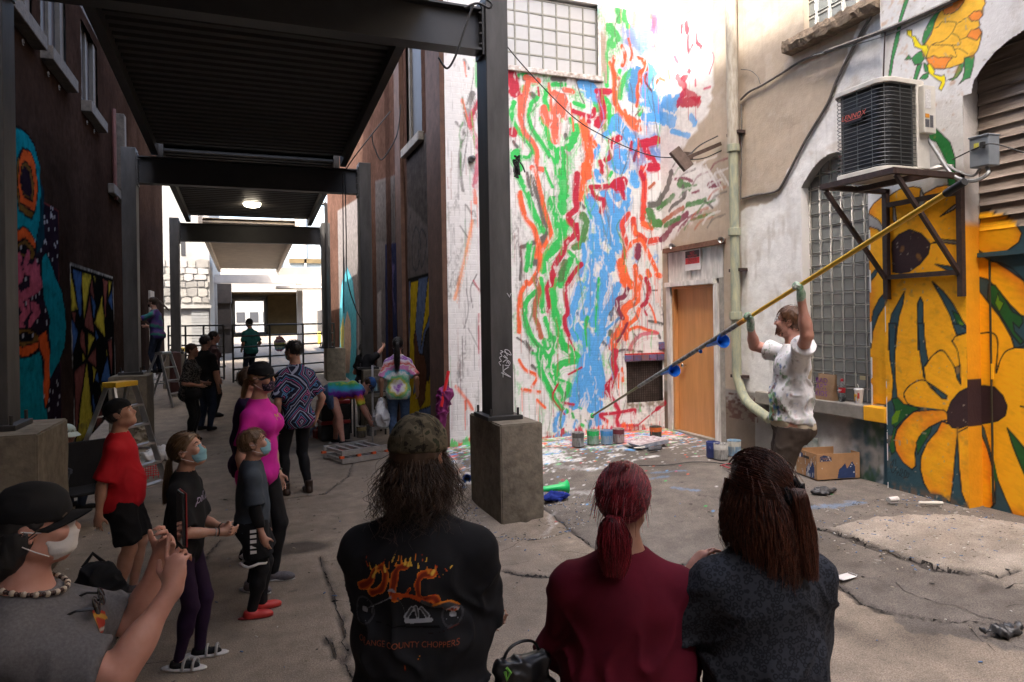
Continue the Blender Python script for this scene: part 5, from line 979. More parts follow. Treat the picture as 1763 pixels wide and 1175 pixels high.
def sdf_obj(name,prims,h,material,parent,cuts=(),fold=0,fr=(9,9,5),seed=0,col=None,top=None):
 V,F=sdf_mesh(prims,h,cuts);V=folds(V,F,fold,fr,seed,top)
 return mk(name,V,F,material,parent,smooth=True,col=None if col is None else col(V))
 # materials for people
def skinmat(name,c):
 m=mat(name,c,.5,0,.16,22,.12,220,col2=(c[0]*.88,c[1]*.78,c[2]*.74),spec=.4,bdist=.001);b=m.node_tree.nodes['Principled BSDF'];b.inputs['Subsurface Weight'].default_value=.12;b.inputs['Subsurface Radius'].default_value=(.012,.004,.002);b.inputs['Subsurface Scale'].default_value=.5;return m
SK=skinmat('fair_skin',(.52,.30,.22));SK2=skinmat('tan_skin',(.40,.22,.15));SK3=skinmat('pink_skin',(.56,.30,.23))
def cloth(name,c,var=.15,rough=.9,vs=10,bs=260):return mat(name,c,rough,0,var,vs,.25,bs,spec=.2,bdist=.0012)
def hairmat(name,c1,c2,rough=.42):
 if name in MATS:return MATS[name]
 m,nt,b=newmat(name);MATS[name]=m;at=N(nt,'ShaderNodeAttribute',attribute_name='Col');rp=N(nt,'ShaderNodeValToRGB');nt.links.new(at.outputs['Fac'],rp.inputs[0])
 rp.color_ramp.elements[0].color=(*c1,1);rp.color_ramp.elements[1].color=(*c2,1);nt.links.new(rp.outputs[0],b.inputs['Base Color']);b.inputs['Roughness'].default_value=rough;b.inputs['Specular IOR Level'].default_value=.5;return m
def strands_obj(name,lines,material,parent,r=.0014,seed=0,tip=.35):
 rr=random.Random(seed);Vs=[];Fs=[];Cs=[];n0=0
 for L in lines:
  P=np.asarray(L,float);m=len(P);T=np.gradient(P,axis=0);T/=(np.linalg.norm(T,axis=1)[:,None]+1e-9);up=np.array([.31,.52,.79]);X=np.cross(T,up);X/=(np.linalg.norm(X,axis=1)[:,None]+1e-9);Y=np.cross(T,X)
  rad=(r*rr.uniform(.7,1.4)*np.linspace(1,tip,m))[:,None]
  ring=[P+rad*(X*math.cos(a)+Y*math.sin(a))for a in(0,2.094,4.189)];Vs.append(np.stack(ring,1).reshape(-1,3));Cs.append(np.full(m*3,rr.random()))
  i=np.arange(m-1)[:,None]*3+n0;k=np.arange(3)[None,:];Fs.append(np.stack([i+k,i+(k+1)%3,i+3+(k+1)%3,i+3+k],-1).reshape(-1,4));n0+=m*3
 V=np.vstack(Vs);c=np.concatenate(Cs)
 o=mk(name,V,np.vstack(Fs),material,parent,smooth=True,col=np.repeat(c[:,None],3,1));o['kind']='stuff';return o
 # the figure
def ik(a,w,l1,l2,hint):
 a=v3(*a);w=v3(*w);d=w-a;L=np.linalg.norm(d);mx=(l1+l2)*.995
 if L>mx:w=a+d/L*mx;d=w-a;L=mx
 x=(l1*l1-l2*l2+L*L)/(2*L);hgt=math.sqrt(max(l1*l1-x*x,0));u=d/L;hv=np.asarray(hint,float);hv=hv-u*(hv@u);hv=unit(hv)
 return a+u*x+hv*hgt,w
def hand_prims(w,d,palm,side,curl=.35,s=1.,spread=.06,thumb=.0,point=False):
 d=unit(d);palm=unit(np.asarray(palm)-d*(np.asarray(palm)@d));ac=np.cross(d,palm)*side
 R=np.stack([ac,d,palm],1);P=[E(w+d*.048*s,v3(.040,.056,.0165)*s,R,.012),C(w-d*.01*s,w+d*.03*s,.027*s,.027*s,.015)]
 for i,(o_,L)in enumerate(((.031,.073),(.0105,.082),(-.0105,.077),(-.030,.06))):
  b=w+(d*(.088-.006*(i==3))+ac*o_)*s;fd=unit(d+ac*o_*spread*25);ang=0;q=b;rad=.0088-.0006*i
  cu=(.05 if(point and i==0)else curl*(1+.12*i))
  for sg,fr_ in enumerate((.46,.30,.24)):
   ang+=cu*(1.0,1.25,.9)[sg];e=unit(fd*math.cos(ang)+palm*math.sin(ang));q2=q+e*L*fr_*s;P.append(C(q,q2,(rad-.0007*sg)*s,(rad-.0007*(sg+1))*s,.003));q=q2
 b=w+(d*.022+ac*.028+palm*.004)*s;t1=unit(d*.62+ac*.72+palm*(.25+thumb));t2=unit(d*.85+ac*.30+palm*(.35+thumb));q=b+t1*.042*s;P+=[C(b,q,.0135*s,.0105*s,.008),C(q,q+t2*.032*s,.0105*s,.0085*s,.003)]
 return P
def head_prims(c,R,s,male=False,nose=1.):
 def T(p):return c+R@(v3(*p)*s)
 def e(p,r,k=.02,sub=False,R2=None):return E(T(p),v3(*r)*s,R if R2 is None else R@R2,k*s,sub=sub)
 def cc(a,b,ra,rb,k=.012):return C(T(a),T(b),ra*s,rb*s,k*s)
 j=1.08 if male else 1.
 P=[e((0,-.012,.030),(.076,.096,.088)),e((0,.028,-.035),(.060*j,.066,.080),.03),e((0,.055,-.083),(.034*j,.032,.030),.025),cc((-.045*j,.0,-.062),(-.016,.062,-.090),.024,.018,.02),cc((.045*j,.0,-.062),(.016,.062,-.090),.024,.018,.02),cc((-.036,.076,.026),(.036,.076,.026),.012,.012,.012),e((-.036,.070,-.022),(.026,.022,.022),.02),e((.036,.070,-.022),(.026,.022,.022),.02),cc((0,.086,.014),(0,.106*(1+.02*nose),-.022),.0085,.0125,.010),e((-.012,.094,-.026),(.0085,.011,.008),.006),e((.012,.094,-.026),(.0085,.011,.008),.006),e((-.032,.092,.006),(.017,.013,.0125),.008,True),e((.032,.092,.006),(.017,.013,.0125),.008,True),e((-.031,.0745,.005),(.0125,.0125,.0115),.003),e((.031,.0745,.005),(.0125,.0125,.0115),.003),cc((-.019,.084,-.053),(.019,.084,-.053),.0065,.0065,.005),cc((-.017,.083,-.064),(.017,.083,-.064),.0072,.0072,.005),e((0,.093,-.0585),(.026,.007,.0018),.002,True)]
 for sg in(-1,1):
  tl=np.array(Matrix.Rotation(.25,3,'X')@Matrix.Rotation(sg*.35,3,'Z'));P+=[e((sg*.079,-.008,-.004),(.0085,.020,.033),.006,R2=tl),e((sg*.086,-.004,.0),(.006,.011,.020),.004,True,tl)]
 return P
def person(label,loc,face,H=1.7,g=1.,belly=0.,bust=0.,fem=True,lean=0.,slean=0.,twist=0.,head=(0,0,0),wr=None,wl=None,er=(.5,-.6,-.6),el=(-.5,-.6,-.6),fr_=None,fl_=None,kr=(0,1,0),kl=(0,1,0),hipdrop=0.,skin=SK,h=.008,hand=(.35,.35),palm=None,hdir=None,group='spectators in the alley',name='person',male_head=False,hs=1.,sw=1.,shrug=0.,point=False,pelvis=None):
 rz=math.atan2(-face[0],face[1]);t=thing(name,label,'person',loc,rz,group);s=H/1.75;hsz=hs*s**.35 if H<1.5 else hs*s
 f=dict(t=t,s=s,h=h,skin=skin,g=g)
 P=v3(0,0,.53*H-hipdrop)if pelvis is None else v3(*pelvis);sp=unit((math.sin(slean),math.sin(lean),math.cos(lean)*math.cos(slean)));Cc=P+sp*.285*H;rt=np.array(Matrix.Rotation(twist,3,'Z'))@v3(1,0,0);rt=unit(rt-sp*(rt@sp));fw=np.cross(sp,rt);Rt=np.stack([rt,fw,sp],1)*np.array([1,1,1]);
 if Rt[1,1]<0 and abs(twist)<1.2:fw=-fw;Rt=np.stack([rt,fw,sp],1)
 px_=v3(1,0,0);pf=v3(0,1,0)
 shw=(.105 if fem else .118)*H*sw;nk=Cc+sp*.045*H;hR=rotm(math.radians(head[0])+twist,math.radians(head[1]),math.radians(head[2]));hc=nk+sp*.04*H*.4+v3(0,0,.055*H)+fw*.012+hR@v3(0,.018,.035)*hsz
 L=lambda a:P+(Cc-P)*a
 B=[];tor=[E(P+v3(0,0,-.01*s),v3(.165 if fem else .152,.112,.12)*s*v3(g,g,1),None,.05),E(L(.36),v3(.132 if fem else .140,.098,.13)*s*v3(g,g,1),Rt,.06),E(L(.76),v3(.142 if fem else .156,.108,.16)*s*v3(g**.8,g**.8,1),Rt,.06),C(Cc-rt*shw*.80-sp*.046*s,Cc+sp*.014*s,.052*s,.066*s,.03),C(Cc-fw*.015,nk+v3(0,0,.01),.072*s*g**.4,.05*s,.05),E(P+v3(.075,-.055,-.05)*s,v3(.088,.085,.10)*s*g,None,.04),E(P+v3(-.075,-.055,-.05)*s,v3(.088,.085,.10)*s*g,None,.04)]
 tor.append(C(Cc+rt*shw*.80-sp*.046*s,Cc+sp*.014*s,.052*s,.066*s,.03))
 if bust:tor+=[E(L(.74)+(rt*sg*.07+fw*.085)*s*g**.5,v3(.068,.062,.07)*s*bust,None,.04)for sg in(-1,1)]
 if belly:tor.append(E(L(.22)+fw*.05*s*g,v3(.15,.11,.13)*s*belly*g,Rt,.06))
 arms={};
 for sd,wt,eh,sg in(('r',wr,er,1),('l',wl,el,-1)):
  sh=Cc+rt*sg*shw*.90+sp*(shrug-.062)*s;l1,l2=.172*H,.150*H
  if wt is None:wt=sh+v3(sg*.06*H*.6,.04*H,-.318*H)+fw*0
  eb,wt=ik(sh,wt,l1,l2,rt*eh[0]+fw*eh[1]+v3(0,0,1)*eh[2]);arms[sd]=(sh,eb,wt)
 legs={}
 for sd,ft,kh,sg in(('r',fr_,kr,1),('l',fl_,kl,-1)):
  hp=P+v3(sg*.055*H,0,-.02*H);ft=v3(*(ft or(sg*.06*H,-.01,0,0))[:4])if ft is not None or True else ft;an=ft[:3]+v3(0,0,.055*s);kn,an=ik(hp,an,.245*H,.245*H,kh);legs[sd]=(hp,kn,an,ft[3])
 arm_r=(.046,.040,.038,.026);gg=g**.65
 ap={};hp_={}
 for i,sd in enumerate('rl'):
  sh,eb,wt=arms[sd];sg=1 if sd=='r' else-1
  ap[sd]=[C(sh,eb,arm_r[0]*s*gg,arm_r[1]*s*gg,.03),C(eb,wt,arm_r[2]*s*gg,arm_r[3]*s*gg**.5,.02),E(eb+(wt-eb)*.3,v3(.042,.042,.075)*s*gg,np.stack([unit(np.cross(wt-eb,(.3,.5,.2))),unit(np.cross(wt-eb,np.cross(wt-eb,(.3,.5,.2)))),unit(wt-eb)],1),.02)]
  pd=unit(wt-eb)if hdir is None or hdir[i]is None else unit(hdir[i]);pm=(v3(-sg,.25,0)if palm is None or palm[i]is None else v3(*palm[i]));hp_[sd]=hand_prims(wt,pd,pm,(1 if sd=='r' else-1),hand[i],s if H>1.5 else s*1.05,point=point and sd=='r')
 lp={}
 for sd in 'rl':
  hp,kn,an,yw=legs[sd];ff=np.array(Matrix.Rotation(yw,3,'Z'))@v3(0,1,0);lp[sd]=[C(hp,kn,.086*s*gg,.056*s*gg,.04),C(kn,an,.054*s*gg,.036*s*gg**.5,.02),E(kn+(an-kn)*.30-ff*.018*s,v3(.050,.052,.10)*s*gg,None,.03),C(an+v3(0,0,-.02*s),an+ff*.13*s+v3(0,0,-.035*s),.034*s,.024*s,.02)]
 neck=[C(nk-v3(0,0,.03),hc+hR@v3(0,-.022,-.055)*hsz,.058*s*(.92 if fem else 1.05)*g**.4,.050*hsz*(.95 if fem else 1.08),.03)]
 f.update(P=P,C=Cc,sp=sp,rt=rt,fw=fw,Rt=Rt,nk=nk,hc=hc,hR=hR,hs=hsz,tor=tor,arms=arms,legs=legs,ap=ap,lp=lp,hp=hp_,neck=neck,L=L,H=H,rz=rz)
 B=tor+ap['r']+ap['l']+lp['r']+lp['l']+neck+hp_['r']+hp_['l']+head_prims(hc,hR,hsz,male_head)
 f['body']=sdf_obj('body',B,h,skin,t)
 return f
def shirt(f,m,ease=.016,sleeve=.62,hem=-.06,loose=.0,fold=.006,name='shirt',seed=0,flare=.014,fr=(9,9,5),col=None,neck=.066,h=None):
 s=f['s'];T=f['tor'];pr=[grow(T[0],ease+loose),grow(T[1],ease+.01+loose*1.2),grow(T[2],ease),grow(T[3],ease*.75),grow(T[4],ease*.45)]+[grow(p,ease+loose*.6)for p in T[5:7]]+[grow(T[7],ease*.75)]+[grow(p,ease+loose*.6)for p in T[8:]]
 for sd in 'rl':
  sh,eb,wt=f['arms'][sd];A=f['ap'][sd];u=unit(eb-sh)
  if sleeve<=1:e=sh+(eb-sh)*sleeve;pr.append(C(sh,e+u*.05,A[0]['ra']+ease*.55,A[0]['rb']*.5+A[0]['ra']*.5+ease+flare,.055,cut=[(e,u)]))
  else:
   pr.append(grow(A[0],ease));v=unit(wt-eb);e=eb+(wt-eb)*(sleeve-1);pr.append(C(eb,e+v*.04,A[1]['ra']+ease,A[1]['ra']*.35+A[1]['rb']*.65+ease,.03,cut=[(e,v)]));pr.append(grow(A[2],ease*.8,cut=[(e,v)]))
 pr.append(C(f['nk']+f['sp']*.02,f['hc'],neck*s*f['g']**.35,(neck+.03)*s,.008,sub=True))
 q=f['P']+f['sp']*hem*s
 o=sdf_obj(name,pr,h or f['h']*1.22,m,f['t'],cuts=[(q,-f['sp'])],fold=fold,fr=fr,seed=seed,col=col,top=f['C'][2]+.04);f['shirt']=o;f['shirt_prims']=pr
 return o
def pants(f,m,ease=.010,length=.96,top=.03,fold=.004,name='trousers',flare=.0,seed=2,fr=(8,8,5)):
 s=f['s'];T=f['tor'];pr=[grow(T[0],ease)]+[grow(T[5],ease),grow(T[6],ease)]
 for sd in 'rl':
  hp,kn,an,yw=f['legs'][sd];A=f['lp'][sd]
  if length>.5:
   u=unit(an-kn);e=kn+(an-kn)*((length-.5)/.46);cut=[(e,u)];pr+=[grow(A[0],ease),C(kn,an,A[1]['ra']+ease,A[1]['rb']+ease+flare,.02,cut=cut),grow(A[2],ease,cut=cut)]
  else:
   u=unit(kn-hp);e=hp+(kn-hp)*(length/.5);pr.append(C(hp,kn,A[0]['ra']+ease,A[0]['rb']*.6+A[0]['ra']*.4+ease+flare,.04,cut=[(e,u)]))
 q=f['P']+f['sp']*top*s;return sdf_obj(name,pr,f['h']*1.5,m,f['t'],cuts=[(q,f['sp'])],fold=fold,fr=fr,seed=seed)
def shoes(f,m,hgt=.07,big=1.,sole=None,name='shoe'):
 s=f['s']*big
 for sd in 'rl':
  hp,kn,an,yw=f['legs'][sd];R=np.array(Matrix.Rotation(yw,3,'Z'));a=v3(an[0],an[1],an[2]-.055*f['s'])
  w=lambda p:a+R@(v3(*p)*s)
  o=sdf_obj(name,[E(w((0,-.015,.03)),v3(.041,.055,.05)*s,R,.02),E(w((0,.085,.026)),v3(.047,.10,.042)*s,R,.03),C(w((0,-.005,.04)),w((0,-.008,hgt+.03)),.043*s,.046*s,.02,cut=[(w((0,0,hgt+.02)),v3(0,0,1))])],max(f['h'],.009),m,f['t'],cuts=[(a+v3(0,0,.004),v3(0,0,-1))])
  if sole is not None:sdf_obj('sole',[E(w((0,.035,.006)),v3(.048,.15,.022)*s,R,.01)],min(f['h'],.007),sole,o,cuts=[(a+v3(0,0,.002),v3(0,0,-1)),(a+v3(0,0,.022),v3(0,0,1))])
def hT(f,p):return f['hc']+f['hR']@(v3(*p)*f['hs'])
def eyes(f,lashes=True):
 wm=mat('eye_white',(.7,.68,.66),.2,0,.05,5,0);im=mat('iris',(.03,.02,.015),.15,0,.2,5,0)
 for sg in(-1,1):
  c=hT(f,(sg*.031,.0835,.005));o=mk('eye',*sphere(c,.0085*f['hs'],f['hR'],(1.25,.75,.75)),wm,f['t'],smooth=True);mk('iris',*sphere(hT(f,(sg*.031,.0882,.005)),.0046*f['hs'],f['hR'],(1,.6,1)),im,o,smooth=True)
  MB().tube([hT(f,(sg*.048,.082,.027)),hT(f,(sg*.034,.0895,.034)),hT(f,(sg*.016,.091,.029))],[.002,.0036,.0028],6).build('eyebrow',mat('brow_hair',(.07,.045,.03),.8,0,.3,9,0),f['t'],smooth=True)
def sphere(c,r,R=None,sc=(1,1,1),n=10,m=7):
 V=[];F=[]
 for j in range(m+1):
  for i in range(n):a=2*math.pi*i/n;b=math.pi*j/m;p=v3(math.sin(b)*math.cos(a)*sc[0],math.sin(b)*math.sin(a)*sc[1],math.cos(b)*sc[2])*r;V.append(c+(R@p if R is not None else p))
 for j in range(m):
  for i in range(n):F.append((j*n+i,(j+1)*n+i,(j+1)*n+(i+1)%n,j*n+(i+1)%n))
 return V,F
SKR=v3(.080,.101,.092);SKC=v3(0,-.012,.030)
def scalp(n,k=1.0):n=unit(n);return SKC+n*SKR*k
def onshell(p):return p[1]*.75-p[2]*.66<=.014
def hair(f,m,style='short',amt=220,length=.05,anchor=(0,-.1,.0),pony=None,seed=0,shell=.012,cutd=.014,r=.0016,capped=False):
 rr=random.Random(seed);n_=f['hR']@v3(0,.75,-.66);q=hT(f,(0,cutd*.75,-cutd*.66))
 o=sdf_obj('hair',[E(hT(f,SKC),(SKR+shell-.006)*f['hs'],f['hR'],.01)]+[E(hT(f,(sg*.083,-.002,-.006)),v3(.016,.02,.03)*f['hs'],f['hR'],.01,sub=True)for sg in(-1,1)],min(f['h'],.008),m,f['t'],cuts=[(q,n_),(hT(f,(0,0,-.062)),f['hR']@v3(0,.1,-1))]+([(hT(f,(0,0,.05)),f['hR']@v3(0,0,1))]if capped else[]),fold=.004,fr=(40,40,18),seed=seed,col=lambda V:np.repeat(fbm(V[:,0]*60,V[:,1]*60,V[:,2]*25,2,seed)[:,None],3,1))
 lines=[];A=unit(np.array(anchor)-SKC)if style=='pony' else None
 while len(lines)<amt:
  n0=v3(rr.gauss(0,1),rr.gauss(0,1),rr.gauss(0,1));n0=unit(n0);p=scalp(n0)
  if not onshell(p)or p[2]<-.055 or(capped and p[2]>.012):continue
  if style=='pony':L=[hT(f,scalp(n0*(1-t)+A*t,1.13+shell*2+.05*math.sin(3.14*t)*rr.random()))for t in np.linspace(0,1,7)]
  else:
   fl=unit(n0*.25+v3(rr.uniform(-.3,.3),rr.uniform(-.2,.3)if style=='short' else-.2,-1));L=[hT(f,scalp(n0,1.1+shell*2)),hT(f,scalp(unit(n0+fl*.3),1.14+shell*2)),hT(f,scalp(unit(n0+fl*.55),1.15+shell*2.5))]
   if style=='long':e=L[-1];L+=[e+v3(rr.uniform(-.01,.01),rr.uniform(-.01,.01),-length*k/4)+f['hR']@v3(rr.uniform(-.012,.012),-.012*k,0)for k in range(1,5)]
  lines.append(L)
 if pony is not None:
  a=hT(f,scalp(A,1.12));d,Ln,wd=unit(pony[0]),pony[1],pony[2];c1=a+f['hR']@v3(0,-.03,.012)*f['hs']
  for k in range(int(amt*1.1)):
   ph=rr.uniform(0,6.28);q_=math.sqrt(rr.random());o1=f['hR']@v3(math.cos(ph),math.sin(ph)*.6,0);Lk=Ln*rr.uniform(.75,1.05);Lp=[a+o1*.012*q_,c1+o1*.022*q_]
   for t in(.25,.5,.75,1.):Lp.append(c1+d*Lk*t+v3(0,0,-.02*t*t)+o1*wd*q_*math.sin(math.pi*(.12+.66*t))+v3(rr.uniform(-1,1),rr.uniform(-1,1),0)*.004)
   lines.append(catmull(Lp,2))
 so=strands_obj('hair_strands',lines,m,o,r*f['hs'],seed)
 return o
def facemask(f,m,loops=True):
 c,R,s=f['hc'],f['hR'],f['hs'];T=lambda p:hT(f,p)
 pr=[E(T((0,.030,-.046)),v3(.062,.070,.062)*s,R,.03),C(T((0,.084,.004)),T((0,.090,-.028)),.014*s,.018*s,.035),E(T((0,.060,-.080)),v3(.042,.034,.032)*s,R,.03)]
 f3=[(T((0,0,.006)),R@v3(0,-.35,1)),(T((0,0,-.108)),R@v3(0,.1,-1)),(T((0,.028,0)),R@v3(0,-1,-.15))]
 o=sdf_obj('face_mask',pr,.006,m,f['t'],cuts=f3,fold=.0025,fr=(4,4,60),seed=3)
 if loops:
  for sg in(-1,1):
   for z0,z1 in((-.012,.01),(-.085,-.035)):MB().tube([T((sg*.056,.04,z0)),T((sg*.078,.012,(z0+z1)/2)),T((sg*.087,-.018,z1))],.0016,5).build('ear_loop',mat('elastic_white',(.7,.7,.7),.8,0,.05,9,0),o,smooth=True)
 return o
def cap(f,m,back=False,brim=True,tilt=0.,size=1.,bm=None,low=.012,blen=.075):
 R=f['hR']@(rotm(math.pi)if back else np.eye(3));T=lambda p:f['hc']+R@(v3(*p)*f['hs']);z0=.03
 pr=[E(T((0,-.012 if not back else .012,z0+.012)),(v3(.088,.110,.098)*size)*f['hs'],R,.01)]
 n=R@v3(0,-.14,-1);o=sdf_obj('cap',pr,min(f['h'],.007),m,f['t'],cuts=[(T((0,0,low+.012)),n)],fold=.003,fr=(14,14,14),seed=4)
 if brim:
  V=[];nu,nv=15,6;y0=.070 if not back else .088
  for top in(0,1):
   for j in range(nv):
    for i in range(nu):
     a=-1+2*i/(nu-1);w_=.074*(1-.10*(j/(nv-1))**2);x=a*w_;y=y0-.055*a*a+(j/(nv-1))*blen*math.sqrt(max(0,1-(a*.93)**2))+.0;z=low+.020-.035*a*a-.012*(j/(nv-1))+.003*top;V.append(T((x,y,z)))
  F=[tuple(q)for q in grid_faces(nu,nv)[:,::-1]]+[tuple(q+nu*nv)for q in grid_faces(nu,nv)];N0=nu*nv
  for i in range(nu-1):F.append(((nv-1)*nu+i,(nv-1)*nu+i+1,N0+(nv-1)*nu+i+1,N0+(nv-1)*nu+i))
  for j in range(nv-1):F.append((j*nu,(j+1)*nu,N0+(j+1)*nu,N0+j*nu));F.append((j*nu+nu-1,N0+j*nu+nu-1,N0+(j+1)*nu+nu-1,(j+1)*nu+nu-1))
  mk('brim',V,F,bm or m,o,smooth=True)
 return o
def band(f,sd,fr_,m,r=.004,name='bracelet'):
 sh,eb,wt=f['arms'][sd];c=eb+(wt-eb)*fr_;u=unit(wt-eb);a=unit(np.cross(u,(.2,.4,.8)));b=np.cross(u,a);R_=f['ap'][sd][1]['rb']+.004
 MB().tube([c+(a*math.cos(t)+b*math.sin(t))*R_ for t in np.linspace(0,6.283,16)],r,6,caps=False).build(name,m,f['t'],smooth=True)
def onshirt(f,o,verts2d,cen,right,up,dirv,off=.0015):
 """press flat print (points right/up of cen) onto the garment along dirv; returns local points"""
 me=o.data;V=np.empty(len(me.vertices)*3,np.float32);me.vertices.foreach_get('co',V);V=V.reshape(-1,3);bv=BVHTree.FromPolygons([tuple(v)for v in V],[tuple(p.vertices)for p in me.polygons])
 out=[];dv=Vector(dirv).normalized()
 for a,b in verts2d:
  q=Vector(cen)+Vector(right)*a+Vector(up)*b;hit=bv.ray_cast(q-dv*.6,dv);out.append((hit[0]+hit[1]*off)if hit[0]is not None else None)
 return out
def text_mesh(s,size=1.,shear=0.):
 cu=bpy.data.curves.new('lettering','FONT');cu.body=s;cu.size=size;cu.shear=shear;cu.align_x='CENTER';cu.resolution_u=3;ob=bpy.data.objects.new('lettering',cu);COL.objects.link(ob)
 dg=bpy.context.evaluated_depsgraph_get();me=ob.evaluated_get(dg).to_mesh();V=[(v.co.x,v.co.y)for v in me.vertices];F=[tuple(p.vertices)for p in me.polygons];ob.evaluated_get(dg).to_mesh_clear();bpy.data.objects.remove(ob);bpy.data.curves.remove(cu);return V,F
def print_text(f,o,s,size,cen,right,up,dirv,m,shear=0.,name='lettering',off=.002):
 V,F=text_mesh(s,size,shear);P=onshirt(f,o,V,cen,right,up,dirv,off);ok=[p is not None for p in P];F=[q for q in F if all(ok[i]for i in q)]
 return mk(name,[tuple(p)if p is not None else(0,0,0)for p in P],F,m,o)
def print_patch(f,o,W,Hh,step,paint,cen,right,up,dirv,name='print',off=.0016):
 na,nb=int(W/step)+1,int(Hh/step)+1;A,B=np.meshgrid(np.linspace(-W/2,W/2,na),np.linspace(-Hh/2,Hh/2,nb));cvs=Canvas(A,B,(-1,-1,-1));paint(cvs)
 P=onshirt(f,o,list(zip(A.ravel(),B.ravel())),cen,right,up,dirv,off);F=grid_faces(na,nb);c=cvs.c.reshape(-1,3);ok=np.array([p is not None for p in P])&(c.min(1)>-.3);F=F[ok[F].all(1)];V=np.array([tuple(p)if p is not None else(0,0,0)for p in P]);us=np.unique(F);re=np.zeros(len(V),int);re[us]=np.arange(len(us))
 q=mk(name,V[us],re[F],colmat('shirt_print',.85,.05,30,.1,200,.001,.2),o,smooth=True,col=np.clip(c[us],0,1));q['kind']='stuff';return q
CF=v3(math.sin(YAW),math.cos(YAW),0);CR=v3(math.cos(YAW),-math.sin(YAW),0)
def facing(r,fwd):d=unit(CR*r+CF*fwd);return(d[0],d[1])
def tolocal(loc,face,p):
 rz=math.atan2(-face[0],face[1]);q=Matrix.Rotation(-rz,3,'Z')@(Vector(p)-Vector(loc));return np.array(q)
def spot(u,t,z=None):
 d=ray(u,550);x,y=d.x*t,d.y*t;return(x,y,float(gz(x,y))if z is None else z)
 # FITTINGS AND THINGS
chrome=mat('worn_aluminium',(.50,.50,.50),.38,.85,.2,14,.1,60);blackp=mat('black_rubber',(.018,.018,.018),.6,0,.2,20,.1,60);white_en=mat('cream_enamel',(.60,.58,.53),.45,0,.12,9,.08,40)
# air conditioner on its bracket
ax0,ax1,ay0,ay1,az0,az1=5.30,5.84,4.47,5.06,3.28,4.10
ac=thing('air_conditioner','boxy black-grilled air conditioner on a rusty wall bracket above the flower','air conditioner',((ax0+ax1)/2,(ay0+ay1)/2,az0));hx,hy,hz=(ax1-ax0)/2,(ay1-ay0)/2,az1-az0
def rrect(hx,hy,r,n=6):
 P=[]
 for cx,cy,a0 in((hx-r,hy-r,0),(-hx+r,hy-r,90),(-hx+r,-hy+r,180),(hx-r,-hy+r,270)):
  for k in range(n+1):a=math.radians(a0+90*k/n);P.append((cx+r*math.cos(a),cy+r*math.sin(a)))
 return P
def rslab(hx,hy,r,z0,z1):m_=MB();m_.prism([(x,y,z0)for x,y in rrect(hx,hy,r)],(0,0,z1-z0));return m_
rslab(hx-.03,hy-.03,.09,.03,hz-.03).build('core',mat('coil_dark',(.010,.011,.012),.5,0,.3,30,.2,80),ac,smooth=True)
rslab(hx+.012,hy+.012,.12,hz-.035,hz+.012).build('top_cover',white_en,ac,smooth=True,bevel=.006);rslab(hx+.008,hy+.008,.12,-.01,.04).build('base_pan',white_en,ac,smooth=True,bevel=.005)
MB().lathe([(.22,hz+.012),(.215,hz+.03),(.06,hz+.035)],(0,0,0),24).build('fan_guard',mat('guard_dark',(.03,.03,.03),.5,.3,.2,9,0),ac,smooth=True)
P_=rrect(hx,hy,.12,8);nl=21
for k in range(nl):
 z=.055+k*(hz-.10)/(nl-1);MB().tube([(x,y,z)for x,y in P_+P_[:1]],.0036,5,caps=False).build('grille_wire',mat('grille_grey',(.10,.11,.115),.4,.4,.15,9,0),ac,smooth=True)
for x,y in[(-hx,-.16),(-hx,.0),(-hx,.16),(-hx+.035,-hy+.035),(-.08,-hy),(.06,-hy)]:MB().tube([(x,y,.04),(x,y,hz-.03)],.004,5).build('grille_bar',MATS['grille_grey'],ac,smooth=True)
MB().box((hx-.16,-hy-.012,.03),(hx-.0,-hy+.10,hz-.03)).build('service_panel',white_en,ac,bevel=.006);MB().box((hx-.14,-hy-.07,.34),(hx+.01,-hy-.012,hz-.05)).build('control_box',white_en,ac,bevel=.008)
MB().box((hx-.125,-hy-.073,.56),(hx-.06,-hy-.0705,.73)).build('data_label',mat('paper_white',(.62,.62,.62),.7,0,.35,60,0),ac);MB().box((hx-.13,-hy-.073,.39),(hx-.08,-hy-.0705,.46)).build('warning_label',mat('label_dark',(.10,.10,.11),.7,0,.5,80,0),ac);MB().box((hx-.13,-hy-.074,.475),(hx-.08,-hy-.0705,.51)).build('warning_label',mat('label_orange',(.6,.25,.02),.7,0,.1,30,0),ac);MB().box((hx-.07,-hy-.073,.39),(hx-.03,-hy-.0705,.50)).build('warning_label',MATS['label_dark'],ac)
MB().box((-hx-.010,-.06,.50),(-hx-.002,.13,.62)).build('badge',mat('badge_black',(.012,.012,.012),.4,0,.1,9,0),ac,bevel=.003)
V_,F_=text_mesh('LENNOX',.066,.3);mk('badge_lettering',[(-hx-.0125,.035-x,.54+y)for x,y in V_],F_,mat('badge_red',(.62,.12,.08),.5,0,.1,9,0),ac);MB().box((-hx-.0125,-.05,.527),(-hx-.0102,.12,.532)).build('badge_line',MATS['badge_red'],ac)
br=thing('wall_bracket','rusty angle-iron bracket carrying the air conditioner','bracket',(6.0,4.66,3.2));xw=XR-.08;y0_,y1_=4.29,5.06
for a,b in(((5.18,y0_,3.22),(xw,y0_,3.22)),((5.18,y1_,3.22),(xw,y1_,3.22)),((5.18,y0_-.02,3.222),(5.18,y1_+.02,3.222)),((5.62,y0_,3.218),(5.62,y1_,3.218))):MB().bar(a,b,.05,.05).build('platform_rail',steel_rust,br,True)
for y in(y0_,y1_):MB().bar((xw-.028,y,2.14),(xw-.028,y,3.24),.05,.05).build('wall_post',steel_rust,br,True);MB().bar((5.22,y+.01,3.19),(xw-.03,y+.01,2.34),.035,.035).build('brace',steel_rust,br,True)
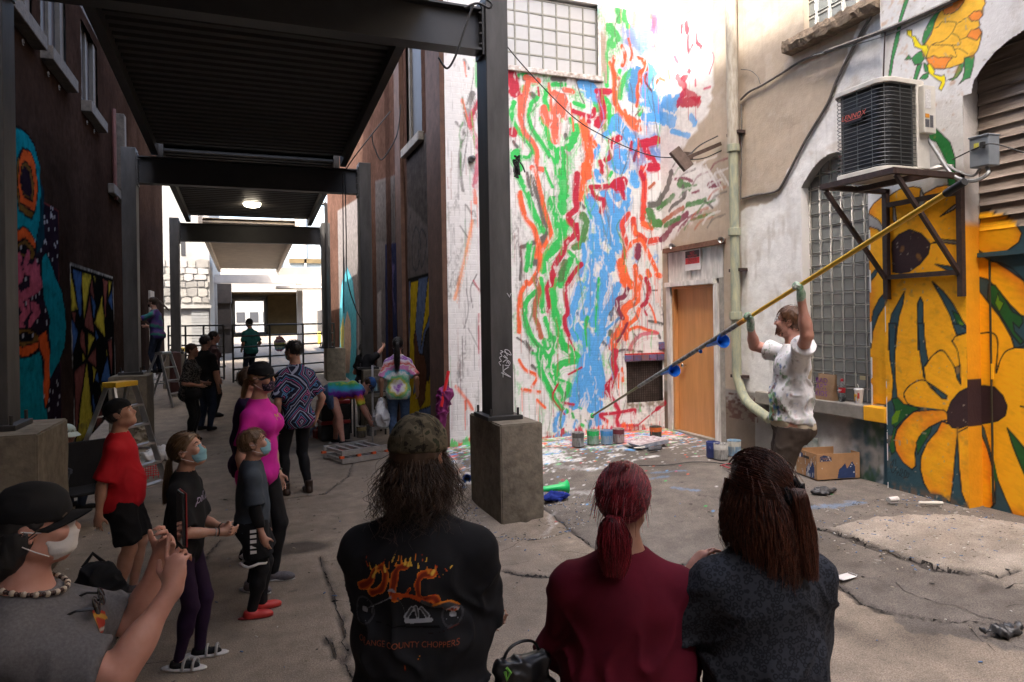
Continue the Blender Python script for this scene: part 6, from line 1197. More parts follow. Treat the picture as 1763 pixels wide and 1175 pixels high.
for z in(3.08,2.36):MB().bar((xw-.03,y0_,z),(xw-.03,y1_,z),.04,.045).build('cross_rail',steel_rust,br,True)
for x in(5.30,5.75):MB().bar((x,y0_+.05,3.252),(x,y1_-.02,3.252),.05,.025).build('skid',white_en,br,True)
pb_=onX(1692,262,XR-.14);eb=thing('disconnect_box','grey electrical box on the shutter edge right of the air conditioner','electrical box',(XR-.10,pb_.y,pb_.z))
MB().box((-.09,-.085,-.13),(.05,.085,.13)).build('enclosure',mat('grey_enamel',(.22,.25,.28),.45,0,.1,9,.05),eb,bevel=.008);MB().box((-.098,-.09,.125),(.05,.09,.14)).build('lid',MATS['grey_enamel'],eb,bevel=.004);MB().box((-.0945,.0,.03),(-.0905,.04,.075)).build('sticker',mat('sticker_yellow',(.6,.55,.08),.6,0,.3,90,0),eb);MB().box((-.12,-.06,.02),(-.092,-.03,.07)).build('switch_handle',blackp,eb)
def cable(label,pts,r,m,cat='cable',name='cable',n=6,grp=None):
 P=catmull(pts,7);o=MB().tube(P,r,n).build(name,m,None,smooth=True);return tag(o,label,cat,grp)
cnd=mat('grey_conduit',(.28,.29,.29),.4,.3,.15,12,.1)
A_=Vector((5.82,4.48,3.62));B_=Vector((XR-.12,pb_.y,pb_.z-.13))
cable('thick grey flexible conduit looping from the air conditioner to the electrical box',[A_,A_+Vector((.03,-.06,-.14)),onX(1640,302,XR-.2),onX(1675,312,XR-.2),onX(1700,300,XR-.16),B_+Vector((0,-.02,0))],.017,cnd,'conduit','flexible_conduit');cable('second grey conduit below the electrical box',[onX(1598,292,XR-.16),onX(1625,283,XR-.13),onX(1650,296,XR-.13),onX(1675,303,XR-.12),B_+Vector((.02,.05,.0))],.012,cnd,'conduit','flexible_conduit');cable('thin black wire from the electrical box across the shutter',[onX(1640,275,XR-.1),onX(1680,256,XR-.2),onX(1710,248,XR-.2),onX(1763,263,XR-.1),onX(1850,290,XR-.1)],.006,blackp,'wire','wire')
cable('white lagged pipe stub behind the air conditioner',[onX(1600,293,XR-.2),onX(1622,288,XR-.12),onX(1640,288,XR-.1)],.026,white_en,'pipe','pipe_stub')
# downpipe and wall conduits
pm_=mat('peeling_green_pipe',alb(176,174,142),.7,0,.5,9,.5,40,col2=alb(130,140,130),stretch=(3,3,.6));X_=XR-.11
dpx=onX(1263,300,X_).y;rp_=thing('downpipe','old yellow-green painted downpipe between the door and the white wall','downpipe',(X_,dpx,.5))
MB().tube([(X_,dpx,7.1),(X_,dpx,4.2)],.074,12).build('upper_length',mat('peeling_white_pipe',alb(196,190,176),.75,0,.5,10,.5,40,col2=alb(150,140,124),stretch=(3,3,.6)),rp_,True,True)
zb_=onX(1262,655,X_).z;e1=onX(1285,690,X_);e2=onX(1325,722,X_)
MB().tube([(X_,dpx,4.2),(X_,dpx,zb_+.2)]+catmull([(X_,dpx,zb_+.12),(X_,dpx-.03,zb_),(X_,e1.y,e1.z),(X_,e2.y,e2.z)],5),.062,12).build('lower_length',pm_,rp_,True,True)
for z in(4.2,3.1,2.0):MB().lathe([(.075,-.05),(.084,-.045),(.084,.045),(.075,.05)],(X_,dpx,z),14).build('collar',pm_,rp_,True,True)
for z in(4.4,2.6,1.2):MB().box((X_+.0,dpx-.11,z-.02),(XR+.01,dpx+.13,z+.02)).build('strap',steel_rust,rp_,True)
oldc=mat('old_cable',(.14,.13,.12),.8,0,.4,14,.3,60)
cable('weathered cable sagging from the downpipe up across the tan wall',[onX(u,v,XR-.03)for u,v in((1275,172),(1290,158),(1312,147),(1345,127),(1380,105),(1430,85),(1470,73))],.014,oldc);cable('bundle of wires running along the upper wall toward the yellow bud',[onX(u,v,XR-.10)for u,v in((1420,90),(1470,72),(1530,50),(1600,20),(1660,-8))],.022,oldc);cable('thin wire under the bundle on the upper wall',[onX(u,v,XR-.09)for u,v in((1400,96),(1470,78),(1540,56),(1640,8))],.006,cnd,'wire','wire')
cable('flaking diagonal conduit crossing the tan wall down to the downpipe',[onX(u,v,XR-.02)for u,v in((1500,28),(1478,65),(1440,140),(1424,180),(1385,245),(1350,312),(1335,330),(1300,336),(1278,342))],.016,oldc,'conduit','old_conduit');cable('fine hanging wire between bracket and wall beside the downpipe',[onX(u,v,XR-.03)for u,v in((1276,120),(1292,122),(1304,132),(1309,145))],.006,oldc,'wire','wire');cable('narrow vertical pipe right of the downpipe',[onX(u,v,XR-.03)for u,v in((1276,180),(1277,240),(1275,345))],.008,oldc,'pipe','thin_pipe');cable('short rusty pipe above the air conditioner',[onX(u,v,XR-.10)for u,v in((1524,50),(1522,100),(1521,132))],.008,steel_rust,'pipe','thin_pipe')
# floodlight on an arm, small fittings
fl=thing('floodlight','rusty floodlight on an arm over the door side of the painting','floodlight',onX(1180,270,XR-.5));a=onX(1240,248,XR-.02);b=atT(1183,272,XR/ray(1240,248).x-.35)
MB().bar(a,b,.04,.05).build('arm',mat('brown_metal',(.11,.075,.06),.55,.2,.4,14,.2),fl,True);MB().bar(atT(1160,258,9.0),atT(1186,290,9.0),.20,.05,(0,-1,.4)).build('head',MATS['brown_metal'],fl,True,bevel=.01);MB().box((-.07,-.07,-.05),(.08,.06,.05)).build('knuckle',MATS['brown_metal'],fl,bevel=.008)
cable('drooping black cable beside the floodlight arm',[a+Vector((0,.05,.12)),(a+b)/2+Vector((0,.1,.09)),b],.010,blackp);cable('second cable below the floodlight arm',[a+Vector((0,-.02,-.10)),(a+b)/2+Vector((0,0,-.10)),b+Vector((0,0,-.03))],.008,blackp)
for lab,u,v in(('small round spotlight above the left end of the door lintel',1157,424),('small spotlight above the right end of the door lintel',1242,413)):
 p=onX(u,v,XR-.06);t=thing('spotlight',lab,'lamp',p,group='small lamps over the door');MB().lathe([(.018,-.06),(.035,-.03),(.045,.02),(.04,.02),(.01,-.005)],(0,0,0),14,axis=(-1,-.6,-.2)).build('shade',mat('spot_grey',(.4,.4,.4),.35,.5,.1,9,0),t,smooth=True);MB().bar((.06,0,-.02),(.0,0,0),.015,.015).build('bracket',blackp,t)
ps=onX(1194,448,XR-.01);sg_=thing('door_sign','red, black and white warning sign over the orange door','sign',ps)
hw_,hh_=abs(onX(1181,448,XR).y-onX(1207,448,XR).y)/2,.15
MB().box((-.02,-hw_,-hh_),(-.008,hw_,hh_)).build('plate',mat('sign_white',(.7,.7,.7),.5,0,.05,9,0),sg_,bevel=.002);MB().box((-.0225,-hw_+.012,.035),(-.0205,hw_-.012,hh_-.012)).build('black_field',mat('sign_black',(.015,.012,.012),.5,0,.1,9,0),sg_);MB().box((-.0225,-hw_+.012,-.055),(-.0205,hw_-.012,.033)).build('red_field',mat('sign_red',(.48,.02,.03),.5,0,.1,9,0),sg_)
for s_,sz,z,m_ in(('NO',.075,.075,'sign_red'),('TRESPASSING',.042,.045,'sign_red'),('PRIVATE',.062,-.012,'sign_black'),('PROPERTY',.05,-.05,'sign_black')):V_,F_=text_mesh(s_,sz);mk('lettering',[(-.024,-x*.9,z+y)for x,y in V_],[q[::-1]for q in F_],MATS[m_],sg_)
cable('long black cable drooping from the column top across the painting to the floodlight',[atT(u,v,t)for u,v,t in((826,8,7.0),(850,50,7.3),(905,118,7.7),(985,200,8.2),(1040,235,8.6),(1090,258,8.9),(1130,270,9.1),(1170,272,9.2))],.007,blackp);cable('loose black cable dangling from the near canopy corner',[atT(u,v,6.6)for u,v in((815,8),(800,50),(785,95),(770,118),(755,100))],.011,blackp);cable('cable bundle strung along the canopy edge at the column top',[atT(u,v,6.6)for u,v in((800,14),(822,6),(842,14),(846,6),(830,-6))],.012,blackp)
for i,(lab,pts)in enumerate((('thin cable looping down the red alley wall',((690,180),(684,230),(668,262),(655,275),(643,250),(640,232))),('cable hanging beside the right column of the middle frame',((594,298),(596,400),(598,480),(612,530),(627,560))),('straight hanging cord left of the middle right column',((590,300),(591,420),(592,540))),('cable running down the canopy edge toward the middle frame',((672,192),(640,232),(612,268),(594,294))))):cable(lab,[atT(u,v,12.2 if i else 11.0)for u,v in pts],.010,blackp)
cable('black drainpipe on the right column of the far frame',[atT(u,v,18.4)for u,v in((540,350),(556,352),(561,362),(562,480),(563,600))],.045,steel_dk,'pipe','drainpipe')
kb=thing('wall_lamp','small dark knob lamp on the white wall left of the steel column','lamp',onY(811,275,YP));MB().lathe([(.05,0),(.05,.05),(.035,.11),(.0,.12)],(0,0,0),14,axis=(0,-1,0)).build('body',mat('chrome_dark',(.1,.1,.1),.3,.6,.2,9,0),kb,smooth=True)
kb2=thing('cable_reel','tangle of black cable tied to the right side of the near column','cable',atT(887,285,7.05));rr=random.Random(2)
for k in range(7):MB().tube(catmull([(rr.uniform(-.02,.05),rr.uniform(-.04,.03),rr.uniform(-.14,.12))for _ in range(5)],5),.008,5).build('loop',blackp,kb2,smooth=True)
MB().tube(catmull([(.03,0,.06),(.07,-.02,.0),(.10,-.02,-.07)],5),.008,5).build('tail',blackp,kb2,smooth=True)
tg=thing('column_scrawl','white scrawled graffiti tag on the face of the near column','graffiti',(2.5,6.615,1.9));wm_=mat('chalk_white',(.62,.62,.64),.8,0,.1,20,0);yc=6.78-.16-.0025
for pts in([(866,650),(866,628)],[(876,632),(867,640),(880,650),(863,642)],[(866,624),(872,620),(878,624),(876,630),(869,629)],[(872,626),(874,622),(876,627)],[(866,614),(874,618),(868,612)],[(868,606),(880,612),(876,604),(869,603),(874,613)],[(862,630),(859,624),(863,622),(860,616),(864,613),(861,608)],[(862,604),(866,606),(861,609)]):MB().tube([onY(u,v,yc)for u,v in catmull(pts,4)],.0035,4).build('stroke',wm_,tg,True)
MB().tube([onY(u,v,yc)for u,v in((873,505),(877,512),(880,505))],.004,4).build('stroke',wm_,tg,True)
# paint cans
def can(label,u,v,lid,body,splash,grp,lidr=False,hgt=.19,r=.083,wall=None):
 p=onG(u,v);t=thing('paint_can',label,'paint can',p,random.uniform(0,6),grp)
 MB().lathe([(r*.97,0),(r,.008),(r,hgt-.012),(r*1.03,hgt-.008),(r*1.03,hgt),(r*.92,hgt),(r*.90,hgt-.03)],(0,0,0),22,capt=False).build('body',mat(body[0],body[1],.5,0,.85,14,.1,30,col2=body[2],stretch=(2,2,.45)),t,smooth=True)
 MB().lathe([(.0,hgt-.035),(r*.9,hgt-.034)],(0,0,0),22,capb=False,capt=False).build('paint',mat('wet_'+lid[0],lid[1],.2,0,.1,9,.05),t);MB().lathe([(r*1.005,hgt*.62),(r*1.01,hgt-.01)],(0,0,0),22,capb=False,capt=False).build('rim_drips',mat('rim_'+lid[0],lid[1],.35,0,.3,12,.1),t,smooth=True)
 MB().tube([(r*math.cos(a)*1.02,0+.02*math.sin(a),hgt*.75-.10*math.sin(a))for a in np.linspace(0,3.14,12)],.002,5).build('handle',chrome,t)
 rr=random.Random(u)
 for k in range(9):a=rr.uniform(0,6.28);L=rr.uniform(.04,.13);MB().tube([(r*1.008*math.cos(a),r*1.008*math.sin(a),hgt-.01),(r*1.008*math.cos(a+.03),r*1.008*math.sin(a+.03),hgt-.01-L)],[.006,.003],5).build('drip',MATS['rim_'+lid[0]],t,smooth=True)
G1='row of open paint cans below the painting';SLV=(.42,.42,.42)
can('dark-rimmed paint can, leftmost of the row below the painting',995,768,('grey',(.09,.085,.08)),('can_a',(.5,.5,.5),(.06,.055,.05)),0,G1);can('paint can brimming with bright green paint',1021,764,('green',(.03,.45,.12)),('can_b',SLV,(.04,.3,.1)),0,G1);can('paint can with blue paint between the green and the maroon can',1045,764,('blue',(.08,.3,.62)),('can_c',SLV,(.08,.28,.55)),0,G1);can('paint can with maroon rim, right end of the close row',1065,761,('maroon',(.16,.03,.04)),('can_d',(.5,.48,.47),(.2,.1,.09)),0,G1);can('dark paint can with orange rim behind the roller tray',1129,757,('orange',(.65,.14,.03)),('can_e',(.10,.11,.10),(.03,.035,.03)),0,G1)
G2='paint cans by the door';can('navy blue paint can nearest the door',1228,787,('navy',(.03,.05,.2)),('can_f',(.04,.07,.24),(.03,.04,.16)),0,G2);can('white paint-streaked can at the front of the three by the door',1241,790,('white',(.6,.6,.58)),('can_g',(.62,.62,.6),(.08,.08,.09)),0,G2);can('blue-labelled paint can, right one of the three by the door',1264,784,('cream',(.5,.5,.45)),('can_h',(.10,.30,.52),(.4,.42,.42)),0,G2)
p=onG(1113,768);tr=thing('roller_tray','white paint tray splashed with colours on the ground','paint tray',p,.12)
tm=mat('tray_white',(.62,.62,.62),.45,0,.5,20,.1,40,col2=(.2,.08,.10));MB().add([(-.22,-.14,.05),(.22,-.14,.09),(.22,.14,.09),(-.22,.14,.05),(-.19,-.11,.015),(.19,-.11,.07),(.19,.11,.07),(-.19,.11,.015),(-.25,-.16,.055),(.25,-.16,.095),(.25,.16,.095),(-.25,.16,.055)],[(4,5,6,7),(0,1,5,4),(1,2,6,5),(2,3,7,6),(3,0,4,7),(8,9,1,0),(9,10,2,1),(10,11,3,2),(11,8,0,3)]).build('pan',tm,tr);MB().prism([(-.25,-.162,.052),(.25,-.162,.092),(.25,-.162,.04),(-.22,-.162,.01)],(0,.01,0)).build('front_wall',mat('tray_side',(.12,.14,.2),.5,0,.7,18,.1,col2=(.4,.42,.45)),tr);MB().box((.20,-.13,0),(.22,-.10,.07)).box((.20,.10,0),(.22,.13,.07)).build('leg',tm,tr)
p=onG(1125,777);ro=thing('paint_roller','dark used paint roller lying in front of the tray','paint roller',p,.2);MB().tube([(-.10,0,.03),(.13,0,.03)],.028,12).build('sleeve',mat('roller_dark',(.09,.09,.1),.9,0,.6,30,.5,60),ro,smooth=True);MB().tube([(-.10,0,.03),(-.14,0,.03),(-.14,.08,.035),(-.06,.10,.04)],.004,6).build('frame',chrome,ro);MB().tube([(-.06,.10,.04),(-.16,.2,.03)],.012,8).build('handle',white_en,ro)
# on the window sill
def sillp(u):return Vector((XR-.03,onX(u,690,XR-.03).y,zg0+.001))
p=sillp(1424);bgp_=thing('paper_bag','crumpled brown paper food bag with purple lettering on the sill','paper bag',p,0)
V=[];nu,nv=24,12;hgt=.29
for j in range(nv+1):
 for i in range(nu):
  a=2*math.pi*i/nu;sx=abs(math.cos(a))**.35*math.copysign(1,math.cos(a));sy=abs(math.sin(a))**.35*math.copysign(1,math.sin(a));tt=j/nv;th=.045*(1-.75*tt**1.5);n_=(fbm(sx*3+5,sy*3+tt*6,tt*5,3,5)-.5)*.035;V.append((sx*(th+n_*.8),sy*(.135+n_*.5-.01*tt)+.012*math.sin(tt*5),tt*hgt+n_*.6*tt))
F=[(j*nu+i,j*nu+(i+1)%nu,(j+1)*nu+(i+1)%nu,(j+1)*nu+i)for j in range(nv)for i in range(nu)]+[tuple(range(nu-1,-1,-1))]
bo=mk('bag',V,F,mat('kraft_paper',(.27,.165,.09),.8,0,.2,10,.4,60),bgp_,smooth=True);bo.data.set_sharp_from_angle(angle=.6)
bv_=BVHTree.FromPolygons([Vector(v)for v in V],F)
for s_,z,sz in(('BAD',.185,.085),('ART',.115,.09),('KIDS',.04,.085)):
 V_,F_=text_mesh(s_,sz);pts=[]
 for x,y in V_:h_=bv_.ray_cast(Vector((-.5,.045-x,z+y)),Vector((1,0,0)));pts.append((h_[0]+Vector((-.0018,0,0)))if h_[0]is not None else Vector((-.04,.045-x,z+y)))
 mk('lettering',pts,[q[::-1]for q in F_],mat('purple_ink',(.14,.03,.24),.8,0,.2,40,0),bo)
p=sillp(1450);bt=thing('cola_bottle','plastic cola bottle with red label and red cap on the sill','bottle',p,0);m,nt_,b_=newmat('clear_plastic');b_.inputs['Base Color'].default_value=(.75,.78,.8,1);b_.inputs['Transmission Weight'].default_value=.9;b_.inputs['Roughness'].default_value=.06;b_.inputs['IOR'].default_value=1.3;MATS['clear_plastic']=m
MB().lathe([(.024,0),(.033,.008),(.034,.04),(.031,.07),(.034,.10),(.034,.15),(.03,.175),(.014,.215),(.013,.235)],(0,0,0),18).build('body',m,bt,smooth=True);MB().lathe([(.0346,.10),(.0348,.152)],(0,0,0),18,capb=False,capt=False).build('label',mat('cola_red',(.55,.012,.02),.5,0,.1,9,0),bt,smooth=True);MB().lathe([(.0155,.225),(.0155,.248),(.013,.25)],(0,0,0),16).build('cap',MATS['cola_red'],bt,smooth=True);MB().lathe([(.02,.005),(.029,.01),(.03,.05)],(0,0,0),14).build('drink',mat('cola_dark',(.03,.012,.008),.2,0,.1,9,0),bt,smooth=True)
MB().tube([(-.0352,y,.126+.008*math.sin(y*260))for y in np.linspace(-.024,.024,12)],.0035,4).build('label_swash',mat('sign_white',(.7,.7,.7)),bt)
p=sillp(1479);cp=thing('drink_cup','white paper drink cup with a yellow arch logo, lid and straw','cup',p,0);MB().lathe([(.032,0),(.046,.15)],(0,0,0),22).build('cup',mat('cup_white',(.72,.72,.72),.5,0,.04,9,0),cp,smooth=True);MB().lathe([(.050,.148),(.050,.158),(.044,.165),(.0,.166)],(0,0,0),22).build('lid',MATS['cup_white'],cp,smooth=True);MB().tube([(0,0,.16),(.005,.02,.21)],.004,6).build('straw',MATS['cup_white'],cp)
arch=[(.018,.035),(.016,.085),(.008,.105),(.0,.075),(-.008,.105),(-.016,.085),(-.018,.035)];MB().tube([(-math.sqrt(max((.0335+z*.093)**2-y*y,0)),y+.008,z)for y,z in catmull(arch,5)],.0042,5).build('logo',mat('arch_yellow',(.70,.42,.02),.5,0,.05,9,0),cp,smooth=True)
MB().box((-.0435,-.034,.06),(-.030,-.018,.12)).build('print',mat('cup_red',(.45,.04,.04),.6,0,.5,120,0),cp)
p=onX(1485,651,XR+.075);tag(MB().box((p.x,p.y-.035,p.z-.022),(p.x+.004,p.y+.035,p.z+.022)).build('notice_card',mat('card_yellow',(.42,.36,.2),.7,0,.1,9,0)),'small yellowish card stuck to the glass blocks above the cup','card')
# cardboard box, bucket, litter
p=onG(1423,822);p=onG(1425,818);bx_=thing('cardboard_box','open cardboard box spattered with white paint below the sill','box',p,math.radians(-12));cb=mat('cardboard',(.36,.20,.095),.85,0,.15,8,.2,60);W_,D_,H_=.25,.19,.27
for a,b in(((-W_,-D_,0),(W_,-D_+.006,H_)),((-W_,D_-.006,0),(W_,D_,H_)),((-W_,-D_+.007,0),(-W_+.006,D_-.007,H_)),((W_-.006,-D_+.007,0),(W_,D_-.007,H_)),((-W_+.007,-D_+.007,0),(W_-.007,D_-.007,.006))):MB().box(a,b).build('panel',cb,bx_)
bxc=Canvas(*np.meshgrid(np.linspace(-W_,W_,90),np.linspace(0,H_,50)),(-1,-1,-1));NAV=alb(44,62,104)
def boxprint(c,sd):
 c.poly([(-.02,.0),(.0,.10),(.08,.17),(.10,.11),(.16,.19),(.2,.12),(.2,.0)],NAV,.004);c.poly([(-.22,.19),(-.22,.24),(-.17,.262),(-.08,.24),(-.08,.19)],NAV,.004)
 rr=random.Random(sd)
 for k in range(60 if sd else 22):x=rr.uniform(-.24,.24);y=rr.uniform(.02,.26);c.stroke([(x,y),(x+rr.uniform(-.01,.01),y-rr.uniform(0,.06 if sd else .01))],rr.uniform(.004,.013),PW,0,.004,1,.4,k)
for sd,pt in((0,lambda A,B:np.stack([A,np.full(A.shape,-D_-.002),B],-1)),(1,lambda A,B:np.stack([np.full(A.shape,W_+.002),A*D_/W_,B],-1)),(2,lambda A,B:np.stack([np.full(A.shape,-W_-.002),-A*D_/W_,B],-1))):
 c=Canvas(bxc.A,bxc.B,(-1,-1,-1));boxprint(c,sd);F=grid_faces(90,50);cc=c.c.reshape(-1,3);F=F[(cc.min(1)>-.3)[F].all(1)];us=np.unique(F);re=np.zeros(4500,int);re[us]=np.arange(len(us));mk('print',pt(c.A,c.B).reshape(-1,3)[us],re[F],colmat('box_print',.8,.05,20,.1),bx_,col=np.clip(cc[us],0,1))['kind']='stuff'
V_,F_=text_mesh("LOWE'S",.052);mk('lettering',[(x-.15,-D_-.004,.20+y)for x,y in V_],F_,mat('kraft_print',(.36,.2,.1),.8,0,.1,9,0),bx_)
for x in(-.25,.25):MB().box((x-.008 if x>0 else x-.004,-.05,H_*.72),(x+.004 if x>0 else x+.008,.05,H_*.82)).build('hand_hole',dark_void,bx_)
def rag(label,u,v,prims,h,m,fold,cat,name,fr=(14,14,14),seed=1,rz=0):
 p=onG(u,v);V,F=sdf_mesh(prims,h,[((0,0,.002),(0,0,-1))]);V=folds(V,F,fold,fr,seed);o=mk(name,V,F,m,smooth=True);o.location=p;o.rotation_euler=(0,0,rz);return tag(o,label,cat)
 # special cloth
def rampmat(name,build,stops,rough=.9,interp='CONSTANT'):
 m,nt,b=newmat(name);MATS[name]=m;out=build(nt);rp=N(nt,'ShaderNodeValToRGB');cr=rp.color_ramp;cr.interpolation=interp
 cr.elements.remove(cr.elements[1]);cr.elements[0].position=stops[0][0];cr.elements[0].color=(*stops[0][1],1)
 for p,c in stops[1:]:cr.elements.new(p).color=(*c,1)
 nt.links.new(out,rp.inputs[0]);nt.links.new(rp.outputs[0],b.inputs['Base Color']);b.inputs['Roughness'].default_value=rough;b.inputs['Specular IOR Level'].default_value=.2
 n2=N(nt,'ShaderNodeTexNoise',Scale=260.0);bp=N(nt,'ShaderNodeBump',Strength=.2,Distance=.001);nt.links.new(mapping(nt,(1,1,1)),n2.inputs[0]);nt.links.new(n2.outputs[0],bp.inputs['Height']);nt.links.new(bp.outputs[0],b.inputs['Normal']);return m
def tiedye(name,cen,cols,freq=5.):
 def bld(nt):
  tc=N(nt,'ShaderNodeTexCoord');sb_=N(nt,'ShaderNodeVectorMath',operation='SUBTRACT');sb_.inputs[1].default_value=cen;nt.links.new(tc.outputs['Object'],sb_.inputs[0]);ml=N(nt,'ShaderNodeVectorMath',operation='MULTIPLY');ml.inputs[1].default_value=(1,.35,1);nt.links.new(sb_.outputs[0],ml.inputs[0]);ln=N(nt,'ShaderNodeVectorMath',operation='LENGTH');nt.links.new(ml.outputs[0],ln.inputs[0])
  nz_=N(nt,'ShaderNodeTexNoise',Scale=16.0,Detail=4.0);nt.links.new(tc.outputs['Object'],nz_.inputs[0]);m1=N(nt,'ShaderNodeMath',operation='MULTIPLY');m1.inputs[1].default_value=.34;nt.links.new(nz_.outputs[0],m1.inputs[0]);ad=N(nt,'ShaderNodeMath',operation='MULTIPLY_ADD');ad.inputs[1].default_value=freq;nt.links.new(ln.outputs['Value'],ad.inputs[0]);nt.links.new(m1.outputs[0],ad.inputs[2]);fr=N(nt,'ShaderNodeMath',operation='FRACT');nt.links.new(ad.outputs[0],fr.inputs[0]);return fr.outputs[0]
 return rampmat(name,bld,[(i/len(cols),c)for i,c in enumerate(cols)],interp='LINEAR')
def vor(scale,metric='EUCLIDEAN',mult=1.,feat='F1'):
 def bld(nt):
  v=N(nt,'ShaderNodeTexVoronoi',Scale=scale);v.distance=metric;v.feature=feat;nt.links.new(mapping(nt,(1,1,1)),v.inputs['Vector']);m=N(nt,'ShaderNodeMath',operation='MULTIPLY');m.inputs[1].default_value=mult;nt.links.new(v.outputs['Distance'],m.inputs[0]);fr=N(nt,'ShaderNodeMath',operation='FRACT');nt.links.new(m.outputs[0],fr.inputs[0]);return fr.outputs[0]
 return bld
def noi(scale,st=(1,1,1)):
 def bld(nt):n=N(nt,'ShaderNodeTexNoise',Scale=scale,Detail=3.0);nt.links.new(mapping(nt,st),n.inputs[0]);return n.outputs[0]
 return bld
BLK=cloth('black_cotton',(.014,.014,.016),.3);BLKJ=cloth('black_leggings',(.012,.012,.014),.3,.7);DENIM=cloth('blue_denim',(.055,.09,.16),.35,.9,20,160);NAVY=cloth('navy_denim',(.02,.028,.05),.3,.9,20,160)
GREYT=mat('heather_grey_cotton',(.13,.125,.13),.95,0,.25,120,.25,300,spec=.15,bdist=.001);MAROON=cloth('maroon_cotton',(.115,.007,.018),.2);PINK=cloth('magenta_jersey',(.62,.022,.34),.12,.7);REDT=cloth('red_jersey',(.50,.012,.022),.12,.7);GREYB=cloth('slate_cotton',(.06,.075,.095),.2);PURP=cloth('purple_leggings',(.022,.009,.032),.2,.7);DPURP=cloth('dark_purple_shirt',(.035,.018,.06),.2);TEALT=cloth('teal_cotton',(.03,.16,.16),.2);WHT=cloth('white_cotton',(.72,.71,.71),.06);BRNP=cloth('brown_work_trousers',(.06,.045,.036),.35)
LEOP=rampmat('leopard_grey',vor(72,'EUCLIDEAN',1.),[(0,(.034,.037,.046)),(.22,(.040,.044,.054)),(.34,(.018,.019,.024)),(.48,(.019,.02,.025)),(.60,(.042,.046,.057))],interp='LINEAR')
CAMO=rampmat('camouflage',noi(26),[(0,(.018,.014,.009)),(.42,(.06,.05,.03)),(.52,(.10,.082,.052)),(.62,(.03,.032,.016))])
GEO=rampmat('geometric_print',vor(4.2,'MANHATTAN',2.2),[(0,(.012,.014,.03)),(.26,(.30,.32,.42)),(.38,(.014,.016,.036)),(.58,(.34,.08,.2)),(.68,(.012,.014,.03)),(.82,(.08,.2,.36)),(.92,(.012,.014,.03))])
FLOR=rampmat('mottled_print',noi(34),[(0,(.015,.015,.016)),(.45,(.05,.048,.046)),(.55,(.16,.15,.14)),(.62,(.02,.02,.02))])
BUCK=rampmat('lemon_print',vor(30),[(0,(.55,.42,.06)),(.16,(.42,.5,.46)),(.9,(.42,.5,.46))])
RB=[(.5,.02,.12),(.6,.28,.02),(.45,.5,.05),(.04,.3,.12),(.03,.28,.45),(.14,.03,.3)]
TD1=tiedye('tie_dye_rainbow',(.12,.1,1.1),RB,2.6);TD2=tiedye('tie_dye_pastel',(0,0,.92),[(.62,.6,.6),(.5,.06,.05),(.6,.58,.6),(.22,.05,.32),(.62,.6,.6),(.5,.45,.06),(.1,.4,.2),(.62,.6,.6),(.06,.4,.5),(.55,.2,.4)],2.5);TD3=tiedye('tie_dye_dark',(0,.1,1.2),[(.03,.05,.12),(.10,.03,.14),(.02,.16,.12),(.05,.03,.14)],6)
LEATH=mat('black_leather',(.014,.013,.013),.35,0,.2,20,.25,120,bdist=.001);MSK=cloth('surgical_mask_blue',(.22,.42,.5),.06,.8);MSKW=cloth('white_mask',(.62,.6,.58),.08,.85);MSKD=rampmat('dark_floral_mask',vor(60),[(0,(.22,.13,.2)),(.3,(.035,.03,.045)),(.9,(.035,.03,.045))])
GREYSH=mat('grey_trainer',(.11,.10,.11),.7,0,.4,40,.2,120);SOLE=mat('pale_sole',(.55,.54,.53),.7,0,.1,9,.1,60);BOOT=mat('brown_boot',(.035,.018,.011),.4,0,.3,12,.15,60);CROC=mat('red_clog',(.50,.035,.03),.5,0,.15,12,.1,60)
H_BLK=hairmat('black_hair',(.006,.005,.005),(.03,.022,.018));H_BRN=hairmat('brown_hair',(.02,.011,.006),(.10,.052,.028));H_AUB=hairmat('auburn_hair',(.016,.006,.004),(.17,.05,.024),.36);H_RED=hairmat('dyed_red_hair',(.02,.004,.006),(.40,.028,.042),.34);H_BLD=hairmat('blond_hair',(.14,.08,.035),(.40,.27,.13));H_DBL=hairmat('dark_blond_hair',(.06,.034,.016),(.22,.13,.06));H_GRY=hairmat('greying_dark_hair',(.006,.006,.007),(.035,.034,.033));H_GNG=hairmat('reddish_brown_hair',(.035,.016,.008),(.17,.075,.032));H_LBR=hairmat('light_brown_hair',(.07,.038,.018),(.24,.14,.07))
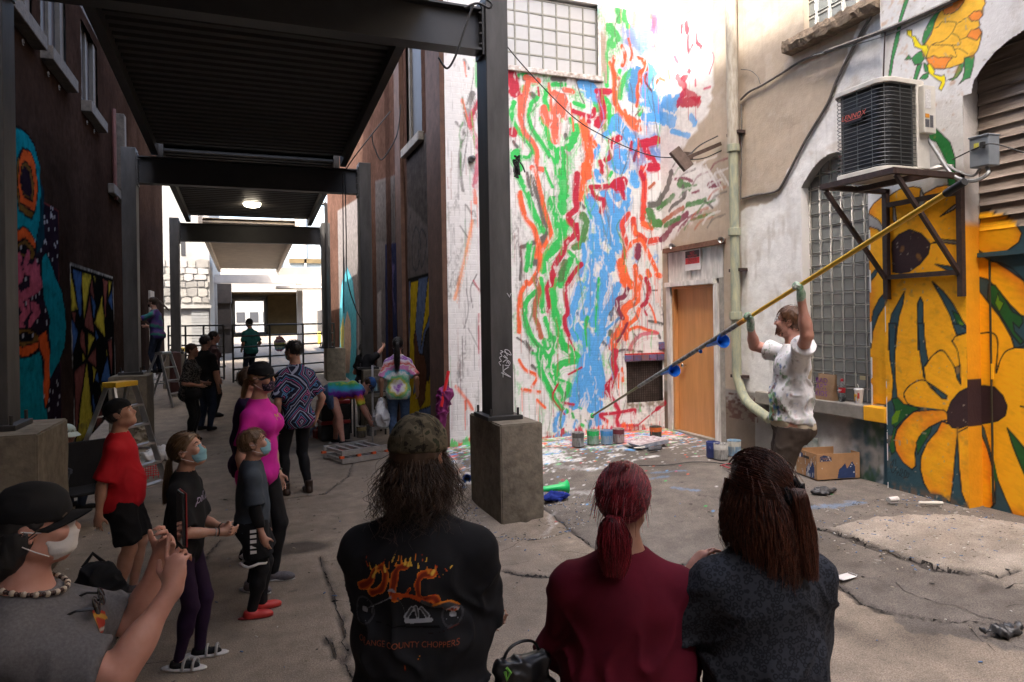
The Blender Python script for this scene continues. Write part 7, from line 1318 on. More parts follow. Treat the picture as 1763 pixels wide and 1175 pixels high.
# foreground: woman filming with a phone
hw=atT(88,905,1.88);fc=facing(.93,.36);loc=(hw.x-fc[0]*.06,hw.y-fc[1]*.06,0)
tl=lambda u,v,t:tolocal(loc,fc,atT(u,v,t))
f=person('woman in grey t-shirt and black cap filming with a phone at lower left',loc,fc,1.53,1.36,1.0,1.45,head=(0,4,0),wr=tl(298,1012,1.90),wl=tl(276,962,2.08),er=(.35,-.15,-1),el=(-.25,.1,-1),skin=SK3,h=.0068,hand=(.75,.55),hdir=(tl(306,930,1.93)-tl(298,1012,1.90),tl(308,895,2.05)-tl(276,962,2.08)),palm=((-.9,.4,.1),(.5,.3,.9)),point=True,sw=1.1,group='spectators in the foreground')
shirt(f,GREYT,.016,.80,-.2,.01,.016,seed=1,flare=.02,neck=.085);pants(f,BLKJ);shoes(f,BLK)
hair(f,H_GRY,'pony',380,anchor=(0,-.1,-.03),pony=((0,-.45,-.9),.10,.03),seed=2,capped=True);sdf_obj('hair_mass',[C(hT(f,(0,-.055,-.03)),hT(f,(0,-.085,-.105)),.060,.040,.03),C(hT(f,(-.05,-.03,-.02)),hT(f,(-.035,-.06,-.08)),.036,.03,.03),C(hT(f,(.05,-.03,-.02)),hT(f,(.035,-.06,-.08)),.036,.03,.03)],.007,H_GRY,f['t'],fold=.006,fr=(40,40,10),seed=4,col=lambda V:np.repeat(fbm(V[:,0]*70,V[:,1]*70,V[:,2]*15,2,3)[:,None],3,1));cap(f,cloth('black_cap',(.010,.010,.011),.25,.8),size=1.03,low=.016,blen=.085);facemask(f,MSKW);eyes(f)
for k in range(44):
 a=-2.2+4.4*k/43;c=f['nk']+f['rt']*math.sin(a)*.088+f['fw']*(math.cos(a)*.085+.01)+v3(0,0,.012-.045*(math.cos(a)*.5+.5));mk('bead',*sphere(c,.0062 if k%3 else .0085,None,(1,1,1),7,5),mat('bead_a',(.05,.025,.02),.25,0,.2,9,0)if k%3 else mat('bead_b',(.45,.38,.3),.3,0,.2,9,0),f['t'],smooth=True)
sgc=f['nk']+f['fw']*.165+v3(0,0,-.075)+f['rt']*.03
g_=thing('sunglasses','dark sunglasses hanging at the neckline of the woman filming','sunglasses',Vector(f['t'].location)+Matrix.Rotation(f['rz'],3,'Z')@Vector(sgc),f['rz'])
for sg in(-1,1):MB().lathe([(.0,.004),(.022,.003),(.026,0),(.024,-.003)],(sg*.034,.012,0),16,axis=(0,1,.3)).build('lens',mat('sunglass_lens',(.012,.011,.012),.06,0,.1,5,0),g_,smooth=True);MB().tube([(sg*.06,.01,0),(sg*.066,-.03,.004),(sg*.066,-.07,-.01)],.0035,6).build('temple',LEATH,g_)
MB().tube([(-.012,.014,.006),(0,.016,.012),(.012,.014,.006)],.003,6).build('bridge',LEATH,g_)
def tee_art(c):
 P=[(-.05,.02),(-.02,.05),(.03,.03),(.06,-.01),(.02,-.04),(-.03,-.03)];c.poly(P,(.42,.05,.03),.004);c.stroke([(-.05,0),(0,.03),(.05,0)],.014,(.5,.28,.05),0,.003);c.stroke([(-.03,-.02),(.02,-.01),(.05,-.03)],.01,(.55,.5,.42),0,.003)
print_patch(f,f['shirt'],.16,.12,.004,tee_art,f['L'](.80)+f['fw']*.2,f['rt'],f['sp'],-f['fw'])
phw=atT(312,892,1.96);fp=facing(.78,.62);ph=thing('smartphone','black smartphone in a red case held up by the woman filming','phone',phw,math.atan2(-fp[0],fp[1]))
MB().box((-.036,-.004,-.075),(.036,.004,.075)).build('body',mat('phone_black',(.012,.012,.014),.15,0,.1,5,0),ph,bevel=.003);MB().box((-.038,.0045,-.077),(.038,.0075,.077)).build('case',mat('phone_red',(.35,.02,.02),.4,0,.1,5,0),ph,bevel=.002);MB().box((-.032,-.0052,-.068),(.032,-.0045,.068)).build('screen',mat('phone_screen',(.03,.035,.04),.05,0,.2,12,0),ph)
# foreground: man in camouflage cap
hw=atT(716,800,2.08);fc=facing(.10,1);loc=(hw.x,hw.y,0)
f=person('man with long dark hair, camouflage cap and black motorcycle t-shirt, seen from behind',loc,fc,1.66,1.26,.9,0,False,lean=.02,head=(-14,2,0),wr=(-.06,.26,1.02),wl=(.10,.25,.98),er=(.8,-.25,-.9),el=(-.8,-.25,-.9),skin=SK2,h=.0105,sw=1.02,male_head=True,group='spectators in the foreground')
shirt(f,BLK,.020,.86,-.14,.012,.015,h=.009,seed=5,flare=.026,fr=(7,7,6));pants(f,DENIM,.012,top=.06);shoes(f,BOOT,.10)
hair(f,H_BRN,'short',100,seed=3,capped=True);co=cap(f,CAMO,size=1.05,low=.010);rr=random.Random(9);lines=[]
sdf_obj('hair_mass',[C(hT(f,(0,-.04,-.06)),hT(f,(0,-.05,-.10)),.076,.066,.04)],.008,hairmat('brown_mass',(.006,.004,.003),(.03,.016,.01),.9),f['t'],fold=.016,fr=(30,30,20),seed=4,cuts=[(hT(f,(0,.02,0)),f['hR']@v3(0,1,0)),(hT(f,(0,0,-.02)),f['hR']@v3(0,0,1))],col=lambda V:np.repeat((.1+.3*fbm(V[:,0]*60,V[:,1]*60,V[:,2]*20,2,3))[:,None],3,1))
for k in range(1600):
 a=rr.uniform(-2.3,2.3);r0=rr.uniform(.7,1.);p=v3(math.sin(a)*.082*r0,-.012-math.cos(a)*.102*r0,rr.uniform(-.035,.025));q=hT(f,p);d=f['hR']@unit(v3(math.sin(a),-math.cos(a),0));Ln=rr.uniform(.09,.20)*(1 if rr.random()<.9 else 1.25);L=[];fz=rr.uniform(.2,1.0)if rr.random()<.75 else rr.uniform(1.2,2.1);w1,w2,A1=rr.uniform(0,6),rr.uniform(20,46),rr.uniform(.008,.024)
 for t in np.linspace(0,1,11):L.append(q+v3(0,0,-Ln*t)+d*(.085*fz*t*(1-.55*t))+f['rt']*(A1*t*math.sin(w1+w2*t*Ln*3))+f['fw']*(A1*t*math.cos(w1*1.7+w2*t*Ln*2.6)))
 lines.append(L)
strands_obj('long_hair',lines,H_BRN,f['t'],.0010,9)
for k in range(8):
 a=k*math.pi/4;MB().tube([hT(f,(.0885*1.05*math.sin(a)*math.cos(b),-.012+.1105*1.05*math.cos(a)*math.cos(b),.042+.0985*1.05*math.sin(b)))for b in np.linspace(.05,1.55,9)],.0011,5).build('seam',CAMO,co,smooth=True)
mk('cap_button',*sphere(hT(f,(0,-.012,.147)),.008,f['hR'],(1,1,.6)),CAMO,co,smooth=True)
FL_=[(.16,.018,.006),(.42,.06,.01),(.62,.20,.02),(.70,.42,.06)]
def occ(c):
 A,B=c.A,c.B
 def flame(P,w):
  for i,(k,col)in enumerate(((1.,FL_[2]),(.72,FL_[1]),(.42,FL_[0]))):c.stroke(P,w*k,col,0,.003,1,.55,11)
 for P,w in(([(-.19,-.005),(-.15,.02),(-.13,.06),(-.10,.075),(-.085,.05),(-.10,.0),(-.14,-.02)],.032),([(.0,.085),(-.035,.075),(-.045,.03),(-.05,-.01),(-.01,-.01),(.015,.01)],.030),([(.095,.06),(.06,.055),(.045,.03),(.055,-.02),(.10,-.02),(.13,-.055),(.17,-.07)],.032)):flame(P,w)
 rr=random.Random(2)
 for k in range(26):
  x=-.16+k*.0128;y=.05+.05*math.exp(-(x/.1)**2)+rr.uniform(-.02,.02);h_=rr.uniform(.02,.05);c.stroke([(x,y),(x+rr.uniform(-.012,.012),y+h_*.6),(x+rr.uniform(-.008,.008),y+h_)],.011,FL_[rr.randrange(1,4)],0,.003,1,.3,k,taper=.95)
 ch=(.28,.29,.31);dk_=(.05,.05,.055)
 for cx,cy,r in((-.175,-.085,.042),(.165,-.092,.036)):
  c.stroke([(cx+r*math.cos(t),cy+r*math.sin(t))for t in np.linspace(0,6.4,20)],.013,dk_,0,.002,1,.0,1);c.stroke([(cx+(r-.010)*math.cos(t),cy+(r-.010)*math.sin(t))for t in np.linspace(0,6.4,20)],.004,ch,0,.002,1,.0,1)
  for t in np.linspace(0,3.14,6):c.stroke([(cx-(r-.01)*math.cos(t),cy-(r-.01)*math.sin(t)),(cx+(r-.01)*math.cos(t),cy+(r-.01)*math.sin(t))],.0022,ch,0,.002,1,0,1)
  c.stroke([(cx-.004,cy),(cx+.004,cy)],.02,ch,0,.002)
 c.stroke([(-.175,-.085),(-.10,-.045),(-.04,-.01)],.008,ch,0,.002,1,0,1);c.stroke([(-.165,-.078),(-.09,-.035)],.006,dk_,0,.002,1,0,1);c.stroke([(-.07,-.0),(-.05,.004),(-.03,-.01)],.008,ch,0,.002,1,0,1)
 c.stroke([(-.045,-.012),(.01,-.012),(.06,-.03)],.02,FL_[1],0,.002,1,.2,1);c.stroke([(-.03,-.02),(-.01,-.06),(-.01,-.095)],.008,dk_,0,.002,1,0,1)
 for p,q in(((.02,-.06),(.0,-.09)),((.035,-.055),(.04,-.09)),((.055,-.06),(.075,-.09))):c.stroke([p,q],.022,ch,.2,.002,1,.2,3);c.stroke([p,q],.010,dk_,0,.002,1,.2,3)
 c.stroke([(.0,-.105),(.09,-.105)],.02,ch,.2,.002,1,.2,4);c.stroke([(.06,-.035),(.11,-.055),(.165,-.05)],.018,dk_,0,.002,1,.2,5);c.stroke([(.10,-.05),(.15,-.04),(.19,-.06)],.008,FL_[2],0,.002,1,.2,5)
 c.stroke([(-.12,-.118),(.12,-.128)],.012,(.09,.06,.012),.3,.004,.9,.3,6);c.stroke([(-.15,-.138),(-.06,-.148),(.1,-.146),(.19,-.125)],.006,(.12,.02,.012),.2,.003,.9,.3,6)
cen=f['L'](.74)-f['fw']*.25
print_patch(f,f['shirt'],.46,.34,.0036,occ,cen,f['rt']*.76,f['sp']*.80,f['fw'])
print_text(f,f['shirt'],'ORANGE COUNTY CHOPPERS',.0215,cen-f['sp']*.152,f['rt'],f['sp'],f['fw'],mat('print_orange',(.24,.05,.012),.85,0,.5,60,0))
def occ2(c):
 for s in(-1,1):c.stroke([(s*.045,.02),(s*.03,-.005),(s*.008,-.005),(0,-.02)],.006,FL_[2],0,.003,1,.4,2);c.stroke([(s*.02,.012),(s*.006,.0),(0,-.03)],.005,FL_[1],0,.003,1,.4,2)
 c.stroke([(-.13,.045),(-.06,.05),(0,.042),(.08,.05),(.13,.044)],.004,FL_[1],.2,.003,1,.3,3)
print_patch(f,f['shirt'],.3,.12,.0036,occ2,cen-f['sp']*.185,f['rt'],f['sp'],f['fw'],'print')
# foreground: woman with dyed red hair
hw=atT(1073,868,2.06);fc=facing(.16,1);loc=(hw.x,hw.y,0)
f=person('woman with dyed red ponytail and maroon top, seen from behind',loc,fc,1.52,1.36,.9,1.2,head=(-16,3,0),wr=(.02,.27,.92),wl=(-.08,.26,.88),er=(.85,-.3,-.9),el=(-.85,-.3,-.9),skin=SK2,h=.0105,sw=1.10,group='spectators in the foreground')
shirt(f,MAROON,.020,1.35,-.2,.012,.015,h=.009,seed=8,fr=(7,7,5));pants(f,NAVY);shoes(f,BLK)
hair(f,H_RED,'pony',1050,anchor=(.0,-.105,-.035),pony=((0,-.20,-1),.14,.052),seed=5,shell=.011,r=.0013)
mk('hair_tie',*sphere(hT(f,(.0,-.123,-.036)),.016,f['hR'],(1,.7,.8)),cloth('red_elastic',(.12,.01,.015),.3),f['t'],smooth=True)
rr=random.Random(3);strands_obj('loose_hair',[[hT(f,(x,-.05-.02*t+.012*math.sin(2*t+x*60),.125+.022*math.sin(t*1.6)*rr.uniform(.5,1.1)))for t in np.linspace(0,2,8)]for x in np.linspace(-.03,.035,40)]+[[hT(f,scalp((x_,y_,z_),1.12)+v3(x_,y_,z_)*.03*t*q_+v3(0,-.03*t,-.05*t*t))for t in np.linspace(0,1,6)]for x_,y_,z_,q_ in[(*unit((rr.gauss(0,1),rr.gauss(-.6,.6),rr.gauss(0,.7))),rr.random())for _ in range(120)]],H_RED,f['t'],.0011,4)
for sg in(1,):MB().tube([hT(f,(.062,.092,.01)),hT(f,(.078,.05,.012)),hT(f,(.088,.0,.008))],.0022,6).build('glasses_temple',mat('pink_plastic',(.5,.2,.2),.3,0,.1,5,0),f['t'])
bgp=atT(900,1165,2.05);bag=thing('handbag','black leather handbag hanging beside the woman in maroon','bag',bgp,0)
bag.scale=(.78,.78,.78);B_=sdf_mesh([E((0,0,0),(.11,.05,.075),None,.02),C((-.09,0,.05),(.09,0,.05),.03,.03,.03),C((-.09,0,-.06),(.09,0,-.06),.045,.045,.03)],.008);mk('pouch',folds(B_[0],B_[1],.008,(14,14,14),2),B_[1],LEATH,bag,smooth=True)
MB().tube(catmull([(-.09,0,.04),(-.06,0,.11),(.0,.01,.13),(.06,.02,.11),(.09,.02,.04)],5),.006,6).build('strap',LEATH,bag,smooth=True);MB().tube([(-.09,-.05,.06),(-.085,-.055,.03),(-.07,-.055,.055),(-.085,-.055,.075)],.006,6).build('key_ring',mat('lime_plastic',(.2,.5,.08),.4,0,.2,9,0),bag)
# foreground: brunette in leopard tee
hw=atT(1312,862,2.0);fc=facing(-.10,1);loc=(hw.x,hw.y,0)
f=person('woman with long auburn hair and dark grey leopard t-shirt, seen from behind at right',loc,fc,1.565,1.24,.6,1.2,head=(20,3,0),wl=(-.16,.16,1.19),wr=(.02,.26,1.0),er=(.6,-.3,-1),el=(-.75,-.05,-1),skin=SK3,h=.0098,sw=1.06,hand=(1.35,.5),group='spectators in the foreground')
shirt(f,LEOP,.018,.80,-.2,.01,.014,h=.009,seed=11,flare=.02,fr=(7,7,6));pants(f,NAVY);shoes(f,BLK)
hair(f,H_AUB,'pony',1000,anchor=(.03,-.11,.02),pony=((.1,-.1,-1),.22,.034),seed=6,shell=.010,r=.0012);rr=random.Random(13);lines=[]
o_=sdf_obj('hair_mass',[C(hT(f,(0,-.045,-.05)),hT(f,(0,-.065,-.02))+v3(0,0,-.11),.072,.060,.04)],.007,hairmat('auburn_mass',(.008,.004,.003),(.05,.016,.008),.9),f['t'],fold=.010,fr=(40,40,5),seed=4,cuts=[(hT(f,(0,.03,0)),f['hR']@v3(0,1,0))],col=lambda V:np.repeat((.15+.3*fbm(V[:,0]*90,V[:,1]*90,V[:,2]*8,2,3))[:,None],3,1))
for k in range(2000):
 a=rr.uniform(-2.2,2.2);z=rr.uniform(-.04,.02);p=v3(math.sin(a)*.083,-.012-math.cos(a)*.104,z);Ln=rr.uniform(.14,.23)*(1-.3*(abs(a)/2.2));q=hT(f,p);d=f['hR']@unit(v3(math.sin(a),-math.cos(a),0));w1=rr.uniform(0,6)
 lines.append([q+v3(0,0,-Ln*t)+d*(.030*math.sin(t*2.4))*rr.uniform(.6,1.2)-f['fw']*.03*t*max(0,math.cos(a))+f['rt']*.004*math.sin(w1+5*t)for t in np.linspace(0,1,9)])
lines+=[[hT(f,(sx*(.080+.012*math.sin(3*t))+rr.uniform(-.003,.003),.03+o_+.02*t,.03-.20*t*q_))for t in np.linspace(0,1,8)]for sx,o_,q_ in[(rr.choice((-1,-1,1)),rr.uniform(-.03,.03),rr.uniform(.7,1.15))for _ in range(90)]]
lines+=[[hT(f,scalp((x_,y_,z_),1.12)+v3(x_,y_,z_)*.035*t*q_+v3(0,-.03*t,-.05*t*t))for t in np.linspace(0,1,6)]for x_,y_,z_,q_ in[(*unit((rr.gauss(0,1),rr.gauss(-.5,.6),rr.gauss(.3,.7))),rr.random())for _ in range(110)]]
strands_obj('long_hair',lines,H_AUB,f['t'],.0012,14)
cpt=hT(f,(.03,-.125,.022));MB().tube([cpt+f['hR']@v3(.030*math.cos(t),.012*math.sin(t),.026*math.sin(t))+v3(0,0,.004*math.sin(9*t))for t in np.linspace(0,6.283,26)],[.012+.004*math.sin(7*t)for t in np.linspace(0,6.283,26)],8,caps=False).build('scrunchie',cloth('charcoal_scrunchie',(.02,.02,.022),.3),f['t'],smooth=True)
# children and adults in the alley
fc=facing(.9,.25)
f=person('boy in red t-shirt, black shorts and backwards black cap',spot(208,5.04),fc,1.41,1.12,.75,0,False,lean=-.05,head=(-8,20,0),wl=(-.20,-.06,.62),wr=(.16,-.12,.66),er=(.6,-.8,-.2),el=(-.6,-.8,-.2),fl_=(-.09,.03,0,.1),fr_=(.09,-.03,0,-.15),skin=SK,h=.0088,hs=.97)
shirt(f,REDT,.020,.85,-.10,.014,.006,seed=2,flare=.024);pants(f,BLK,.018,.44,.02,.008,'shorts',.015);shoes(f,GREYSH,.06,1.,SOLE);hair(f,H_BLK,'short',80,seed=1,capped=True);cap(f,BLK,back=True,low=.018,blen=.06);eyes(f)
fc=facing(.95,.10)
f=person('girl in black t-shirt and purple leggings with blue face mask',spot(312,4.06),fc,1.31,.92,0,.25,lean=.02,head=(-6,19,0),wl=(-.02,.22,.78),wr=(.03,.22,.77),er=(.5,-.4,-1),el=(-.5,-.4,-1),fl_=(-.07,.05,0,.1),fr_=(.08,-.02,0,-.1),skin=SK,h=.0082,hs=.98,hand=(.5,.5))
shirt(f,BLK,.016,.85,-.16,.01,.006,seed=3,flare=.02);pants(f,PURP,.005);shoes(f,BLK,.05,.92,None,'sock');hair(f,H_DBL,'pony',320,anchor=(0,-.10,-.03),pony=((0,-.12,-1),.24,.035),seed=7);facemask(f,MSK);eyes(f);band(f,'r',.9,LEATH);band(f,'r',.82,mat('silver',(.5,.5,.5),.3,.8,.1,9,0));band(f,'l',.9,LEATH)
print_text(f,f['shirt'],'polka',.075,f['L'](.70)+f['fw']*.2,-f['rt'],f['sp'],-f['fw'],mat('print_lilac',(.35,.3,.42),.85,0,.5,90,0),.3)
for sd in 'rl':
 hp,kn,an,yw=f['legs'][sd];a=v3(an[0],an[1],0);R=np.array(Matrix.Rotation(yw,3,'Z'));o=mk('sandal',*sdf_mesh([E(a+R@v3(0,.035,.006),v3(.046,.135,.02),R,.01)],.006,[(a+v3(0,0,.002),v3(0,0,-1)),(a+v3(0,0,.018),v3(0,0,1))]),SOLE,f['t'],smooth=True)
 for yy in(.045,.10):MB().tube([a+R@v3(.042*math.cos(t),yy,.012+.048*math.sin(t))for t in np.linspace(0,3.14,9)],.009,6).build('strap',mat('silver_leather',(.42,.42,.42),.3,.4,.1,9,.05),o,smooth=True)
fc=facing(.92,.35)
f=person('small boy in dark grey t-shirt, black trousers and red clogs with blue mask',spot(430,4.72),fc,1.22,.95,.35,0,False,head=(-8,18,0),wl=(-.14,.07,.50),wr=(.15,.07,.50),fl_=(-.06,.04,0,.1),fr_=(.07,-.02,0,-.1),skin=SK,h=.0082,hs=1.0)
shirt(f,BLK,.010,1.9,-.02,0,.003,name='undershirt',seed=9);shirt(f,GREYB,.022,.80,-.08,.012,.006,seed=4,flare=.018,neck=.07);pants(f,BLKJ,.012,.95,.02,.006);pants(f,BLK,.026,.36,.03,.006,'shorts',.03);shoes(f,CROC,.045,1.12,mat('dark_red_sole',(.2,.02,.02),.6,0,.2,9,.1),'clog');hair(f,H_LBR,'short',400,seed=9,shell=.008);facemask(f,MSK);eyes(f)
hp,kn,an,yw=f['legs']['r']
for sd in 'rl':
 hp,kn,an,yw=f['legs'][sd];sg=1 if sd=='r' else-1
 for k in range(5):MB().box((sg*.155-.012,-.02,hp[2]-.02-k*.035),(sg*.155+.004,.02,hp[2]-k*.035)).build('stripe',WHT,f['t'])if sg>0 else None
 MB().tube([v3(hp[0]*1.1,hp[1],hp[2]-.24)+v3(.085*math.cos(t),.085*math.sin(t),.008*math.sin(4*t))for t in np.linspace(0,6.283,18)],.009,6,caps=False).build('hem_band',WHT,f['t'],smooth=True)
fc=facing(.72,-.10)
f=person('woman in bright magenta t-shirt, black cap and patterned mask',spot(444,5.24),fc,1.66,1.02,.25,1.0,head=(-8,2,0),twist=0,wl=(-.23,.03,.80),wr=(.24,.04,.78),er=(.6,-.5,-.3),el=(-.6,-.5,-.3),fl_=(-.11,.03,0,.15),fr_=(.12,-.02,0,-.2),skin=SK,h=.0098)
shirt(f,PINK,.014,.72,-.13,.006,.006,seed=6,flare=.016);pants(f,BLKJ,.006);shoes(f,GREYSH,.06,1.,SOLE);hair(f,H_BLD,'pony',260,anchor=(0,-.10,-.01),pony=((0,-.25,-1),.13,.03),seed=8,capped=True);cap(f,BLK,low=.014,blen=.08);facemask(f,MSKD);eyes(f);band(f,'r',.9,LEATH);band(f,'l',.88,LEATH,.008,'watch')
print_text(f,f['shirt'],'M',.07,f['L'](.80)+f['fw']*.3+f['rt']*-.03,-f['rt'],f['sp'],-f['fw'],mat('gold_print',(.5,.36,.06),.6,0,.1,9,0))
def mbox(c):c.stroke([(-.04,-.035),(-.04,.005),(.04,.005),(.04,-.035),(-.04,-.035)],.004,(.18,.01,.12),0,.003);c.stroke([(-.02,-.03),(-.02,-.0),(.02,-.0)],.003,(.18,.01,.12),0,.003)
print_patch(f,f['shirt'],.12,.1,.004,mbox,f['L'](.78)+f['fw']*.3+f['rt']*-.03,f['rt'],f['sp'],-f['fw'])
fc=facing(.8,.5)
f=person('person in dark purple top mostly hidden behind the woman in magenta',spot(424,5.75),fc,1.60,1.02,.3,.8,head=(0,0,0),wl=(-.28,.0,.76),skin=SK,h=.0105)
shirt(f,DPURP,.016,1.6,-.12,.01,.006,seed=7);pants(f,BLKJ,.008);shoes(f,BLK);hair(f,H_BRN,'short',120,seed=3);band(f,'l',.86,LEATH,.010,'watch')
fc=facing(-.62,.55)
f=person('man in navy geometric print shirt and black trousers wearing a blue mask',spot(507,8.0),fc,1.76,1.02,.2,0,False,head=(14,0,0),wl=(-.24,.02,.84),wr=(.26,.0,.86),fl_=(-.12,.05,0,.2),fr_=(.13,-.04,0,-.25),skin=SK2,h=.0095,male_head=True)
shirt(f,GEO,.022,.80,-.15,.016,.008,seed=10,flare=.022);pants(f,BLKJ,.007);shoes(f,BOOT,.13);hair(f,H_BLK,'short',300,seed=2,shell=.008);facemask(f,MSK);eyes(f)
fc=facing(.95,.15)
f=person('woman in mottled grey top carrying a shoulder bag by the left column',spot(325,11.7),fc,1.63,1.05,.4,.9,lean=.04,head=(-5,0,0),wl=(-.10,.24,.98),wr=(.16,.20,.96),skin=SK2,h=.0135)
shirt(f,FLOR,.022,.95,-.2,.02,.008,seed=3);pants(f,BLKJ,.010);shoes(f,BLK,.05);hair(f,H_BRN,'pony',160,anchor=(0,-.09,.03),pony=((0,-.8,.1),.06,.035),seed=5);eyes(f)
q=Vector(f['t'].location)+Matrix.Rotation(f['rz'],3,'Z')@Vector((.22,.12,.82));bg2=thing('shoulder_bag','dark shoulder bag on the woman in the mottled grey top','bag',q,f['rz']);B_=sdf_mesh([E((0,0,0),(.06,.14,.10),None,.02),C((0,-.1,.05),(0,.1,.05),.04,.04,.03)],.012);mk('pouch',B_[0],B_[1],BLK,bg2,smooth=True);MB().tube([(0,-.1,.08),(-.06,-.08,.3),(-.12,-.06,.52)],.01,6).build('strap',LEATH,bg2)
fc=facing(.3,.9)
f=person('tall person in black t-shirt behind the woman with the shoulder bag',spot(351,12.7),fc,1.72,1.08,.3,0,False,head=(-10,0,0),skin=SK2,h=.0135,male_head=True);shirt(f,BLK,.022,.8,-.14,.014,.008,seed=12);pants(f,NAVY,.014);shoes(f,BLK);hair(f,H_BLK,'short',120,seed=1)
fc=facing(.75,.5)
f=person('person with dark bun next to the tall person in black, far left group',spot(366,14.0),fc,1.70,.95,0,.8,head=(-10,0,0),skin=SK3,h=.0135);shirt(f,cloth('dusky_mauve',(.10,.06,.07),.2),.016,.6,-.12,.008,.006,seed=13);pants(f,BLKJ,.008);shoes(f,BLK);hair(f,H_BLK,'pony',120,anchor=(0,-.09,.05),pony=((0,-.9,.2),.05,.03),seed=4)
fc=facing(-.8,.5)
f=person('man in teal t-shirt and dark cap standing beyond the gate',spot(430,18.6),fc,1.66,1.08,.4,0,False,head=(6,0,0),skin=SK2,h=.013,male_head=True,wl=(-.18,.12,.86),wr=(.2,.1,.86));shirt(f,TEALT,.022,.8,-.14,.014,.008,seed=12);pants(f,NAVY,.014);shoes(f,BLK);hair(f,H_BLK,'short',80,seed=1,capped=True);cap(f,BLK,low=.014)
lz=.95;d=ray(270,550);lx,ly=d.x*15.0,d.y*15.0;fc=(-.93,.37)
f=person('woman in dark tie-dye t-shirt and jeans painting from a stepladder at the left wall',(lx,ly,lz),fc,1.62,1.0,.1,.9,lean=.10,head=(0,2,0),wl=(-.16,.44,1.33),wr=(.12,.26,1.02),er=(.6,-.3,-.8),el=(-.5,-.2,-.9),fl_=(-.07,.02,0,0),fr_=(.08,-.02,0,0),skin=SK,h=.0135,group='people painting murals');shirt(f,TD3,.016,.7,-.12,.012,.006,seed=14);pants(f,NAVY,.008);shoes(f,BLK);hair(f,H_BRN,'pony',220,anchor=(0,-.09,.04),pony=((0,-.7,-.7),.28,.035),seed=6);facemask(f,BLK);band(f,'l',.9,LEATH)
d=ray(627,550);bx,by=d.x*13.0,d.y*13.0;fc=(.75,.66)
f=person('person in black t-shirt and mask reaching up to paint the right alley wall',(bx,by,float(gz(bx,by))+.02),fc,1.62,1.08,.3,.8,lean=.04,head=(0,8,0),wr=(.05,.56,1.52),wl=(-.16,.22,.95),er=(.6,-.2,-.8),skin=SK2,h=.0135,group='people painting murals');shirt(f,BLK,.022,.7,-.14,.014,.008,seed=15);pants(f,BLKJ,.012);shoes(f,BLK);hair(f,H_BLK,'pony',160,anchor=(0,-.1,.02),pony=((0,-.5,-.8),.1,.03),seed=3);facemask(f,BLK)
p=onG(588,765);fc=(.93,-.10)
f=person('woman in rainbow tie-dye t-shirt and denim shorts bending over the paint cans',(p.x,p.y,p.z),fc,1.66,1.16,.2,.9,lean=1.60,head=(0,-72,0),pelvis=(0,-.16,.88),wl=(-.14,.52,.30),wr=(.12,.46,.34),er=(.3,-.8,.2),el=(-.3,-.8,.2),fl_=(-.13,-.10,0,.1),fr_=(.14,.02,0,-.1),kr=(0,1,0),kl=(0,1,0),skin=SK3,h=.0135,group='people painting murals');shirt(f,TD1,.020,.8,-.05,.012,.008,seed=16);pants(f,DENIM,.016,.30,.05,.006,'shorts',.03);shoes(f,BLK,.05,1.,SOLE);hair(f,H_BRN,'long',200,.12,seed=8);cap(f,cloth('blue_cap',(.03,.09,.25),.2),low=.014)
d=ray(684,550);bx,by=d.x*10.6,d.y*10.6;fc=facing(-.15,.95)
f=person('woman with long dark hair in white and rainbow tie-dye t-shirt carrying a plastic bag',(bx,by,float(gz(bx,by))),fc,1.64,1.06,.1,.9,head=(-4,0,0),wl=(-.26,.06,.80),wr=(.29,.02,.82),fl_=(-.1,.03,0,.1),fr_=(.1,-.03,0,-.1),skin=SK2,h=.0105);shirt(f,TD2,.020,.85,-.15,.012,.007,seed=17,flare=.018);pants(f,DENIM,.010);shoes(f,BLK);hair(f,H_BLK,'pony',240,anchor=(0,-.1,.03),pony=((0,-.12,-1),.42,.05),seed=9);facemask(f,MSK)
wlw=Vector(f['t'].location)+Matrix.Rotation(f['rz'],3,'Z')@Vector(f['arms']['l'][2]);pb=thing('plastic_bag','white plastic carrier bag hanging from the hand of the woman in pastel tie-dye','bag',wlw+Vector((0,0,-.36)),.3)
B_=sdf_mesh([E((0,0,0),(.13,.10,.15),None,.03),C((-.05,0,.1),(-.02,0,.30),.06,.015,.04),C((.05,0,.1),(.02,0,.30),.06,.015,.04),E((.03,.02,-.08),(.12,.1,.08),None,.03)],.011)
m,nt_,b_=newmat('thin_plastic');b_.inputs['Base Color'].default_value=(.75,.75,.76,1);b_.inputs['Roughness'].default_value=.35;b_.inputs['Transmission Weight'].default_value=.35;MATS['thin_plastic']=m
mk('bag_body',folds(B_[0],B_[1],.022,(13,13,8),5),B_[1],m,pb,smooth=True);mk('contents',*sphere(v3(.03,0,-.04),.06,None,(1,1,.8)),mat('bag_red',(.4,.06,.05),.6,0,.4,20,0),pb,smooth=True)
d=ray(104,550);bx,by=d.x*7.4,d.y*7.4;fc=facing(.5,.85)
f=person('person in lemon-print sun hat and dark top crouching by the left mural',(bx,by,0),fc,1.50,1.0,.2,.2,lean=.25,pelvis=(0,-.12,.22),head=(-10,-12,0),wl=(-.18,.34,.34),wr=(.18,.34,.34),fl_=(-.12,.12,0,.1),fr_=(.12,.12,0,-.1),kr=(.2,1,.6),kl=(-.2,1,.6),skin=SK,h=.0135,group='people painting murals');shirt(f,BLK,.020,.9,-.1,.012,.006,seed=18);pants(f,NAVY,.012);shoes(f,BLK);hair(f,H_BRN,'long',200,.14,seed=10)
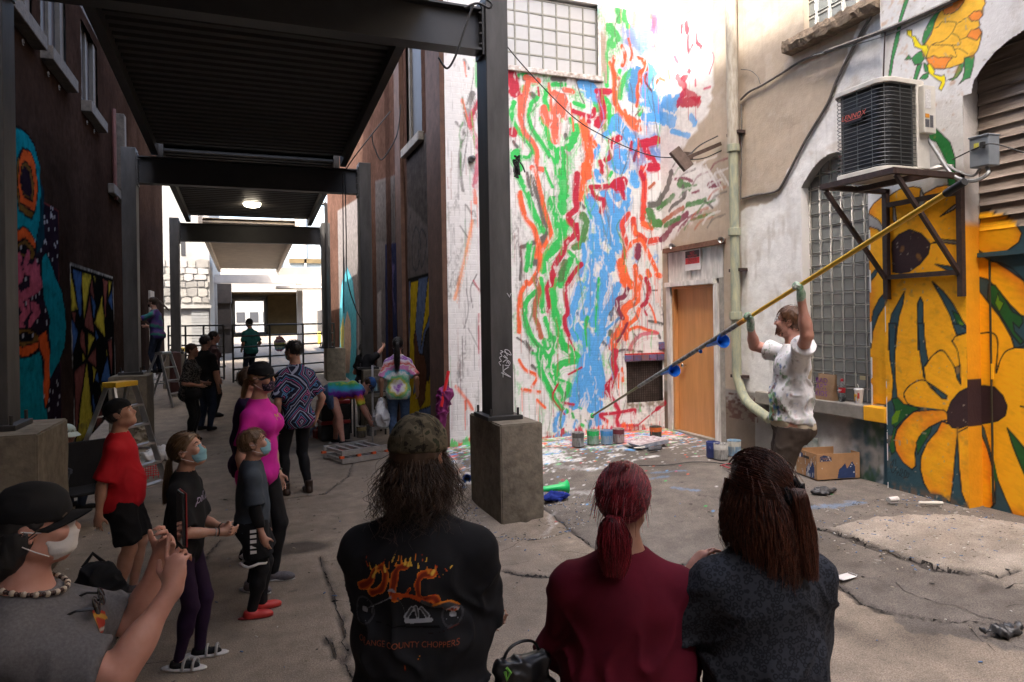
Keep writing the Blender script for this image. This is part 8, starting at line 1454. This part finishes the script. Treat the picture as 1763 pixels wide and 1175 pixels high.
ho=sdf_obj('sun_hat',[E(hT(f,(0,-.01,.05)),v3(.090,.108,.085)*f['hs'],f['hR'],.01)],.008,BUCK,f['t'],cuts=[(hT(f,(0,0,.03)),f['hR']@v3(0,0,-1))]);MB().lathe([(.088*f['hs'],.0),(.12*f['hs'],-.014),(.155*f['hs'],-.045),(.153*f['hs'],-.049),(.09*f['hs'],-.006)],hT(f,(0,-.005,.035)),26,capb=False,capt=False).build('hat_brim',BUCK,ho,smooth=True)
# the painter with the long pole
d=ray(1358,550);bx,by=d.x*5.5,d.y*5.5;bz=float(gz(bx,by));fc=facing(-.94,.18);loc=(bx,by,bz)
pA=atT(1020,716,YP/ray(1020,716).y-.10);pH=atT(1335,518,5.35);pdir=(pH-pA).normalized();pE=pA+pdir*12
def onpole(u):
 lo,hi=0.,(pE-pA).length
 for _ in range(40):
  md=(lo+hi)/2;q=pA+pdir*md-Vector((0,0,CAM_Z));c_=CM.transposed()@q;uu=PU+FPX*c_.x/-c_.z
  if uu<u:lo=md
  else:hi=md
 return pA+pdir*lo
pE=onpole(1661);hL=onpole(1379);hR_=onpole(1292)
tl=lambda p:tolocal(loc,fc,p)
f=person('bearded man in paint-spattered white t-shirt raising a long painting pole overhead',loc,fc,1.86,1.08,.35,0,False,lean=-.06,head=(-22,8,0),wl=tl(hL)+v3(0,.0,-.10),wr=tl(hR_)+v3(0,-.0,-.09),er=(.9,-.3,-.7),el=(-.7,-.2,-.5),fl_=(-.14,.08,0,.1),fr_=(.14,-.04,0,-.1),skin=SK3,h=.0082,male_head=True,hdir=((0,0,1),(0,0,1)),palm=((-.3,1,0),(.2,1,0)),hand=(.95,.95),shrug=.04,group='people painting murals')
def splat(V):
 c=np.tile(np.array((.74,.73,.735)),(len(V),1));x,y,z=V.T;front=sstep(-.02,.10,y)
 for col,th,sc,sd in(((.10,.28,.09),.68,26,1),((.16,.13,.11),.69,30,2),((.04,.14,.4),.72,34,3),((.35,.04,.05),.74,30,4),((.07,.2,.07),.70,60,5)):
  m=np.clip((fbm(x*sc,y*sc,z*sc*.8,3,sd)-th+.10*np.exp(-((z-1.05)/.22)**2))*18,0,1)*(.25+.75*front);c+=(np.array(col)-c)*m[:,None]*.8
 a=z-1.28+y*.2;m=np.clip(1-np.abs(x-.02+(z-1.2)*.6)/.045,0,1)*front*((z>1.02)&(z<1.36))*np.clip(fbm(x*30,y*30,z*60,2,8)*3-.8,0,1);c+=(np.array((.12,.03,.035))-c)*m[:,None];return c
shirt(f,colmat('paint_spattered_cotton',.9,.05,12,.25,260,.001,.2),.022,.62,.0,.012,.018,seed=20,flare=.03,col=splat,fr=(8,8,6));pants(f,BRNP,.016,.96,-.03,.008);shoes(f,BOOT,.1)
shirt(f,cloth('cream_undershirt',(.45,.38,.28),.15),.014,.3,-.05,.006,.004,name='undershirt',seed=21)
hair(f,H_GNG,'short',420,seed=11,shell=.010);eyes(f);rr=random.Random(5)
strands_obj('beard',[[hT(f,p),hT(f,p+v3(rr.uniform(-.004,.004),.005,-.007)),hT(f,p+v3(rr.uniform(-.006,.006),.006,-.014))]for p in[v3(math.sin(a)*.062,.02+math.cos(a)*.072,rr.uniform(-.100,-.046))for a in[rr.uniform(-1.45,1.45)for _ in range(260)]]],H_GNG,f['t'],.0014,6)
gm=mat('wire_rim',(.05,.045,.04),.4,.5,.1,9,0)
for sg in(-1,1):MB().tube([hT(f,(sg*.033+.022*math.cos(t),.103,.004+.019*math.sin(t)))for t in np.linspace(0,6.283,18)],.0016,5,caps=False).build('glasses_rim',gm,f['t'],smooth=True);MB().tube([hT(f,(sg*.056,.100,.008)),hT(f,(sg*.080,.03,.012)),hT(f,(sg*.086,-.01,.006))],.0015,5).build('glasses_temple',gm,f['t'])
GLV=mat('painted_glove',(.55,.55,.52),.8,0,.3,18,.3,120,col2=(.02,.20,.07),bdist=.002)
for sd in 'rl':
 o=sdf_obj('glove',[grow(p,.0035)for p in f['hp'][sd]],.006,GLV,f['t'])
pole=thing('painting_pole','very long yellow and black extension pole with blue cones reaching to the wall','pole',pA)
w=lambda q:Vector(q)
p1,p2,p3=onpole(1100),onpole(1272),onpole(1628)
MB().tube([pA,p1],.015,8).build('tip_rod',mat('olive_rod',(.16,.15,.06),.5,0,.3,20,.1,60),pole,True,True);MB().tube([p1,p2],.022,10).build('taped_section',mat('taped_black',(.05,.055,.06),.55,0,.7,22,.3,60,col2=(.35,.36,.36)),pole,True,True);MB().tube([p2,p3],.0165,12).build('yellow_section',mat('yellow_fibreglass',(.72,.42,.01),.35,0,.12,10,.05,60),pole,True,True);MB().tube([p3,pE],.021,12).build('end_grip',mat('black_grip',(.02,.02,.02),.7,0,.2,20,.2,120),pole,True,True)
MB().tube([onpole(1268),onpole(1282)],.021,10).build('collar',mat('orange_collar',(.6,.25,.03),.5,0,.2,9,0),pole,True,True)
bl=mat('blue_plastic',(.012,.13,.55),.35,0,.1,9,0)
for u,R_,Lc in((1150,.068,.34),(1230,.064,.30)):
 c=onpole(u);ax=(pdir+Vector((0,0,-.14))).normalized();MB().lathe([(.016,-Lc),(.022,-.05),(R_*.8,-.01),(R_,.02),(R_*.93,.02),(R_*.7,-.01),(.018,-.05)],c+Vector((0,0,-.065))+pdir*.16,18,axis=ax,capb=False,capt=False).build('cone',bl,pole,True,True)
mk('cup',*sphere(np.array(onpole(1206)-Vector((0,0,.035))),.02),bl,pole,True,True)
mk('brush_head',*sphere(np.array(pA),.035,None,(1,.6,1.2)),mat('wet_green',(.02,.42,.10),.3,0,.3,14,.2,60),pole,True,True)
# THINGS ON THE GROUND
GLOVEM=mat('dark_rubber_glove',(.045,.045,.048),.55,0,.4,20,.3,60)
rag('dark grey work glove lying in front of the cardboard box',1415,848,[E((0,0,.015),(.12,.07,.03),None,.02),C((.05,.03,.012),(.15,.07,.012),.018,.012,.02),C((.05,-.02,.012),(.16,.0,.012),.018,.012,.02),C((-.05,-.04,.012),(-.02,-.10,.012),.016,.012,.02)],.008,GLOVEM,.012,'glove','work_glove',(22,22,22))
p=onG(1392,800);bk=thing('paint_bucket','white plastic bucket smeared with teal paint behind the painter','bucket',p);MB().lathe([(.11,0),(.135,.30),(.14,.305),(.14,.33),(.128,.33),(.10,.02)],(0,0,0),24,capt=False).build('body',mat('bucket_smeared',(.55,.58,.57),.5,0,.5,9,.15,40,col2=(.12,.2,.2)),bk,smooth=True);MB().tube([(.14*math.cos(a),.14*math.sin(a)*.2-.1,.31-.12*math.sin(a))for a in np.linspace(0,3.14,12)],.003,5).build('handle',chrome,bk)
p=onG(1575,868);sr=thing('mini_roller','small white mini paint roller lying near the flower wall','paint roller',p,-.35);MB().tube([(-.22,.04,.03),(-.12,.07,.03)],.026,12).build('sleeve',mat('sleeve_white',(.6,.58,.56),.9,0,.2,30,.4,90),sr,smooth=True);MB().tube([(-.22,.04,.03),(-.25,.03,.03),(-.24,-.02,.02),(-.02,-.03,.015),(.02,-.03,.015)],.004,6).build('frame',chrome,sr,smooth=True);MB().tube([(.02,-.03,.018),(.15,-.05,.018),(.22,-.06,.018)],[.012,.017,.015],10).build('handle',white_en,sr,smooth=True)
VG=mat('green_plastic',(.02,.55,.14),.35,0,.1,9,0);p=onG(938,858);vz=thing('plastic_horn','bright green plastic horn lying at the foot of the pedestal','horn',p,-.08);MB().lathe([(.02,-.35),(.028,-.1),(.038,.12),(.055,.19),(.075,.22),(.072,.222),(.05,.19),(.03,.1)],(.06,.04,.09),20,axis=(1,0,.02),capt=False).build('horn',VG,vz,smooth=True)
rag('crumpled royal blue cloth under the green horn',955,861,[E((-.02,0,.03),(.13,.08,.045),None,.02),E((.07,-.03,.03),(.08,.06,.04),None,.02)],.010,cloth('royal_blue_cloth',(.015,.03,.20),.2),.030,'cloth','cloth',(13,13,13),4)
p=onG(804,831);bc=thing('plastic_cup','blue plastic cup on its side left of the pedestal','cup',p,0);MB().lathe([(.03,-.10),(.036,-.06),(.05,.03),(.046,.03),(.03,-.05)],(0,0,.05),18,axis=(-.3,-1,.1),capt=False).build('body',bl,bc,smooth=True);MB().lathe([(.048,.0),(.052,.008)],(0,0,.05),18,axis=(-.3,-1,.1),capb=False,capt=False).build('rim',bl,bc)
p=onG(1455,995);ml=thing('dropped_mask','pale blue disposable face mask dropped on the asphalt','face mask',p,.1);MB().box((-.07,-.04,.004),(.07,.04,.010)).build('sheet',MSKW,ml,bevel=.003);MB().tube([(.07,.035,.008),(.10,.05,.008),(.10,-.02,.008),(.07,-.035,.008)],.0016,5).build('ear_loop',MATS['elastic_white'],ml)
rag('crumpled grey-black plastic scrap at the right edge of the alley floor',1733,1088,[E((0,0,.01),(.09,.05,.02),None,.02),C((-.08,.02,.01),(-.13,.05,.01),.02,.008,.02),C((.06,0,.01),(.14,.01,.01),.02,.01,.02)],.008,mat('black_film',(.05,.05,.052),.3,0,.5,20,.2),.02,'litter','plastic_scrap',(20,20,20),6)
cable('thin dark cord curving over the spattered asphalt by the paint cans',[onG(u,v)+Vector((0,0,.008))for u,v in((1100,803),(1150,802),(1190,797),(1230,798),(1262,803),(1290,806))],.006,blackp,'cord','cord');cable('thin red cord on the ground right of the three paint cans',[onG(u,v)+Vector((0,0,.008))for u,v in((1240,803),(1258,800),(1275,803),(1262,808),(1245,804))],.007,mat('red_cord',(.3,.03,.04),.5,0,.2,9,0),'cord','cord')
rr=random.Random(8);lit=[mat('litter%d'%i,c,.8,0,.3,20,.1)for i,c in enumerate(((.5,.48,.44),(.12,.10,.08),(.3,.26,.2),(.09,.16,.3)))]
mb=[MB()for _ in lit]
for k in range(1300):
 if k%3==0:x,y=rr.uniform(4.2,6.0),rr.uniform(3.4,4.8)
 elif k%3==1:x,y=rr.uniform(-1.5,6),rr.uniform(2.2,9)
 else:a=rr.uniform(0,6.28);x,y=2.5+.6*math.cos(a)*rr.uniform(.6,1.4),6.4+.7*math.sin(a)
 z=float(gz(x,y))+.006;s_=rr.uniform(.003,.012)if k%5 else rr.uniform(.01,.022);a=rr.uniform(0,6.28);mb[k%4].bar((x-s_*math.cos(a),y-s_*math.sin(a),z),(x+s_*math.cos(a),y+s_*math.sin(a),z+rr.uniform(0,.004)),rr.uniform(.003,.009),.004)
for i,q in enumerate(mb):tag(q.build('debris',lit[i]),['pale paper crumbs and flakes scattered over the alley floor','dark leaf and grit crumbs scattered over the alley floor','tan chips and twigs scattered over the alley floor','blue paint flakes scattered over the alley floor'][i],kind='stuff',cat='debris')
# ladders
def stepladder(label,loc,rz,h,topc,w0=.46,w1=.30,nst=4,spread=.75,topw=.34):
 t=thing('stepladder',label,'ladder',loc,rz,'stepladders and ladders');zt=h
 for sg in(-1,1):MB().bar((sg*w0/2,-spread*.42,0),(sg*w1/2,-.05,zt),.025,.06).build('front_rail',chrome,t);MB().bar((sg*w0/2,spread*.58,0),(sg*w1/2,.05,zt),.022,.045).build('rear_leg',chrome,t);MB().bar((sg*(w0+w1)/4,-spread*.2,h*.45),(sg*(w0+w1)/4,spread*.28,h*.45),.012,.02).build('spreader',chrome,t)
 for k in range(nst):f_=(k+1)/(nst+1);wk=w0+(w1-w0)*f_;yk=-spread*.42+(spread*.42-.05)*f_;MB().box((-wk/2,yk-.045,h*f_-.012),(wk/2,yk+.045,h*f_+.012)).build('tread',chrome,t)
 for k in range(3):f_=.25+k*.25;wk=w0+(w1-w0)*f_;MB().tube([(-wk/2,spread*.58*(1-f_)+.05*f_,h*f_),(wk/2,spread*.58*(1-f_)+.05*f_,h*f_)],.011,6).build('rear_rung',chrome,t)
 MB().box((-topw/2,-.09,zt),(topw/2,.10,zt+.06)).build('top_cap',topc,t,bevel=.008);return t
zt=atT(214,658,7.6).z;p=spot(206,7.7);stepladder('aluminium stepladder with a yellow top behind the boy in red',p,math.radians(55),zt-.06,mat('ladder_yellow',(.66,.40,.02),.5,0,.2,14,.1),.56,.30,5,.95,.32)
stepladder('aluminium stepladder under the woman painting the left wall',(lx+.12,ly-.02,float(gz(lx,ly))),math.radians(60),1.12,chrome,.50,.34,3,.9,.3)
q=onG(642,762);t=thing('leaning_ladder','aluminium ladder leg standing between the two women in tie-dye','ladder',q,.3,'stepladders and ladders');MB().bar((0,0,0),(.14,.25,1.25),.03,.06).build('rail',chrome,t);MB().bar((.4,.02,0),(.48,.27,1.25),.03,.06).build('rail',chrome,t)
for k in range(4):MB().bar((.03+k*.03,.05+k*.05,.22+k*.27),(.42+k*.02,.07+k*.05,.22+k*.27),.03,.06).build('rung',chrome,t)
pl_=onG(612,790);ll=thing('folded_ladder','folded aluminium multi-position ladder lying flat with orange joints','ladder',pl_,math.radians(20),'stepladders and ladders');orj=mat('orange_joint',(.75,.12,.03),.5,0,.2,9,0)
for z in(.05,.16):
 for y in(-.28,.28):MB().bar((-.36,y,z),(.36,y,z),.03,.075).build('rail',chrome,ll)
 for k in range(5):MB().bar((-.30+k*.15,-.27,z),(-.30+k*.15,.27,z),.045,.035).build('rung',chrome,ll)
for x in(-.36,-.1,.14,.36):
 for y in(-.28,.28):MB().box((x-.03,y-.025,.09),(x+.03,y+.025,.125)).build('joint',orj,ll)
 # painters' gear along the right alley wall
p=onG(575,756);cr=thing('tool_chest','stacked black and red tool chest behind the bending woman','tool box',p,.1)
for k,(z,m_)in enumerate(((0,blackp),(.34,blackp))):MB().box((-.24,-.18,z),(.24,.18,z+.27)).build('box',m_,cr,bevel=.02);MB().box((-.25,-.19,z+.272),(.25,.19,z+.335)).build('lid',mat('chest_red',(.32,.02,.02),.45,0,.1,9,0),cr,bevel=.015);MB().box((-.06,-.20,z+.22),(.06,-.182,z+.29)).build('latch',blackp,cr)
p=onG(551,754);gc=thing('fuel_can','small red plastic fuel can on the ground left of the tool chest','can',p,.4);MB().box((-.11,-.07,0),(.11,.07,.15)).build('body',MATS['chest_red'],gc,bevel=.025);MB().tube([(-.06,0,.15),(-.04,0,.19),(.05,0,.19),(.07,0,.15)],.014,8).build('handle',MATS['chest_red'],gc,smooth=True);MB().tube([(.09,0,.14),(.13,0,.20)],.016,8).build('spout',blackp,gc)
G3='paint pots by the right alley wall';can('blue and silver paint pot left of the red fuel can',536,753,('sky',(.2,.35,.5)),('can_i',SLV,(.06,.12,.25)),0,G3);can('open cream paint pot below the white carrier bag',622,753,('custard',(.5,.42,.2)),('can_j',(.35,.34,.32),(.1,.1,.1)),0,G3);can('grey paint pot right of the cream pot under the carrier bag',640,750,('ash',(.2,.2,.2)),('can_k',(.32,.33,.35),(.08,.09,.12)),0,G3)
tbp=(1.98,12.35,0);tb_=thing('work_table','small black work table with pots beside the wall painter','table',tbp,0);MB().box((-.3,-.25,.74),(.3,.25,.77)).build('top',blackp,tb_)
for a in(-.27,.27):
 for b in(-.22,.22):MB().bar((a,b,0),(a,b,.74),.03,.03).build('leg',blackp,tb_)
for k,(x,y,c)in enumerate(((-.15,-.1,(.4,.38,.33)),(.0,-.05,(.3,.3,.32)),(.12,-.12,(.2,.35,.45)))):t=thing('paint_bottle',['pale paint bottle at the left of the black work table','grey paint bottle in the middle of the black work table','blue water bottle at the right of the black work table'][k],'bottle',(tbp[0]+x,tbp[1]+y,.772),0,'bottles on the work table');MB().lathe([(.035,0),(.035,.12),(.014,.15),(.014,.175)],(0,0,0),12).build('body',mat('bot%d'%k,c,.4,0,.1,9,0),t,smooth=True);MB().lathe([(.016,.175),(.016,.195)],(0,0,0),10).build('cap',white_en,t)
p=onG(773,790);um=thing('folded_chair','folded purple camping chair with a red pole leaning at the wall corner','camping chair',(2.38,8.95,float(gz(2.4,8.95))),0)
V,F=sdf_mesh([C((.0,0,.35),(.10,.05,.80),.05,.10,.03),C((-.03,0,.05),(.0,0,.4),.03,.06,.03)],.012);mk('bag',folds(V,F,.03,(16,16,6),3),F,cloth('plum_nylon',(.16,.02,.10),.3,.5),um,smooth=True)
MB().tube([(.02,-.05,.65),(.14,-.02,1.12)],.022,10).build('red_pole',mat('pole_red',(.6,.015,.02),.4,0,.1,9,0),um,smooth=True);MB().tube([(-.05,-.03,.0),(.02,0,.4)],.012,8).build('leg',chrome,um);MB().tube([(.08,-.04,.02),(.02,0,.5)],.012,8).build('leg',mat('grey_tube',(.2,.2,.24),.4,.4,.1,9,0),um)
# bits by the left ladder
rag('white plastic bag and rags heaped by the left stepladder',262,795,[E((0,0,.08),(.16,.12,.09),None,.03),E((.12,.05,.10),(.10,.10,.09),None,.03)],.012,MATS['cup_white'],.05,'rags','rag_heap',(11,11,11),3)
rag('beige cloth slumped on the left pedestal foot',242,772,[E((0,0,.18),(.09,.09,.2),None,.03),E((.03,-.05,.05),(.13,.10,.06),None,.03)],.012,cloth('beige_cloth',(.30,.26,.2),.2),.04,'cloth','cloth',(12,12,7),5)
p=onG(262,822);hb=thing('basket','small red wire basket by the boy in red','basket',p,.3)
for z in(.04,.10,.16):MB().tube([(.12*math.cos(a),.09*math.sin(a),z)for a in np.linspace(0,6.283,18)],.006,5,caps=False).build('hoop',MATS['pole_red'],hb)
for a in np.linspace(0,6.283,13)[:-1]:MB().tube([(.12*math.cos(a),.09*math.sin(a),.0),(.12*math.cos(a),.09*math.sin(a),.17)],.005,5).build('wire',MATS['pole_red'],hb)
p=spot(150,6.9);fcx=thing('folding_chair','dark folding chair with grey tube frame left of the boy in red','chair',p,.5);gt=mat('blue_grey_tube',(.10,.12,.15),.4,.3,.1,9,0)
for sg in(-.24,.24):MB().tube([(sg,-.2,0),(sg,.2,.62)],.014,8).build('leg',gt,fcx,smooth=True);MB().tube([(sg,.2,0),(sg,-.2,.60),(sg,-.25,.60)],.014,8).build('leg',gt,fcx,smooth=True);MB().tube([(sg,-.25,.62),(sg,.22,.62)],.016,8).build('arm_rest',gt,fcx,smooth=True)
MB().box((-.23,-.2,.34),(.23,.2,.37)).build('seat',BLK,fcx,bevel=.01);MB().box((-.23,.2,.36),(.23,.225,.82)).build('backrest',BLK,fcx,bevel=.01)
p=spot(160,4.3);ct=thing('dark_backpack','dark backpack standing on the ground behind the woman filming','backpack',p,.4);V,F=sdf_mesh([E((0,0,.25),(.17,.13,.26),None,.03),E((0,-.1,.17),(.13,.07,.14),None,.03)],.012,[((0,0,.0),(0,0,-1))]);mk('pack',folds(V,F,.02,(10,10,8),3),F,BLK,ct,smooth=True);MB().tube([(-.06,.08,.48),(0,.1,.55),(.06,.08,.48)],.012,6).build('grab_loop',BLK,ct)
p=onG(301,690);p=Vector(spot(301,16.2));rb_=thing('rusty_post','dark red round post by the foot of the painting ladder','post',p,0);MB().lathe([(.13,0),(.13,.95),(.11,1.02),(.0,1.05)],(0,0,0),16).build('shaft',mat('oxide_red',(.06,.018,.014),.7,0,.3,9,.2),rb_,smooth=True);MB().lathe([(.16,0),(.16,.05)],(0,0,0),16).build('foot',concm,rb_)
gcl=atT(482,592,19.0);V,F=sdf_mesh([E((0,0,0),(.16,.03,.22),None,.02)],.015);o=mk('hanging_shirt',folds(V,F,.03,(10,4,3),2),F,TD2,smooth=True);o.location=gcl;tag(o,'tie-dye garment hung over the top rail of the long gate','garment')
p=onX(208,560,XL+.01);
